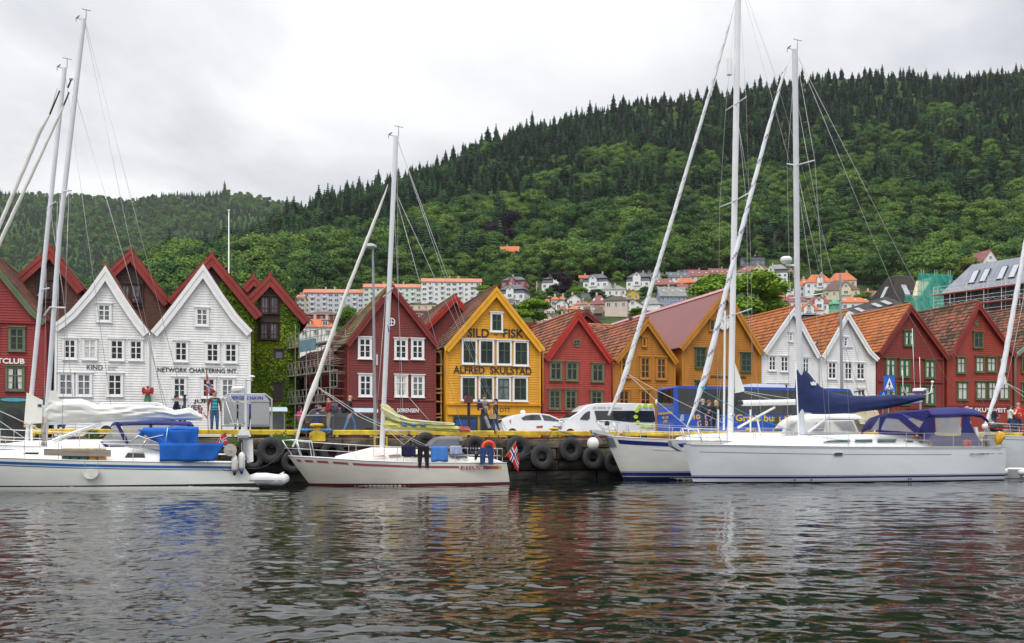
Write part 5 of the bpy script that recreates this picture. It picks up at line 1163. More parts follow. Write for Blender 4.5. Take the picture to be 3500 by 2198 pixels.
    hr = ZZ(925, 157); rb = MB(); rb.add([(-.2, .1, wt), (L_+.3, .1, wt), (L_+.3, 3.6, hr-.4), (3.0, 3.6, hr-.4), (3.4, 7, hr), (L_+.3, 7, hr), (L_+.3, 13.5, wt), (-.2, 13.5, wt)], [(0, 1, 2, 3), (3, 2, 5, 4), (4, 5, 6, 7), (0, 3, 4, 7)]); mt = M('grey_metal_roof', (.20, .22, .25), .45, .12, .6, metal=.3); rf = rb.build('roof', mt, t)
    sm = MB(); n = int(L_/.7); sm_h = hr-.4-wt
    for i in range(n):
        x = 3.2+i*.7
        if x < L_: sm.add([(x, .05, wt+.02), (x+.05, .05, wt+.02), (x+.05, 3.55, hr-.36), (x, 3.55, hr-.36), (x, .1, wt-.02), (x+.05, .1, wt-.02)], [(0, 1, 2, 3), (4, 5, 1, 0)])
    sm.build('standing_seam', M('seam_metal', (.26, .28, .31), .4, metal=.3), rf)
    sl = math.atan2(sm_h, 3.5)
    for i in range(12):
        x = 4.4+(i//2)*4.3+(i % 2)*1.7
        if x < L_-1: m = MB(); m.box(-.5, .5, -1.3, 1.3, .02, .16, 0); m.box(-.4, .4, -1.2, 1.2, .165, .18, 1); m.xf(Matrix.Translation((x, 1.8, wt+sm_h*.5)) @ Matrix.Rotation(sl, 4, 'X')); m.build('rooflight', [M('navy_frame', (.03, .03, .06), .5), RG], t)
    for f in range(3):
        for i in range(int(L_/3.2)): m = MB(); m.box(i*3.2+.7, i*3.2+2.5, .45, .62, wt-1.9-f*3.1, wt-.5-f*3.1); m.build('window', glass(), t)
    s = thing('white_scaffold', 'white tube scaffold with red toe boards along the long dark building', 'scaffolding', world=Vector((A.x, A.y, zb))+Vector((math.sin(rot), -math.cos(rot), 0))*1.6, rot=rot); wtb = M('white_tube', (.62, .62, .63), .4, .1, 3)
    n = int(L_/2.6)
    for i in range(n+1):
        mb = MB(); [mb.tube([(i*2.6, yy, 0), (i*2.6, yy, wt+1.0+(.8 if i % 2 else 0))], .04, 5) for yy in (0, 1.1)]; mb.build('standard', wtb, s)
    rb_ = M('red_toe_board', (.25, .03, .03), .6, .2, 2)
    for f in range(5):
        z_ = wt-.1-f*2.0; mb = MB()
        for q in (0, .55, 1.05): mb.tube([(0, 0, z_+q), (L_, 0, z_+q)], .025, 5)
        for i in range(n):
            for j in range(4): mb.tube([(i*2.6+j*.65, -.02, z_+(.1 if j % 2 else .55)), (i*2.6+(j+1)*.65, -.02, z_+(.55 if j % 2 else .1))], .016, 4)
        mb.build('ledger', wtb, s)
        if f < 3: mb = MB(); mb.box(0, L_, .05, 1.05, z_-.1, z_-.04); mb.box(0, L_, -.07, -.04, z_-.22, z_-.02); mb.build('deck', rb_, s)
    # trees and shrubs inside the town
    def tr(kind, x, y, hpx, wpx, label, D=None, nm='garden_tree', dz=0, grp=None):
        D = D or ground_D(x, y); k = D/F; h = hpx*k*1.12; z = CZ+(HY-y)*k
        return tree(kind, ((x-CX)*k, D, z-.1*h), h, (wpx/hpx)/.86, nm, label, grp)
    tr('purple', 1912, 1012, 86, 74, 'dark purple copper beech among the white villas', nm='copper_beech')
    tr('purple', 1742, 845, 125, 115, 'big dark purple copper beech inside the wood above the yellow villa', D=700, nm='copper_beech')
    tr('bright', 1826, 1105, 88, 118, 'bright green tree right behind the yellow timber house', D=175)
    tr('bright', 2462, 1110, 180, 190, 'large round bright green tree behind the maroon roof, left half', D=200); tr('bright', 2580, 1110, 190, 210, 'large round bright green tree behind the maroon roof, right of the mast', D=195)
    tr('bright', 2180, 1085, 35, 60, 'small light green tree just above the maroon sheet roof', D=200)
    tr('yellow', 3312, 985, 115, 105, 'round yellow green tree left of the long scaffolded building', D=330); tr('yellow', 1878, 890, 78, 58, 'yellowish tree with a bare trunk at the edge of the meadow', D=620)
    tr('column', 2032, 888, 118, 44, 'tall narrow dark tree standing in front of the wood', D=640, nm='columnar_tree'); tr('bright', 1038, 995, 70, 38, 'light green young tree beside the dark firs above the hotel', D=560)
    tr('broad1', 1185, 1160, 120, 90, 'sparse greenish tree behind the unroofed dark red house', D=150)
    tr('bright', 1655, 1015, 42, 60, 'light green shrub by the right end of the white apartment block', D=400)
    gr = random.Random(21); spots = [(1960, 985), (1950, 1000), (1965, 1014), (1690, 1025), (1808, 1000), (1822, 985), (1830, 1020), (1845, 1030), (1800, 1025), (1880, 1020), (1945, 1030), (2110, 968), (2125, 960), (2095, 945), (2140, 950), (1990, 1012), (2230, 1000), (2205, 1020), (2270, 965), (2700, 960), (2725, 945), (2745, 925), (2800, 1030), (2720, 1045), (2930, 1035), (2960, 1040), (3000, 1000), (1560, 1050), (1600, 1060), (1640, 1050), (1380, 1080), (2040, 1030), (2240, 1050), (2400, 985), (2660, 1040), (2820, 990), (1770, 1012), (1700, 1062), (1920, 1085), (2090, 1040)]
    for i, (x, y) in enumerate(spots):
        hp = gr.uniform(26, 46); tr(gr.choice(['broad0', 'broad1', 'broad2', 'broad3', 'bright']), x, y, hp, hp*gr.uniform(.9, 1.3), 'small green garden tree between the hillside houses', nm='garden_tree', grp='small garden trees between the houses')
    # hillside flagpole
    D = ground_D(1834, 1022); k = D/F; t = thing('flagpole', 'white flagpole with limp flag in a garden on the slope', 'flagpole', world=Vector(((1834-CX)*k, D, CZ+(HY-1026)*k)), rot=0); mb = MB(); mb.tube([(0, 0, 0), (0, 0, 65*k)], .12, 6, r1=.06); mb.build('pole', WHITE(), t); mb = MB(); mb.grid([[(.1, 0, 62*k), (.1, .1, 45*k)], [(.9, .2, 57*k), (.7, 0, 42*k)]]); mb.build('flag', M('faded_flag', (.4, .15, .2), .8), t, thick=.02)
# ================= boats
class Boat:
    def __init__(s, label, xm, vc, beam, name='sailboat', cat='sailboat'):
        s.vc = vc; s.u0 = US(xm, vc); s.B = beam; s.root = thing(name, label, cat, s.u0, vc, 0, 'sailboats moored at the quay')
    def P(s, x, y, dv=0):
        v = s.vc+dv; return Vector((US(x, v)-s.u0, dv, CZ+(HY-y)*DV(x, v)/F))
    def hull(s, sheer, xwb, xws, mat, bow_flare=.5, tr=.72, ywl=None, full=.5, boot=None):
        """sheer: (x,y) from bow to stern on the near side; xwb/xws waterline ends"""
        xs = [p[0] for p in sheer]; ys = [p[1] for p in sheer]; x0, x1 = xs[0], xs[-1]; s.sheer = (xs, ys)
        def hb(t): return s.B/2*(math.sin(min(1, t/full)*math.pi/2)**.72*(1 if t < full else 1-(1-tr)*((t-full)/(1-full))**2))
        def pt(t, q):   # q: 0 sheer, 1 below the waterline
            b = hb(t); x = x0+(x1-x0)*t; top = s.P(x, float(np.interp(x, xs, ys)), -b)
            zb = -.45; xb = xwb+(xws-xwb)*t; bot = s.P(xb, HY, -b)
            k = min(1., max(0., 1-q)) if False else q
            cut = (top.z)/(top.z-zb)
            u = top.x+(bot.x-top.x)*min(1.35, q/cut)
            z = top.z+(zb-top.z)*q
            bw = b*(1-(.10+.30*(1-min(1, t/.45)))*q**1.6-(.35*max(0, (q-.72)/.28)**1.5))
            if t > .8: bw *= 1-.1*q*(t-.8)/.2
            return Vector((u, -bw, z))
        s.hp = pt; s.hb = hb
        NT, NQ = 40, 12; mb = MB()
        g = [[pt(i/NT, j/NQ) for i in range(NT+1)] for j in range(NQ+1)]
        mb.grid([[tuple(p) for p in r] for r in g]); mb.grid([[(p.x, -p.y, p.z) for p in reversed(r)] for r in g])
        tr_ = [tuple(g[j][-1]) for j in range(NQ+1)]; mb.add(tr_+[(p[0], -p[1], p[2]) for p in tr_], [(j, j+1, NQ+2+j, NQ+1+j) for j in range(NQ)])
        s.hullo = mb.build('hull', mat, s.root, smooth=2)
        mb = MB(); rows = []
        for f in (-1, -.97, -.5, 0, .5, .97, 1): rows.append([(pt(i/NT, 0).x, hb(i/NT)*f, pt(i/NT, 0).z-.01+.05*(1-abs(f))) for i in range(NT+1)])
        mb.grid(rows[::-1]); mb.build('deck', M('deck_gelcoat', (.74, .74, .72), .5, .06, 2), s.root, smooth=2)
        mb = MB()
        for sg in (-1, 1): mb.tube([(pt(i/NT, 0).x, sg*(hb(i/NT)-.012), pt(i/NT, 0).z+.015) for i in range(NT+1)], .028, 6)
        mb.build('toe_rail', M('rail_alloy', (.55, .56, .58), .35, .05, 3, metal=.5), s.root, smooth=True)
        if boot:
            for z0, z1, m in boot: s.band(0, 1, None, None, m, z0, z1)
    def band(s, t0, t1, d0, d1, mat, z0=None, z1=None, out=.008, name='stripe', n=48, both=True):
        """strip following the hull: d = metres below the sheer, or absolute heights z0..z1"""
        for sg in ((1, -1) if both else (1,)):
            mb = MB(); top, bot = [], []
            for i in range(n+1):
                t = t0+(t1-t0)*i/n; a = s.hp(t, 0); h = a.z+.45
                if z0 is None: qa, qb = d0/h, d1/h
                else: qa, qb = (a.z-z1)/h, (a.z-z0)/h
                pa, pb = s.hp(t, qa), s.hp(t, qb)
                pm = s.hp(t, (qa+qb)/2)
                top.append((pa.x, (pa.y-out)*sg, pa.z)); bot.append((pb.x, (pb.y-out)*sg, pb.z))
            mb.grid([bot, top] if sg > 0 else [top, bot]); mb.build(name, mat, s.root)
    def cabin(s, prof, mat, base_y=None, name='coachroof', taper=.78):
        """prof: (x, ytop, ybase, halfwidth)"""
        mb = MB(); rows = []
        secs = []
        for x, yt, yb, hw in prof:
            t = s.P(x, yt, -hw*.8); b = s.P(x, yb, -hw); zt, zb = t.z, b.z; X = b.x
            sec = [(-hw, zb), (-hw*(taper+.14), zb+(zt-zb)*.62), (-hw*(taper+.02), zt-.05*(zt-zb)), (-hw*(taper-.12), zt), (0, zt+.03)]
            secs.append([(X, a, z) for a, z in sec]+[(X, -a, z) for a, z in reversed(sec[:-1])])
        mb.grid([list(r) for r in zip(*secs)][::-1]); n = len(secs[0])
        mb.add(secs[0], [tuple(range(n))[::-1]]); mb.add(secs[-1], [tuple(range(n))])
        return mb.build(name, mat, s.root, smooth=2)
    def poly(s, pts, dv, mat, name, th=.02, parent=None, mi=0):
        q = [s.P(x, y, dv) for x, y in pts]; q = [(p.x, p.z) for p in q]
        a = sum(q[i][0]*q[(i+1) % len(q)][1]-q[(i+1) % len(q)][0]*q[i][1] for i in range(len(q)))
        if a < 0: q = q[::-1]
        mb = MB(); mb.prism(q, dv-th/2, dv+th/2); return mb.build(name, mat, parent or s.root)
    def tube(s, pts, r, mat, name, n=8, dv=0, flat=1, parent=None, smooth=True):
        q = [s.P(p[0], p[1], p[2] if len(p) > 2 else dv) for p in pts]; mb = MB(); mb.tube(q, r, n, flat=flat); return mb.build(name, mat, parent or s.root, smooth=2 if smooth else False)
    def tubes(s, lst, r, mat, name, n=5, parent=None):
        mb = MB()
        for pts in lst: mb.tube([s.P(p[0], p[1], p[2] if len(p) > 2 else 0) for p in pts], r, n)
        return mb.build(name, mat, parent or s.root, smooth=True)
    def bundle(s, pts, mat, name, seed=1, n=22, folds=.18, step=5, dvc=0):
        """lumpy roll of cloth: (x, ytop, ybottom, half depth)"""
        xs = [p[0] for p in pts]; mb = MB(); rows = []; N_ = int((xs[-1]-xs[0])/step); r = random.Random(seed); ph = [r.random()*6.28 for _ in range(8)]
        for i in range(N_+1):
            x = xs[0]+(xs[-1]-xs[0])*i/N_; yt = interp(x, xs, [p[1] for p in pts]); yb = interp(x, xs, [p[2] for p in pts]); hd = interp(x, xs, [p[3] for p in pts])
            a, b = s.P(x, yt, dvc), s.P(x, yb, dvc); cz, rz = (a.z+b.z)/2, (a.z-b.z)/2; row = []
            for j in range(n):
                t = 2*math.pi*j/n; w_ = 1+folds*(math.sin(3*t+x*.018+ph[0])*.55+math.sin(7*t-x*.031+ph[1]+1.6*math.sin(x*.021))*.5+math.sin(12*t+x*.05+ph[2])*.3)*(.35+.65*abs(math.cos(t)))
                row.append((a.x+.03*math.sin(5*t+x*.1), dvc-hd*math.cos(t)*w_, cz+rz*math.sin(t)*(1+.25*(w_-1))))
            rows.append(row+[row[0]])
        mb.grid(rows); k = len(rows[0]); mb.add(rows[0][:-1], [tuple(range(n))]); mb.add(rows[-1][:-1], [tuple(range(n))[::-1]])
        return mb.build(name, mat, s.root, smooth=True)
    def furled(s, pts, r, mat, stripe=None, name='furled_jib', seed=2):
        """rolled headsail on the forestay, spiral seam built into the surface"""
        q = [s.P(p[0], p[1]) for p in pts]; rad = [p[2] for p in pts]; mb = MB(); L_ = [0]
        for a, b in zip(q, q[1:]): L_.append(L_[-1]+(b-a).length)
        N_ = int(L_[-1]/.12); n = 12; rows = []; col = []
        for i in range(N_+1):
            d = L_[-1]*i/N_; k = max(0, min(len(q)-2, int(np.searchsorted(L_, d))-1)); f = (d-L_[k])/(L_[k+1]-L_[k]); c = q[k].lerp(q[k+1], f); rr = rad[k]+(rad[k+1]-rad[k])*f
            dirv = (q[k+1]-q[k]).normalized(); a = dirv.cross(Vector((0, 1, 0))).normalized(); b = dirv.cross(a); row = []
            for j in range(n):
                t = 2*math.pi*j/n; ph = (t/(2*math.pi)-d*1.15) % 1; rj = rr*(1+.16*ph+.03*math.sin(d*3+t*2)); row.append(tuple(c+a*math.cos(t)*rj+b*math.sin(t)*rj)); 
            rows.append(row+[row[0]]); col.append(d)
        mb.grid(rows)
        if stripe:
            for i in range(N_):
                for j in range(n):
                    if (((j+.5)/n-(col[i]+col[i+1])/2*stripe[1]) % 1) < .15: mb.m[i*n+j] = 1
        return mb.build(name, [mat]+([stripe[0]] if stripe else []), s.root, smooth=True)
    def lifelines(s, t0, t1, posts, h=.6, name='stanchion'):
        st = STEEL()
        for sg in (-1, 1):
            for t in posts:
                p = s.hp(t, 0); b = s.hb(t)-.06; mb = MB(); mb.tube([(p.x, sg*b, p.z), (p.x, sg*b, p.z+h)], .013, 6); mb.build(name, st, s.root)
            mb = MB()
            for f in (1, .52): mb.tube([(s.hp(t, 0).x, sg*(s.hb(t)-.06), s.hp(t, 0).z+h*f-.02*math.sin((i % 2)*3.14)) for i, t in enumerate([t0]+list(posts)+[t1])], .0065, 5)
            mb.build('lifeline', st, s.root)
    def pulpit(s, t0, t1, h=.62, bow=True, ext=.15, name=None):
        mb = MB(); a, b = s.hp(t0, 0), s.hp(t1, 0); ba, bb = max(.08, s.hb(t0)-.06), s.hb(t1)-.06; r = .02
        if bow:
            fx = a.x-ext
            for sg in (-1, 1):
                mb.tube([(b.x, sg*bb, b.z), (b.x-.12, sg*bb, b.z+h), (a.x+.1, sg*ba*1.4, a.z+h), (fx, sg*.1, a.z+h-.02)], r, 7)
                m_ = s.hp((t0+t1)/2, 0); bm = s.hb((t0+t1)/2)-.05; mb.tube([(m_.x, sg*bm, m_.z), (m_.x-.2, sg*bm*.9, m_.z+h)], r, 7); mb.tube([(b.x-.06, sg*bb, b.z+h*.5), (m_.x-.1, sg*bm*.95, m_.z+h*.5), (fx+.1, sg*.12, a.z+h*.5)], r*.8, 6)
                mb.tube([(fx, sg*.1, a.z+h-.02), (a.x+.12, sg*.1, a.z)], r, 7)
            mb.tube([(fx, -.1, a.z+h-.02), (fx, .1, a.z+h-.02)], r, 7)
        else:
            for sg in (-1, 1):
                mb.tube([(a.x, sg*ba, a.z), (a.x, sg*ba, a.z+h), (b.x-.03, sg*bb, b.z+h), (b.x-.03, sg*bb, b.z)], r, 7); mb.tube([(a.x, sg*ba, a.z+h*.5), (b.x-.03, sg*bb, b.z+h*.5)], r*.8, 6)
                mb.tube([(b.x-.03, sg*bb, b.z+h), (b.x-.03, sg*.25, b.z+h), (b.x-.03, sg*.25, b.z)], r, 7)
        return mb.build(name or ('pulpit' if bow else 'pushpit'), STEEL(), s.root, smooth=True)
    def mast(s, pts, r, spread=(), wires=(), top=True, mat=None, flat=.7, name='mast'):
        m = s.tube(pts, r, mat or ALU(), name, n=14, flat=flat)
        for x, y, xl, yl, xr, yr in spread: s.tubes([[(xl, yl, .9), (x, y, .05)], [(x, y, -.05), (xr, yr, -.9)]], .028, ALU(), 'spreader', 7)
        for k, lst in enumerate(wires):
            s.tubes([lst], .009, M('rigging_wire', (.42, .42, .43), .4, .1, 2, metal=.5), 'shroud')
        if top:
            x, y = pts[-1][0], pts[-1][1]; g = M('masthead_fitting', (.08, .08, .09), .5)
            s.tubes([[(x-26, y-4), (x+4, y+3)], [(x-26, y-4), (x-26, y+8)], [(x+8, y), (x+9, y-34)], [(x+9, y-32), (x+24, y-29)], [(x+9, y-32), (x-6, y-36)]], .012, g, 'masthead_gear', 5)
            s.poly([(x-28, y-4), (x-17, y-13), (x-12, y-13), (x-20, y-4)], 0, g, 'wind_vane', .01)
        return m
    def cloth(s, x0, x1, y0, y1, dv, mat, name, wave=.02, sag=0, n=12, seed=0, th=.012, xb0=None, xb1=None, label=None, cat=None):
        mb = MB(); rows = []; r = random.Random(seed); ph = r.random()*6
        xb0 = x0 if xb0 is None else xb0; xb1 = x1 if xb1 is None else xb1
        for j in range(7):
            f = j/6; row = []
            for i in range(n+1):
                g = i/n; x = (x0+(x1-x0)*g)*(1-f)+(xb0+(xb1-xb0)*g)*f; y = y0+(y1-y0)*f+sag*math.sin(math.pi*g)+(1.2*math.sin(9*g+ph) if j == 6 else 0); p = s.P(x, y, dv); row.append((p.x, p.y+wave*math.sin(g*14+ph+f)*(.3+f), p.z))
            rows.append(row)
        mb.grid(rows[::-1])
        return mb.build(name, mat, s.root, thick=th, smooth=True)
def free_part(b, o, label, cat, group=None):
    """something lying on or hanging from a boat: a thing of its own"""
    m = b.root.matrix_basis @ o.matrix_basis; o.parent = None; o.matrix_world = m; return tag(o, label, cat, group)
def norway_flag(parent_b, corners, dv, label, seed=0, staff=None, top=True):
    """corners: hoist-top, fly-top, fly-bottom, hoist-bottom in photo measures"""
    b = parent_b; col = [M('flag_red', (.50, .012, .014), .7, .06, 5), M('flag_white', (.75, .75, .75), .7, .05), M('flag_navy', (.012, .03, .14), .7, .05)]
    us = [0, 6, 7, 9, 10, 22]; vs_ = [0, 6, 7, 9, 10, 16]; mb = MB()
    def fine(a, k=3): return [a[i]+(a[i+1]-a[i])*j/k for i in range(len(a)-1) for j in range(k)]+[a[-1]]
    U, V_ = fine(us), fine(vs_); P4 = [b.P(x, y, dv) for x, y in corners]; g = []
    for v in V_:
        row = []
        for u in U:
            f, h = u/22, v/16; p = (P4[0]*(1-f)+P4[1]*f)*(1-h)+(P4[3]*(1-f)+P4[2]*f)*h; row.append((p.x+.01*math.sin(h*7), p.y+.06*math.sin(f*9+seed)*f, p.z-.03*math.sin(f*7+seed)*f))
        g.append(row)
    mb.grid(g[::-1]); nu = len(U)-1; k = 0
    for r_ in range(len(V_)-1):
        rr = len(V_)-2-r_; vm = (V_[rr]+V_[rr+1])/2
        for c in range(nu):
            um = (U[c]+U[c+1])/2; mi = 2 if (7 < um < 9 or 7 < vm < 9) else 1 if (6 < um < 10 or 6 < vm < 10) else 0; mb.m[k] = mi; k += 1
    f = mb.build('flag', col, None, thick=.008, smooth=True)
    rt = thing('flag_on_staff', label, 'flag', b.u0, b.vc, 0); f.parent = rt
    if staff: m2 = MB(); m2.tube([b.P(x, y, dv) for x, y in staff], .016, 6); m2.build('staff', M('varnished_wood', (.30, .16, .06), .5), rt)
    return rt
def fender(b, x, y0, y1, w_, dv, label, tip=None, mat=None):
    p0, p1 = b.P(x, y0, dv), b.P(x, y1, dv); h = p0.z-p1.z; r = w_*DV(x, b.vc)/F/2; t = thing('fender', label, 'fender', b.u0+p1.x, b.vc+dv, p1.z, 'white cylindrical fenders'); mb = MB()
    mb.lathe([(.02, h*.0+.12), (r*.7, .14), (r, .22), (r, h-.14), (r*.75, h-.04), (.03, h)], n=16); mb.build('body', mat or M('fender_white', (.72, .71, .66), .45, .06, 4), t, smooth=True)
    mb = MB(); mb.lathe([(.015, -.04), (.05, .0), (r*.72, .135), (.02, .15)], n=14); mb.build('tip', tip or M('navy_rubber', (.01, .012, .035), .6), t, smooth=True)
    mb = MB(); mb.tube([(0, 0, h), (0, .05, h+.35)], .008, 5); mb.build('line', M('rope_white', (.6, .6, .58), .8), t); return t
def build_boats():
    gel = M('white_gelcoat', (.69, .70, .66), .24, .09, .6, coat=.35, stretch=(.5, 1, 1.6)); gelw = M('bright_white_gelcoat', (.78, .78, .77), .35, .04, 1, coat=.2); cream = M('cream_gelcoat', (.61, .58, .51), .28, .11, .7, coat=.3, stretch=(.5, 1, 1.6))
    cool = M('cool_white_gelcoat', (.66, .69, .72), .22, .07, .6, coat=.4, stretch=(.5, 1, 1.6))
    st = STEEL(); wire = M('rigging_wire', (.42, .42, .43), .4, .1, 2, metal=.5); rope = M('rope_white', (.6, .6, .58), .8)
    navyc = M('navy_canvas', (.014, .015, .125), .85, .2, 1.2, bump=.3, bscale=4); darkn = M('navy_sail_cover', (.010, .022, .105), .8, .25, 1.2, bump=1, bscale=2.2)
    blue = M('bright_blue_canvas', (.004, .10, .44), .85, .2, 1.5, bump=1, bscale=2.6); clear = M('clear_vinyl', (.42, .43, .45), .12, .12, 1.2, alpha=.5, spec=.8); sail = M('white_sailcloth', (.70, .70, .66), .75, .08, 1.2, bump=.8, bscale=2.4); bstripe = M('hull_blue_stripe', (.008, .09, .30), .3, .05)
    navyp = M('hull_navy_paint', (.010, .018, .14), .3, .1, 2); smoke = M('smoked_perspex', (.03, .028, .028), .1, .3, 1.5, spec=.8); dgear = M('black_fitting', (.02, .02, .022), .5); bootk = M('black_boot_top', (.012, .012, .012), .5)
    # ---------- boat 2 (behind the left one)
    b = Boat('white sailboat moored inside the blue striped one, with navy spray canopy and shorter mast', 200, 42.35, 2.9)
    b.hull([(-330, 1490), (0, 1522), (300, 1534), (640, 1534)], -250, 650, gelw, tr=.8, boot=((-.05, .1, navyp),)); b.band(0, 1, .12, .15, navyp)
    b.cabin([(0, 1519, 1526, .4), (90, 1508, 1528, .9), (250, 1504, 1532, 1.05), (400, 1503, 1535, 1.0), (420, 1520, 1535, .95)], gelw)
    b.mast([(92, 1508), (161, 800), (221, 233)], .115, spread=((142, 990, 130, 1010, 168, 985), (170, 705, 160, 712, 190, 690)), wires=([(221, 240), (395, 1498, .2)], [(196, 690, -.8), (181, 1500, -1.2)], [(160, 712, .8), (150, 1500, 1.2)], [(170, 705), (215, 1000, -.4), (262, 1500, -.9)]))
    b.furled([(-322, 1480, .05), (-200, 1210, .06), (0, 767, .066), (140, 440, .07), (170, 391, .04), (196, 300, .012)], .08, M('cream_sailcloth', (.68, .67, .62), .8, .06, 2))
    b.poly([(92, 1342), (113, 1352), (146, 1368), (143, 1446), (83, 1450)], -.16, M('cream_cover', (.66, .65, .58), .85, .05, 1), 'sail_cover', .14); b.bundle([(140, 1385, 1446, .14), (300, 1392, 1445, .15), (560, 1410, 1438, .12), (690, 1418, 1434, .06)], M('cream_cover'), 'stowed_mainsail', 4)
    b.poly([(130, 1382), (142, 1382), (142, 1390), (128, 1390)], -.26, navyp, 'sail_mark', .01)
    # navy canopy with clear sides
    sp = [(395, 1440), (420, 1437), (650, 1440), (655, 1452), (400, 1456)]
    mb = MB(); rows = []
    for x, y in ((388, 1448), (400, 1440), (470, 1437), (560, 1437), (650, 1441), (660, 1452)):
        rows.append([tuple(b.P(x, y+14*abs(f)**3, 0)+Vector((0, 1.15*f, 0))) for f in (-1, -.8, -.4, 0, .4, .8, 1)])
    mb.grid(rows); mb.build('canopy', navyc, b.root, thick=.02, smooth=True)
    for q in ([(345, 1510), (392, 1448), (405, 1453), (430, 1524), (365, 1524)], [(415, 1452), (510, 1452), (512, 1520), (440, 1520)], [(520, 1452), (640, 1452), (640, 1520), (520, 1520)]): b.poly(q, -1.1, clear, 'canopy_window', .01)
    for q in ([(392, 1440), (404, 1440), (446, 1524), (430, 1524)], [(340, 1508), (352, 1512), (372, 1524), (446, 1524), (446, 1531), (362, 1531)], [(510, 1452), (520, 1452), (522, 1522), (512, 1522)], [(640, 1450), (650, 1450), (655, 1522), (645, 1522)]): b.poly(q, -1.12, navyc, 'canopy_band', .02)
    b.lifelines(.04, .95, (.2, .34, .48, .62, .78), .6)
    b.tube([(108, 1450, -.1), (108, 1520, -.1)], .045, gelw, 'pole', dv=-.1)
    # ---------- boat 1
    b = b1 = Boat('near white sailboat with blue hull stripes and bright blue cockpit covers', 350, 39.25, 3.3)
    b.hull([(-335, 1545), (0, 1566), (250, 1575), (500, 1580), (826, 1584)], -262, 888, gel, tr=.7, full=.52, boot=((-.1, .22, bootk),))
    b.band(.03, .975, .11, .205, bstripe); b.band(.03, .975, .24, .27, bstripe)
    cab = [(-120, 1553, 1560, .3), (0, 1543, 1566, .75), (150, 1530, 1572, 1.05), (300, 1532, 1575, 1.15), (430, 1530, 1578, 1.15), (545, 1536, 1580, 1.15), (548, 1560, 1580, 1.15)]
    b.cabin(cab, gelw)
    for q in ([(75, 1553), (88, 1546), (135, 1546), (130, 1554)], [(424, 1566), (437, 1546), (491, 1546), (498, 1566)], [(225, 1550), (232, 1543), (300, 1543), (297, 1551)]): b.poly(q, -1.09, M('teak_frame', (.2, .13, .08), .6), 'cabin_window_frame', .03); b.poly([(x*.9+.1*sum(p[0] for p in q)/4, y*.86+.14*sum(p[1] for p in q)/4) for x, y in q], -1.105, smoke, 'cabin_window', .02)
    b.mast([(152, 1532), (203, 800), (286, 66)], .12, spread=((215, 655, 205, 668, 243, 650), (171, 1050, 150, 1078, 224, 1052)), wires=([(288, 70), (560, 1395, .1)], [(291, 72), (640, 1420, .5)], [(243, 650, -.8), (224, 1052, -.9), (210, 1560, -1.4)], [(205, 668, .8), (190, 1560, 1.4)], [(262, 335), (470, 1040), (600, 1500, .3)], [(236, 640), (222, 1052, -.9)]))
    b.furled([(-314, 1500, .04), (-200, 1256, .05), (13, 800, .06), (190, 420, .05), (214, 370, .03), (236, 315, .012)], .07, M('cream_sailcloth'))
    b.tubes([[(232, 300), (244, 270)], [(214, 370), (236, 315)], [(170, 391), (204, 310)]], .03, dgear, 'halyard_swivel', 6)
    b.tube([(237, 268), (250, 268)], .07, gelw, 'deck_light')
    bm = b.tube([(160, 1446), (350, 1437), (560, 1430)], .075, ALU(), 'boom', n=12); 
    b.bundle([(158, 1376, 1444, .13), (175, 1352, 1442, .18), (200, 1366, 1442, .24), (280, 1362, 1440, .27), (330, 1384, 1438, .25), (440, 1384, 1432, .24), (560, 1388, 1432, .2), (600, 1402, 1436, .17), (650, 1392, 1434, .12), (690, 1422, 1434, .05)], sail, 'stowed_mainsail', 7, n=30, folds=.32, step=3)
    b.poly([(163, 1378), (172, 1336), (192, 1334), (200, 1362), (226, 1375), (205, 1380)], -.1, sail, 'sail_head', .1)
    b.tube([(180, 1505, -.05), (345, 1445, -.05)], .06, ALU(), 'kicker', n=10); b.tubes([[(182, 1516), (350, 1452)], [(190, 1512), (300, 1462)]], .012, rope, 'kicker_tackle')
    # rope tails on the mast
    r = random.Random(4); b.tubes([[(150+r.uniform(-8, 12), 1425, -.15), (148+r.uniform(-8, 10), 1470, -.18), (150+r.uniform(-12, 14), 1524, -.17)] for _ in range(16)], .012, M('hemp_rope', (.42, .36, .30), .9, .2, 4), 'halyard_tail')
    # blue covers
    mb = MB(); rows = []
    for x, y, w_ in ((467, 1497, .7), (480, 1475, .9), (495, 1462, 1.0), (575, 1461, 1.12), (600, 1457, 1.15), (676, 1459, 1.15), (678, 1470, 1.15)):
        rows.append([tuple(b.P(x+(6 if x < 490 else 0)*abs(f), y, 0)+Vector((0, w_*f, -.06*abs(f)**2-(.0 if abs(f) < .9 else .07)))) for f in (-1, -.8, -.4, 0, .4, .8, 1)])
    mb.grid(rows); mb.build('cockpit_cover', blue, b.root, thick=.02, smooth=True)
    b.cloth(470, 678, 1468, 1520, -1.15, blue, 'cover_side', .055, 2, 26, 3, xb0=545, xb1=676)
    b.tubes([[(573, 1462, -1.19), (566, 1512, -1.19)], [(497, 1500, -1.2), (558, 1487, -1.2)]], .014, gelw, 'cover_frame')
    b.cloth(545, 770, 1514, 1577, -1.55, blue, 'side_screen', .014, 1, 26, 9, xb0=546, xb1=731)
    for q in ([(430, 1523), (472, 1490), (500, 1500), (480, 1532)], [(482, 1532), (502, 1502), (546, 1517), (546, 1538)]): b.poly(q, -1.12, clear, 'windscreen', .012)
    b.tubes([[(430, 1524, -1.13), (472, 1489, -1.13), (547, 1516, -1.13), (547, 1540, -1.13), (430, 1524, -1.13)], [(481, 1533, -1.13), (501, 1500, -1.13)], [(440, 1528, -1.13), (547, 1542, -1.13)]], .022, st, 'windscreen_frame')
    b.lifelines(.03, .97, (.13, .26, .36, .46, .58, .68, .76, .86), .62); b.pulpit(.01, .1); b.pulpit(.9, .985, .62, False)
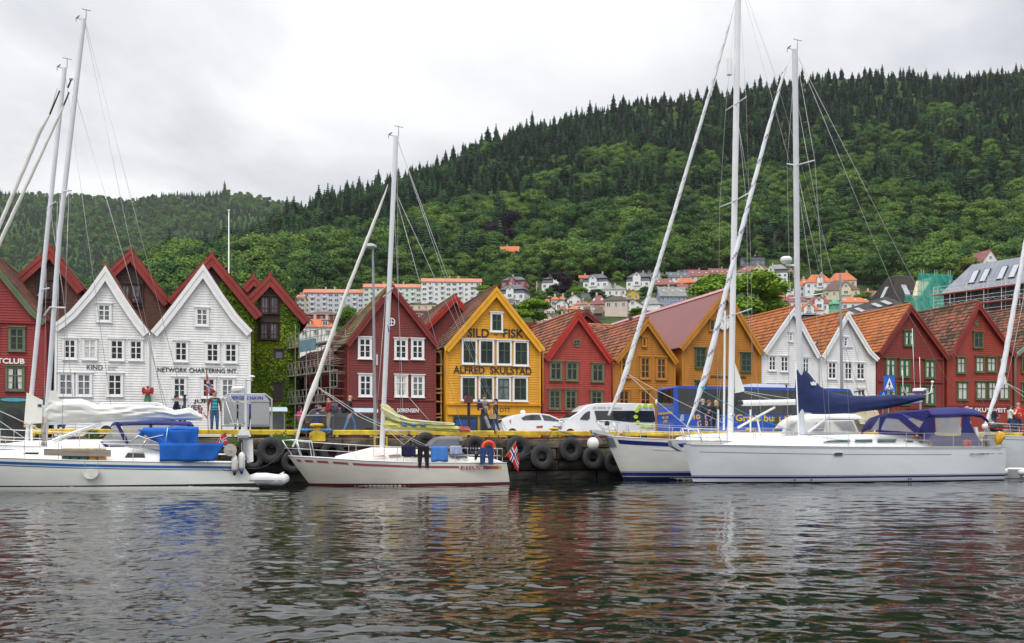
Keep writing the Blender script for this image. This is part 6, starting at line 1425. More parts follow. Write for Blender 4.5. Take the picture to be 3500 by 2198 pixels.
    # plank and canisters
    pl = b.poly([(150, 1534), (379, 1538), (379, 1561), (150, 1557)], -1.6, M('grey_plank', (.30, .255, .21), .9, .25, 3, stretch=(.4, 1, 4), bump=.4, bscale=8), 'plank', .05); free_part(b, pl, 'weathered grey plank lashed to the guard wires of the left sailboat', 'plank')
    for i, xx in enumerate((227, 257, 287, 318, 348)):
        m1 = M('green_canister', (.06, .17, .14), .5, .1) if i < 3 else M('orange_canister', (.55, .27, .04), .5, .1); t = thing('canister', ['first green canister behind the plank counted from the mast', 'second green canister behind the plank', 'third green canister behind the plank, next to the orange ones', 'orange canister beside the green ones behind the plank', 'last orange canister at the stern end of the plank'][i], 'canister', b.u0+b.P(xx, 1573, -1.42).x, b.vc-1.42, b.P(xx, 1573, -1.42).z, 'canisters behind the plank'); h = (1573-1530)*DV(xx, b.vc-1.4)/F
        mb = MB(); mb.lathe([(.14, 0), (.155, .04), (.155, h*.72), (.14, h*.8), (.02, h*.81)], n=14); mb.build('body', m1, t, smooth=2); mb = MB(); mb.lathe([(.145, h*.72), (.15, h*.93), (.10, h), (.02, h)], n=14); mb.build('lid', M('translucent_lid', (.66, .52, .25) if i > 2 else (.62, .56, .36), .4), t, smooth=2)
    # fender flat white, stern fenders, reel, outboard, lifebuoy case
    mb = MB(); p = b.P(311, 1606, -1.68); w_ = .26; pts = [(-w_, 0), (-w_*1.03, -.06), (-w_*.85, -.2), (-w_*.5, -.29), (0, -.33), (w_*.5, -.29), (w_*.85, -.2), (w_*1.03, -.06), (w_, 0)]; mb.prism([(p.x+a, p.z+c) for a, c in pts], -1.8, -1.69); o = mb.build('hull_fender', M('fender_white', (.72, .71, .66), .45), b.root); mb = MB(); free_part(b, o, 'white half round fender hanging on the blue striped hull', 'fender')
    b.tubes([[(290, 1574, -1.66), (290, 1608, -1.74)], [(335, 1574, -1.66), (333, 1608, -1.74)]], .008, M('turquoise_cord', (.1, .45, .38), .8), 'fender_line')
    fender(b, 802, 1556, 1622, 20, -1.36, 'white fender with black tip at the stern of the left boat'); fender(b, 826, 1546, 1617, 21, -1.28, 'yellowed fender with blue tip at the stern of the left boat', M('blue_rubber', (.01, .05, .2), .5))
    mb = MB(); p = b.P(787, 1538, -1.45); mb.lathe([(.05, -.07), (.23, -.06), (.23, .06), (.05, .07)], tuple(p), 24, ax='y'); mb.lathe([(.04, -.1), (.04, .1)], tuple(p), 10, ax='y'); o = mb.build('line_reel', M('reel_grey', (.40, .38, .34), .6, .15, 5), b.root, smooth=2); free_part(b, o, 'round grey line reel clamped on the stern rail of the left boat', 'reel')
    t = thing('outboard_motor', 'white and grey outboard motor on the stern rail under the radar post', 'outboard motor', b.u0+b.P(832, 1560, -.9).x, b.vc-.9, b.P(832, 1560, -.9).z); k = DV(832, b.vc)/F; Z = lambda y: (1560-y)*k
    mb = MB(); mb.prism([(-.17, Z(1490)), (.21, Z(1490)), (.24, Z(1482)), (.19, Z(1474)), (-.02, Z(1470)), (-.17, Z(1477))], -.12, .12); mb.build('cowl', gelw, t); mb = MB(); mb.box(-.2, .2, -.11, .11, Z(1498), Z(1490.5)); mb.prism([(.0, Z(1560)), (.1, Z(1560)), (.14, Z(1499)), (-.08, Z(1499))], -.05, .05); mb.prism([(.05, Z(1562)), (.2, Z(1566)), (.16, Z(1572)), (.0, Z(1572))], -.02, .02); mb.build('leg', M('engine_grey', (.25, .27, .3), .4), t); mb = MB(); mb.box(-.16, -.03, -.08, .08, Z(1540), Z(1505)); mb.build('clamp', dgear, t)
    o = b.poly([(842, 1504), (864, 1502), (866, 1578), (845, 1582)], -.75, M('rescue_case_white', (.74, .74, .72), .5), 'rescue_case', .16); free_part(b, o, 'white rescue sling case on the stern rail behind the outboard motor', 'case')
    # radar post
    b.tube([(840, 1560, -.5), (840, 1400, -.5), (838, 1296, -.5)], .05, ALU(), 'radar_post', n=10); b.tube([(838, 1298, -.5), (860, 1300, -.5)], .02, st, 'antenna_arm')
    mb = MB(); p = b.P(812, 1338, -.5); mb.lathe([(.03, -.02), (.21, 0), (.23, .05), (.22, .14), (.16, .18), (.03, .2)], (p.x, p.y, p.z), 18, sc=(1.05, 1)); mb.box(p.x-.24, p.x+.3, -.53, -.47, p.z-.06, p.z-.025); mb.build('radar_dome', gelw, b.root, smooth=2)
    mb = MB(); p = b.P(861, 1300, -.5); mb.lathe([(.02, -.02), (.02, .12), (.12, .13), (.10, .17), (.02, .19)], (p.x, p.y, p.z), 14); mb.build('satellite_antenna', gelw, b.root, smooth=2)
    b.tubes([[(772, 1372, -.5), (832, 1552, -.5)], [(785, 1350, -.9), (842, 1460, -.5)], [(785, 1447, -1), (850, 1450, -.4)], [(838, 1330, -.5), (842, 1560, -.2)]], .012, st, 'post_stay')
    norway_flag(b, [(737, 1512), (771, 1476), (781, 1520), (752, 1524)], -.9, 'small Norwegian flag on a slanting staff above the blue side screen', staff=[(731, 1524), (776, 1470)])
    norway_flag(b, [(705, 1268), (735, 1322), (737, 1348), (702, 1349)], -.2, 'Norwegian flag hanging high in front of the right white house', staff=[(703, 1352), (706, 1264)]) if False else norway_flag(b, [(706, 1272), (722, 1316), (737, 1338), (703, 1349)], .6, 'Norwegian flag hanging high in front of the right white house', 2, staff=[(712, 1480), (705, 1264)])
    norway_flag(b, [(681, 1391), (692, 1393), (691, 1415), (678, 1414)], 1.9, 'tiny limp Norwegian flag left of the man in the brown jacket', 1, staff=[(684, 1440), (680, 1386)]); norway_flag(b, [(693, 1408), (709, 1424), (708, 1432), (700, 1424)], 1.9, 'tiny slanting Norwegian flag at the legs of the man in the brown jacket', 3)
    lettering('Finn 361', b.P(761, 1606, -1.2).x, b.P(788, 1606, -1.2).x, b.P(770, 1610, -1.4).z, b.P(770, 1604, -1.4).z, -b.hb(.95)-.012, bstripe, b.root, bold=.0)
    for q in ([(0, 1405), (140, 1470)], [(0, 1440), (80, 1495)]): b.tube([(q[0][0], q[0][1], -.9), (q[1][0], q[1][1], -.5)], .014, rope, 'sheet')
    # grey inflatable behind the left stern
    def dinghy(x0, x1, yt, yb, vc, label, yel=None):
        d = Boat(label, (x0+x1)/2, vc, 1.4, 'inflatable_dinghy', 'dinghy'); rub = M('dinghy_grey_pvc', (.60, .61, .62), .5, .06, 2); k = DV((x0+x1)/2, vc)/F
        r = (yb-yt)*k*.36; z = .26; mb = MB(); L0 = d.P(x0, 1500).x; L1 = d.P(x1, 1500).x
        for sg in (-1, 1):
            pts = [(L0, sg*.55, z+.1)]+[(L0+(L1-L0)*f, sg*.55, z+.1-(.0 if f < .5 else 0)) for f in (.2, .45)]+[(L0+(L1-L0)*.62, sg*.55, z+.06), (L0+(L1-L0)*.8, sg*.46, z+.04), (L1-.2, sg*.25, z+.08), (L1-.12, 0, z+.1)]; mb.tube(pts, [r*.5, r, r, r, r*.95, r*.9, r*.88], 14)
        mb.build('tube', rub, d.root, smooth=True); mb = MB(); mb.tube([(L0, -.55-r, z+.08), (L0+(L1-L0)*.6, -.55-r, z+.06), (L0+(L1-L0)*.82, -.46-r*.9, z+.04), (L1+.0, -.1, z+.08)], .018, 6); mb.build('rub_strake', yel or M('strake_grey', (.3, .3, .32), .6), d.root)
        mb = MB(); mb.box(L0+.3, L1-.4, -.42, .42, .12, .16); mb.box(L0+.25, L0+.3, -.42, .42, .1, .5); mb.build('floor', M('dinghy_floor', (.35, .35, .36), .7), d.root)
        mb = MB(); mb.tube([(L1-.35, -.25, z+.25), (L1-.15, 0, z+.34), (L1-.3, .25, z+.25)], .02, 6); mb.ball((L1-.22, -.1, z+.26), .07, 8); mb.build('bow_handle', rope, d.root); return d
    dinghy(850, 984, 1622, 1675, 38.9, 'grey inflatable dinghy floating behind the stern of the left sailboat')
    # ---------- middle boat
    b = b3 = Boat('small cream sailboat with broken purple stripe and laundry on its guard wires', 1360, 40.75, 3.0)
    b.hull([(986, 1560), (1100, 1566), (1250, 1576), (1400, 1582), (1600, 1584), (1732, 1583)], 1062, 1746, cream, tr=.72, full=.55, boot=((-.1, .1, M('dark_red_antifouling', (.10, .012, .014), .6, .2, 2)),))
    pur = M('faded_purple_stripe', (.28, .065, .105), .4, .1, 3)
    for a, c in ((.025, .045), (.062, .1), (.118, .17), (.192, .262), (.283, .775)): b.band(a, c, .11, .2, pur, n=int(20+60*(c-a)), both=False)
    b.band(.928, .957, .12, .24, M('orange_decal', (.60, .09, .01), .4)); b.band(.957, .972, .12, .24, M('amber_decal', (.62, .36, .08), .4)); b.band(.895, .927, .12, .24, pur)
    tq = lambda x: b.P(x, 1598, -1.25)
    lettering('FIRST', tq(1572).x, tq(1662).x, tq(1600).z-.085, tq(1600).z+.075, -b.hb(.78)-.03, pur, b.root, bold=.03)
    lettering('27', tq(1664).x, tq(1680).x, tq(1600).z-.05, tq(1600).z+.05, -b.hb(.86)-.03, pur, b.root, bold=.01)
    b.cabin([(1150, 1562, 1570, .35), (1215, 1547, 1573, .7), (1280, 1532, 1576, .9), (1380, 1533, 1580, 1.0), (1470, 1540, 1582, 1.0), (1560, 1549, 1583, 1.0), (1600, 1562, 1584, .98), (1700, 1570, 1584, .95), (1720, 1578, 1584, .95)], M('cream_deck', (.70, .68, .62), .5, .05, 1.5))
    for q in ([(1272, 1560), (1310, 1556), (1322, 1561)], [(1326, 1556), (1365, 1552), (1372, 1560), (1332, 1562)], [(1374, 1552), (1480, 1552), (1500, 1563), (1380, 1561)]): b.poly(q, -.96, M('faded_pink_stripe', (.36, .19, .19), .5) if q[0][0] < 1370 else smoke, 'cabin_side_panel', .03)
    b.mast([(1305, 1534), (1325, 1100), (1343, 700), (1354, 465)], .1, spread=((1318, 1010, 1310, 1015, 1342, 985),), wires=([(1356, 470), (1716, 1520, .3)], [(1358, 470), (1360, 900), (1372, 1575, -.8)], [(1358, 475), (1740, 1522, -1)], [(1344, 640), (1560, 1110), (1730, 1470, .2)], [(1345, 645), (1375, 1320), (1379, 1578, -1.3)], [(1347, 650), (1475, 1110), (1590, 1500, .5)], [(1318, 1010), (1276, 1560, -1)], [(1390, 1350), (1540, 1520, -.4)]))
    b.furled([(1000, 1528, .03), (1015, 1500, .045), (1030, 1440, .06), (1062, 1350, .10), (1075, 1320, .11), (1085, 1290, .08), (1180, 1010, .068), (1290, 730, .06), (1315, 664, .03), (1326, 630, .012)], .07, M('cream_sailcloth'))
    b.tubes([[(1085, 1322, -.1), (1240, 1420, -.5), (1345, 1470, -.6), (1470, 1528, -.8)], [(1085, 1325, .1), (1230, 1425), (1310, 1462), (1450, 1525, .6)], [(1330, 1475, -.1), (1380, 1520, -.1), (1440, 1470, 0)]], .010, rope, 'sheet')
    b.tube([(1312, 1467), (1606, 1470)], .055, gelw, 'boom', n=12)
    lime = M('lime_yellow_sailcloth', (.52, .50, .12), .7, .18, 2, bump=.3, bscale=4); cr = M('pale_lime_sailcloth', (.55, .54, .30), .75, .12, 2, bump=.3, bscale=4)
    b.bundle([(1308, 1436, 1466, .06), (1340, 1440, 1466, .18), (1450, 1450, 1472, .22), (1560, 1456, 1476, .18), (1575, 1462, 1474, .06)], lime, 'lowered_mainsail', 12, n=26, folds=.3, step=3)
    b.bundle([(1303, 1382, 1402, .08), (1315, 1378, 1425, .14), (1335, 1394, 1437, .2), (1360, 1414, 1447, .24), (1400, 1433, 1454, .24), (1480, 1440, 1460, .22), (1552, 1446, 1460, .12)], cr, 'sail_luff_folds', 5, n=26, folds=.4, step=3)
    b.tubes([[(1570+4*i, 1458, -.12), (1575+4*i, 1478, -.1)] for i in range(9)], .02, M('red_sail_tie', (.5, .05, .03), .7), 'sail_tie')
    b.tubes([[(1373+32*i, 1450, -.25), (1390+32*i, 1455, -.25)] for i in range(3)], .05, M('blue_sail_patch', (.08, .18, .4), .7), 'sail_patch')
    mb = MB(); rows = []
    for x, y, w_ in ((1452, 1528, .7), (1472, 1508, .85), (1492, 1493, .9), (1530, 1490, .92), (1568, 1491, .92)): rows.append([tuple(b.P(x, y, 0)+Vector((0, w_*f, -.22*abs(f)**4))) for f in (-1, -.85, -.5, 0, .5, .85, 1)])
    mb.grid(rows); mb.build('sprayhood', M('grey_sprayhood', (.17, .17, .185), .8, .12, 2), b.root, thick=.02, smooth=True)
    b.cloth(1493, 1569, 1497, 1536, -.92, M('grey_sprayhood'), 'sprayhood_side', .01, xb0=1455, xb1=1572)
    b.cloth(1520, 1585, 1548, 1566, -.98, M('dark_grey_cover', (.12, .12, .13), .8), 'hatch_cover', .02, xb0=1548, xb1=1600)
    b.lifelines(.02, .97, (.31, .44, .5, .57, .68, .765, .86), .62); b.pulpit(.005, .12, .66, ext=.28); b.pulpit(.885, .985, .6, False)
    tw = lambda x0, x1, y0, y1, m, lb, **k: free_part(b, b.cloth(x0, x1, y0, y1, -1.46, m, k.pop('nm', 'towel'), .02, seed=int(x0), **k), lb, k.get('c', 'laundry'), 'laundry hung on the guard wires')
    tw(1372, 1421, 1523, 1561, M('navy_towel', (.008, .01, .055), .9, .1), 'dark navy towel drying on the guard wire')
    tw(1473, 1532, 1525, 1578, M('sky_blue_towel', (.06, .21, .60), .95, .1, 5), 'large bright blue towel drying beside black leggings'); tw(1538, 1578, 1524, 1554, M('pale_blue_shirt', (.36, .42, .62), .9), 'pale blue shirt drying on the guard wire')
    def trousers(x0, x1, y0, y1, m, lb, dv=-1.48, spread=4):
        xm = (x0+x1)/2; t = MB(); q = []
        for a, c_, d0, d1 in ((x0, xm, x0+spread*.2, xm-spread*1.6), (xm, x1, xm+spread*1.6, x1-spread*.2)):
            for j in range(8):
                f = j/7; xa = a+(d0-a)*f; xb = c_+(d1-c_)*f; y = y0+(y1-y0)*f; pa, pb = b.P(xa, y, dv), b.P(xb, y, dv); n = 8
                q.append([((pa.x+pb.x)/2+(pb.x-pa.x)/2*math.cos(2*math.pi*i/n), dv+.05*math.sin(2*math.pi*i/n)*(1+.2*math.sin(j*2)), pa.z) for i in range(n)])
            t.grid([r_+[r_[0]] for r_ in q[::-1]]); q = []
        pa, pb = b.P(x0, y0, dv), b.P(x1, y0+(y1-y0)*.26, dv); t.box(pa.x+.01, pb.x-.01, dv-.045, dv+.045, pb.z, pa.z)
        o = t.build('trousers', m, b.root, smooth=2); free_part(b, o, lb, 'laundry', 'laundry hung on the guard wires')
    trousers(1427, 1467, 1525, 1598, M('black_leggings_cloth', (.008, .006, .012), .9), 'black leggings hanging upright between two towels'); trousers(1640, 1687, 1530, 1588, M('denim_cloth', (.02, .055, .16), .9, .25, 9), 'blue jeans drying at the stern in front of the orange lifebuoy')
    for i in range(4): o = b.cloth(1601+9*i, 1607+9*i, 1527, 1540, -1.46, M('navy_towel'), 'sock', .01, n=4); free_part(b, o, ['dark sock pegged left of the lifebuoy', 'second dark sock pegged left of the lifebuoy', 'third dark sock pegged left of the lifebuoy', 'dark sock pegged nearest the lifebuoy'][i], 'sock', 'laundry hung on the guard wires')
    o = b.cloth(1622, 1637, 1552, 1572, -1.46, M('black_leggings_cloth'), 'small_garment', .02, n=6, xb1=1628); free_part(b, o, 'small black garment pegged on the lower wire beside the jeans', 'laundry', 'laundry hung on the guard wires')
    mb = MB(); p = b.P(1670, 1530, -1.0); n = 22; vs_ = []
    mb.torus(tuple(p), .24, .075, 26, 10, 0, 'y'); o = mb.build('lifebuoy', M('orange_lifebuoy', (.72, .05, .015), .6, .06), b.root, smooth=True); free_part(b, o, 'orange horseshoe lifebuoy on the stern rail of the middle boat', 'lifebuoy')
    norway_flag(b, [(1764, 1512), (1773, 1566), (1772, 1614), (1731, 1556)], -.5, 'large Norwegian flag at the stern of the middle boat', 1, staff=[(1727, 1562), (1765, 1507)])
    fl = thing('courtesy_flag', 'small blue and white flag under the spreader of the middle boat', 'flag', b.u0, b.vc, 0); mb = MB(); a, c, d, e_ = b.P(1320, 1108, -.6), b.P(1327, 1112, -.6), b.P(1332, 1136, -.6), b.P(1320, 1131, -.6); mb.grid([[tuple(e_), tuple(e_.lerp(d, .5)), tuple(d)], [tuple(a), tuple(a.lerp(c, .5)), tuple(c)]]); mb.m = [1, 0]; mb.build('flag', [M('flag_blue', (.03, .1, .5), .8), M('flag_white', (.75, .75, .75))], fl, thick=.01)
    # ---------- boat 4
    b = b4 = Boat('white yacht with broad navy stripe, partly hidden behind the long white sloop', 2480, 42.55, 2.85)
    b.hull([(2066, 1490), (2150, 1497), (2334, 1506), (2600, 1512), (2960, 1512)], 2134, 2985, gel, tr=.8, full=.4, boot=((-.1, .18, M('dark_navy_antifouling', (.008, .014, .06), .4)), (.22, .38, navyp), (.41, .43, navyp)))
    b.band(.045, 1, .12, .31, navyp); b.band(.17, .3, .42, .47, gelw, out=.03, name='rubbing_strake')
    b.band(0, .03, .06, .5, M('stainless_bow_plate', (.4, .42, .45), .3, metal=.7))
    b.poly([(2020, 1470), (2060, 1473), (2097, 1488), (2090, 1493), (2040, 1484), (2018, 1476)], 0, st, 'bowsprit', .35)
    b.poly([(2022, 1478), (2042, 1488), (2062, 1512), (2050, 1512), (2028, 1495)], -.12, M('anchor_steel', (.2, .2, .22), .4, metal=.6), 'anchor', .1)
    b.cabin([(2340, 1494, 1508, .5), (2420, 1484, 1510, .9), (2540, 1480, 1512, 1.05), (2700, 1480, 1513, 1.1), (2940, 1484, 1512, 1.05)], gelw)
    for q in ([(2445, 1504), (2480, 1504), (2480, 1509), (2445, 1509)],): b.poly(q, -1.02, st, 'vent_grille', .03)
    b.mast([(2496, 1483), (2506, 950), (2516, 400), (2524, -90)], .15, spread=((2512, 358, 2480, 378, 2550, 332), (2505, 690, 2460, 708, 2560, 660), (2500, 1078, 2470, 1085, 2570, 1055)), wires=([(2524, -80), (2550, 335, -.9), (2560, 660, -1.1), (2570, 1055, -1.2), (2568, 1470, -1.3)], [(2522, -60), (2480, 378, .9), (2460, 708, 1.1), (2450, 1470, 1.3)], [(2526, -80), (2700, 560), (2960, 1420, .6)], [(2528, -80), (2640, 230), (2990, 1420, -.5)], [(2512, 358), (2565, 665, -1.1)], [(2520, 380), (2552, 700), (2556, 1060, -1), (2610, 1480, -1)], [(2518, 700), (2500, 950, .5), (2445, 1480, 1)]), top=False, mat=M('white_mast', (.72, .73, .74), .4, .04, 1))
    b.tube([(2478, 1062, -.25), (2474, 1470, -.25)], .05, M('white_mast'), 'spinnaker_pole', n=10)
    b.furled([(2080, 1420, .05), (2092, 1395, .06), (2118, 1335, .09), (2140, 1270, .12), (2160, 1200, .1), (2300, 740, .085), (2440, 270, .07), (2488, 100, .05), (2500, 60, .02), (2512, 10, .01)], .1, M('pale_sailcloth', (.62, .63, .64), .75, .05, 2), (M('grey_uv_strip', (.42, .43, .47), .8), 1.2))
    b.tubes([[(2145, 1278, -.1), (2240, 1332, -.4), (2480, 1450, -.9)], [(2145, 1278, .1), (2243, 1370, .2), (2345, 1455, .3), (2420, 1500, .5)]], .012, rope, 'jib_sheet'); mb = MB(); p = b.P(2243, 1373, 0); mb.ball(tuple(p), .09, 8, sx=.5, sz=1.3); mb.build('block', gelw, b.root)
    b.tube([(2536, 1378), (2940, 1370)], .14, gelw, 'boom', n=14); b.tube([(2520, 1376), (2540, 1377)], .11, dgear, 'gooseneck', n=10)
    b.poly([(2510, 1238), (2519, 1262), (2543, 1330), (2543, 1338), (2512, 1344)], -.05, sail, 'sail_clew', .05); b.tube([(2522, 1462), (2648, 1392)], .055, gelw, 'kicker', n=10)
    b.tubes([[(2545, 1338), (2700, 1362)], [(2545, 1342), (2640, 1366)]], .011, rope, 'outhaul')
    mb = MB(); rows = []
    for x, y, w_ in ((2662, 1462, .7), (2690, 1435, .9), (2720, 1420, 1.0), (2800, 1413, 1.1), (2900, 1415, 1.1), (2915, 1424, 1.1)): rows.append([tuple(b.P(x, y, 0)+Vector((0, w_*f, -.3*abs(f)**4))) for f in (-1, -.85, -.5, 0, .5, .85, 1)])
    mb.grid(rows); mb.build('sprayhood', M('white_canvas', (.66, .65, .62), .85, .06, 2), b.root, thick=.02, smooth=True)
    b.cloth(2690, 2917, 1436, 1484, -1.1, M('white_canvas'), 'sprayhood_side', .03, xb0=2668, xb1=2940, n=20)
    for q in ([(2790, 1446), (2820, 1442), (2815, 1475), (2775, 1475)], [(2848, 1440), (2912, 1438), (2928, 1472), (2880, 1470)], [(2705, 1448), (2725, 1442), (2705, 1470), (2690, 1470)]): b.poly(q, -1.16, clear, 'sprayhood_window', .012)
    b.lifelines(.03, .97, (.14, .25, .36, .47, .58, .7, .82), .66); b.pulpit(.005, .1, .7, ext=.4)
    for x in (2455, 2565, 2600): b.tube([(x, 1480 if x != 2600 else 1490, -1.3), (x+(0 if x != 2600 else -12), 1400 if x != 2600 else 1430, -1.3)], .04, gelw, 'shroud_cover', n=8)
    mb = MB(); p = b.P(2505, 1419, -.17); mb.lathe([(.09, -.06), (.05, -.02), (.05, .02), (.09, .06)], tuple(p), 14, ax='y'); mb.build('winch', st, b.root, smooth=2)
    mb = MB(); p = b.P(2075, 1447, -.05); mb.lathe([(.09, 0), (.11, .02), (.11, .14), (.05, .2)], (p.x, p.y, p.z-.1), 14); mb.build('furling_drum', dgear, b.root, smooth=2)
    mb = MB(); p = b.P(2501, 230, -.1); mb.lathe([(.03, -.4), (.13, -.38), (.14, 0), (.13, .38), (.03, .4)], (p.x-.12, p.y, p.z+.0), 14); mb.build('radar_reflector', gelw, b.root, smooth=2)
    t = thing('ball_fender', 'round white ball fender hanging at the bow of the navy striped yacht', 'fender', b.u0+b.P(2027, 1516, -.35).x, b.vc-.35, b.P(2027, 1516, -.35).z); mb = MB(); mb.ball((0, 0, 0), .27, 18, sz=1.08); mb.build('ball', M('fender_white', (.72, .71, .66), .45), t, smooth=True); mb = MB(); mb.lathe([(.06, .25), (.05, .36), (.02, .38)], n=10); mb.build('eye', M('navy_rubber', (.01, .012, .035), .6), t); mb = MB(); mb.tube([(0, 0, .36), (.05, .2, .62)], .01, 5); mb.build('line', rope, t)
    # ---------- boat 5
    b = b5 = Boat('long white sloop with navy spray canopy and navy sail cover on its boom', 2890, 39.25, 3.7)
    b.hull([(2334, 1519), (2480, 1522), (2700, 1526), (2900, 1529), (3150, 1530), (3300, 1530), (3438, 1530)], 2370, 3446, cool, tr=.86, full=.5, boot=((-.1, .05, M('dark_navy_antifouling', (.008, .014, .06), .4)), (.20, .28, M('deep_violet_navy', (.012, .008, .12), .3)), (.31, .325, M('deep_violet_navy'))))
    ln = M('charcoal_line', (.06, .06, .09), .4); b.band(.02, .985, .015, .05, M('grey_rub_rail', (.42, .44, .47), .4), out=.025, name='rub_rail'); b.band(.045, .83, .30, .318, ln); b.band(.915, .965, .27, .288, ln); b.band(.975, .99, .27, .288, ln)
    sd = lambda x, y: b.P(x, y, -b.hb(.9))
    lettering('SUN ODYSSEY 43', sd(3315, 1552).x, sd(3377, 1552).x, sd(3340, 1556).z, sd(3340, 1549).z, -b.hb(.88)-.012, ln, b.root, bold=0, depth=.004)
    pp = [(2848+6*(1-math.cos(a)) if False else 2865+(11 if math.cos(a) > 0 else -11)+6*math.cos(a), 1552+6*math.sin(a)) for a in [2*math.pi*i/20 for i in range(20)]]; b.poly(pp, -b.hb(.48)-.0, M('port_frame', (.5, .52, .55), .3), 'hull_port', .05); b.poly([(2865+(x-2865)*.84, 1552+(y-1552)*.8) for x, y in pp], -b.hb(.48)-.012, smoke, 'hull_port_glass', .05)
    for x, y in ((2719, 1634), (2772, 1634), (3100, 1629), (3108, 1629)): mb = MB(); p = b.P(x, y, -1.6); q = [t for t in [(x-2334)/(3438-2334)]][0]; a = b.hp(q, 0); hh = b.hp(q, (a.z-.13)/(a.z+.45)); mb.lathe([(.035, -.02), (.035, .02)], (p.x, hh.y, .13), 10, ax='y'); mb.build('drain_outlet', dgear, b.root)
    b.cabin([(2500, 1519, 1524, .5), (2560, 1509, 1526, .85), (2640, 1500, 1528, 1.1), (2720, 1493, 1529, 1.25), (2830, 1489, 1530, 1.3), (2980, 1486, 1531, 1.32), (3110, 1485, 1531, 1.32), (3160, 1500, 1531, 1.3), (3190, 1522, 1531, 1.3)], M('white_deck_moulding', (.78, .78, .78), .4, .03, 1))
    for q in ([(2812, 1511), (2835, 1505), (2906, 1501), (2906, 1513), (2815, 1513)], [(2922, 1501), (2982, 1500), (2982, 1513), (2922, 1513)], [(2998, 1499), (3066, 1499), (3060, 1514), (2998, 1514)], [(3095, 1505), (3120, 1505), (3122, 1512), (3097, 1512)], [(3142, 1506), (3164, 1507), (3166, 1513), (3143, 1513)]):
        b.poly(q, -1.27, M('port_frame'), 'cabin_window_frame', .03); b.poly([(x*.94+.06*sum(p[0] for p in q)/len(q), y*.76+.24*sum(p[1] for p in q)/len(q)) for x, y in q], -1.285, M('green_tint_glass', (.06, .10, .09), .08, .6, 1.2, spec=.8), 'cabin_window', .02)
    b.mast([(2741, 1494), (2736, 1260), (2724, 950), (2721, 560), (2717, 169)], .135, spread=((2722, 565, 2690, 560, 2785, 548), (2735, 1016, 2700, 1020, 2815, 1003)), wires=([(2719, 175), (2785, 548, -1), (2815, 1003, -1.2), (2838, 1500, -1.5)], [(2719, 175), (2690, 560, 1), (2700, 1020, 1.2), (2690, 1490, 1.5)], [(2722, 180), (3060, 1000), (3290, 1385, .5)], [(2723, 185), (3090, 900), (3420, 1480, -.8)], [(2722, 330), (2790, 700), (2880, 1100), (2906, 1470, -1)], [(2722, 570), (2815, 1003, -1.2)], [(2725, 620), (2790, 1070), (2828, 1500, -1.2)]), mat=M('grey_mast', (.58, .60, .63), .4, .05, 2))
    b.tube([(2719, 1240, -.2), (2732, 1525, -.9)], .03, gelw, 'pole')
    mb = MB(); p = b.P(2687, 888, -.2); mb.lathe([(.03, -.17), (.16, -.15), (.25, -.04), (.25, .06), (.18, .13), (.03, .15)], tuple(p), 20); mb.box(p.x, p.x+.4, -.24, -.16, p.z-.26, p.z-.18); mb.build('radar_dome', gelw, b.root, smooth=2)
    b.furled([(2347, 1462, .03), (2362, 1425, .05), (2378, 1385, .085), (2395, 1330, .12), (2412, 1280, .125), (2500, 920, .1), (2620, 460, .08), (2676, 260, .055), (2690, 222, .015), (2706, 190, .01)], .1, M('white_furled_cloth', (.66, .68, .71), .7, .05, 2), (M('violet_uv_strip', (.30, .28, .37), .8), .9))
    b.tubes([[(2398, 1334, -.15), (2560, 1420, -.8), (2740, 1485, -1.2), (2960, 1515, -1.4)], [(2385, 1385, .1), (2520, 1445, .6)]], .012, M('turquoise_sheet', (.07, .32, .42), .8), 'jib_sheet'); b.tube([(2398, 1322), (2400, 1332)], .15, M('turquoise_sheet'), 'sheet_knot')
    # sail cover
    mb = MB(); rows = []; r_ = random.Random(9)
    pr = [(2722, 1264, 1414, .10), (2742, 1264, 1415, .16), (2757, 1268, 1415, .2), (2775, 1292, 1415, .22), (2800, 1318, 1416, .24), (2840, 1340, 1416, .25), (2900, 1352, 1413, .26), (2960, 1354, 1406, .26), (3030, 1350, 1396, .25), (3046, 1347, 1393, .24), (3080, 1353, 1386, .22), (3130, 1350, 1374, .18), (3152, 1352, 1368, .1), (3160, 1358, 1364, .04)]
    b.bundle(pr, darkn, 'sail_cover', 21, n=26, folds=.10, step=4)
    b.poly([(2769, 1305), (2776, 1308), (2780, 1302), (2785, 1308), (2792, 1303), (2789, 1317), (2773, 1317)], -.27, gelw, 'crown_emblem', .012)
    b.tube([(2745, 1412), (3150, 1372)], .07, ALU(), 'boom', n=10); b.tube([(2762, 1478, -.05), (2832, 1424, -.05)], .055, ALU(), 'kicker', n=10)
    b.tubes([[(3062+10*math.cos(i), 1390, -.1), (3066, 1448, -.1)] for i in range(5)], .008, M('red_line', (.5, .04, .03), .7), 'mainsheet')
    # navy spray canopy: hood and bimini, clear panels
    mb = MB(); rows = []
    for x, y, w_ in ((2978, 1468, .8), (2995, 1440, 1.1), (3010, 1422, 1.2), (3040, 1413, 1.3), (3100, 1405, 1.4), (3170, 1399, 1.45), (3240, 1393, 1.5), (3280, 1397, 1.5), (3300, 1412, 1.45), (3303, 1424, 1.4)): rows.append([tuple(b.P(x, y, 0)+Vector((0, w_*f, -.38*abs(f)**4))) for f in (-1, -.9, -.7, -.35, 0, .35, .7, .9, 1)])
    mb.grid(rows); mb.build('spray_canopy', navyc, b.root, thick=.02, smooth=True)
    dv = -1.46
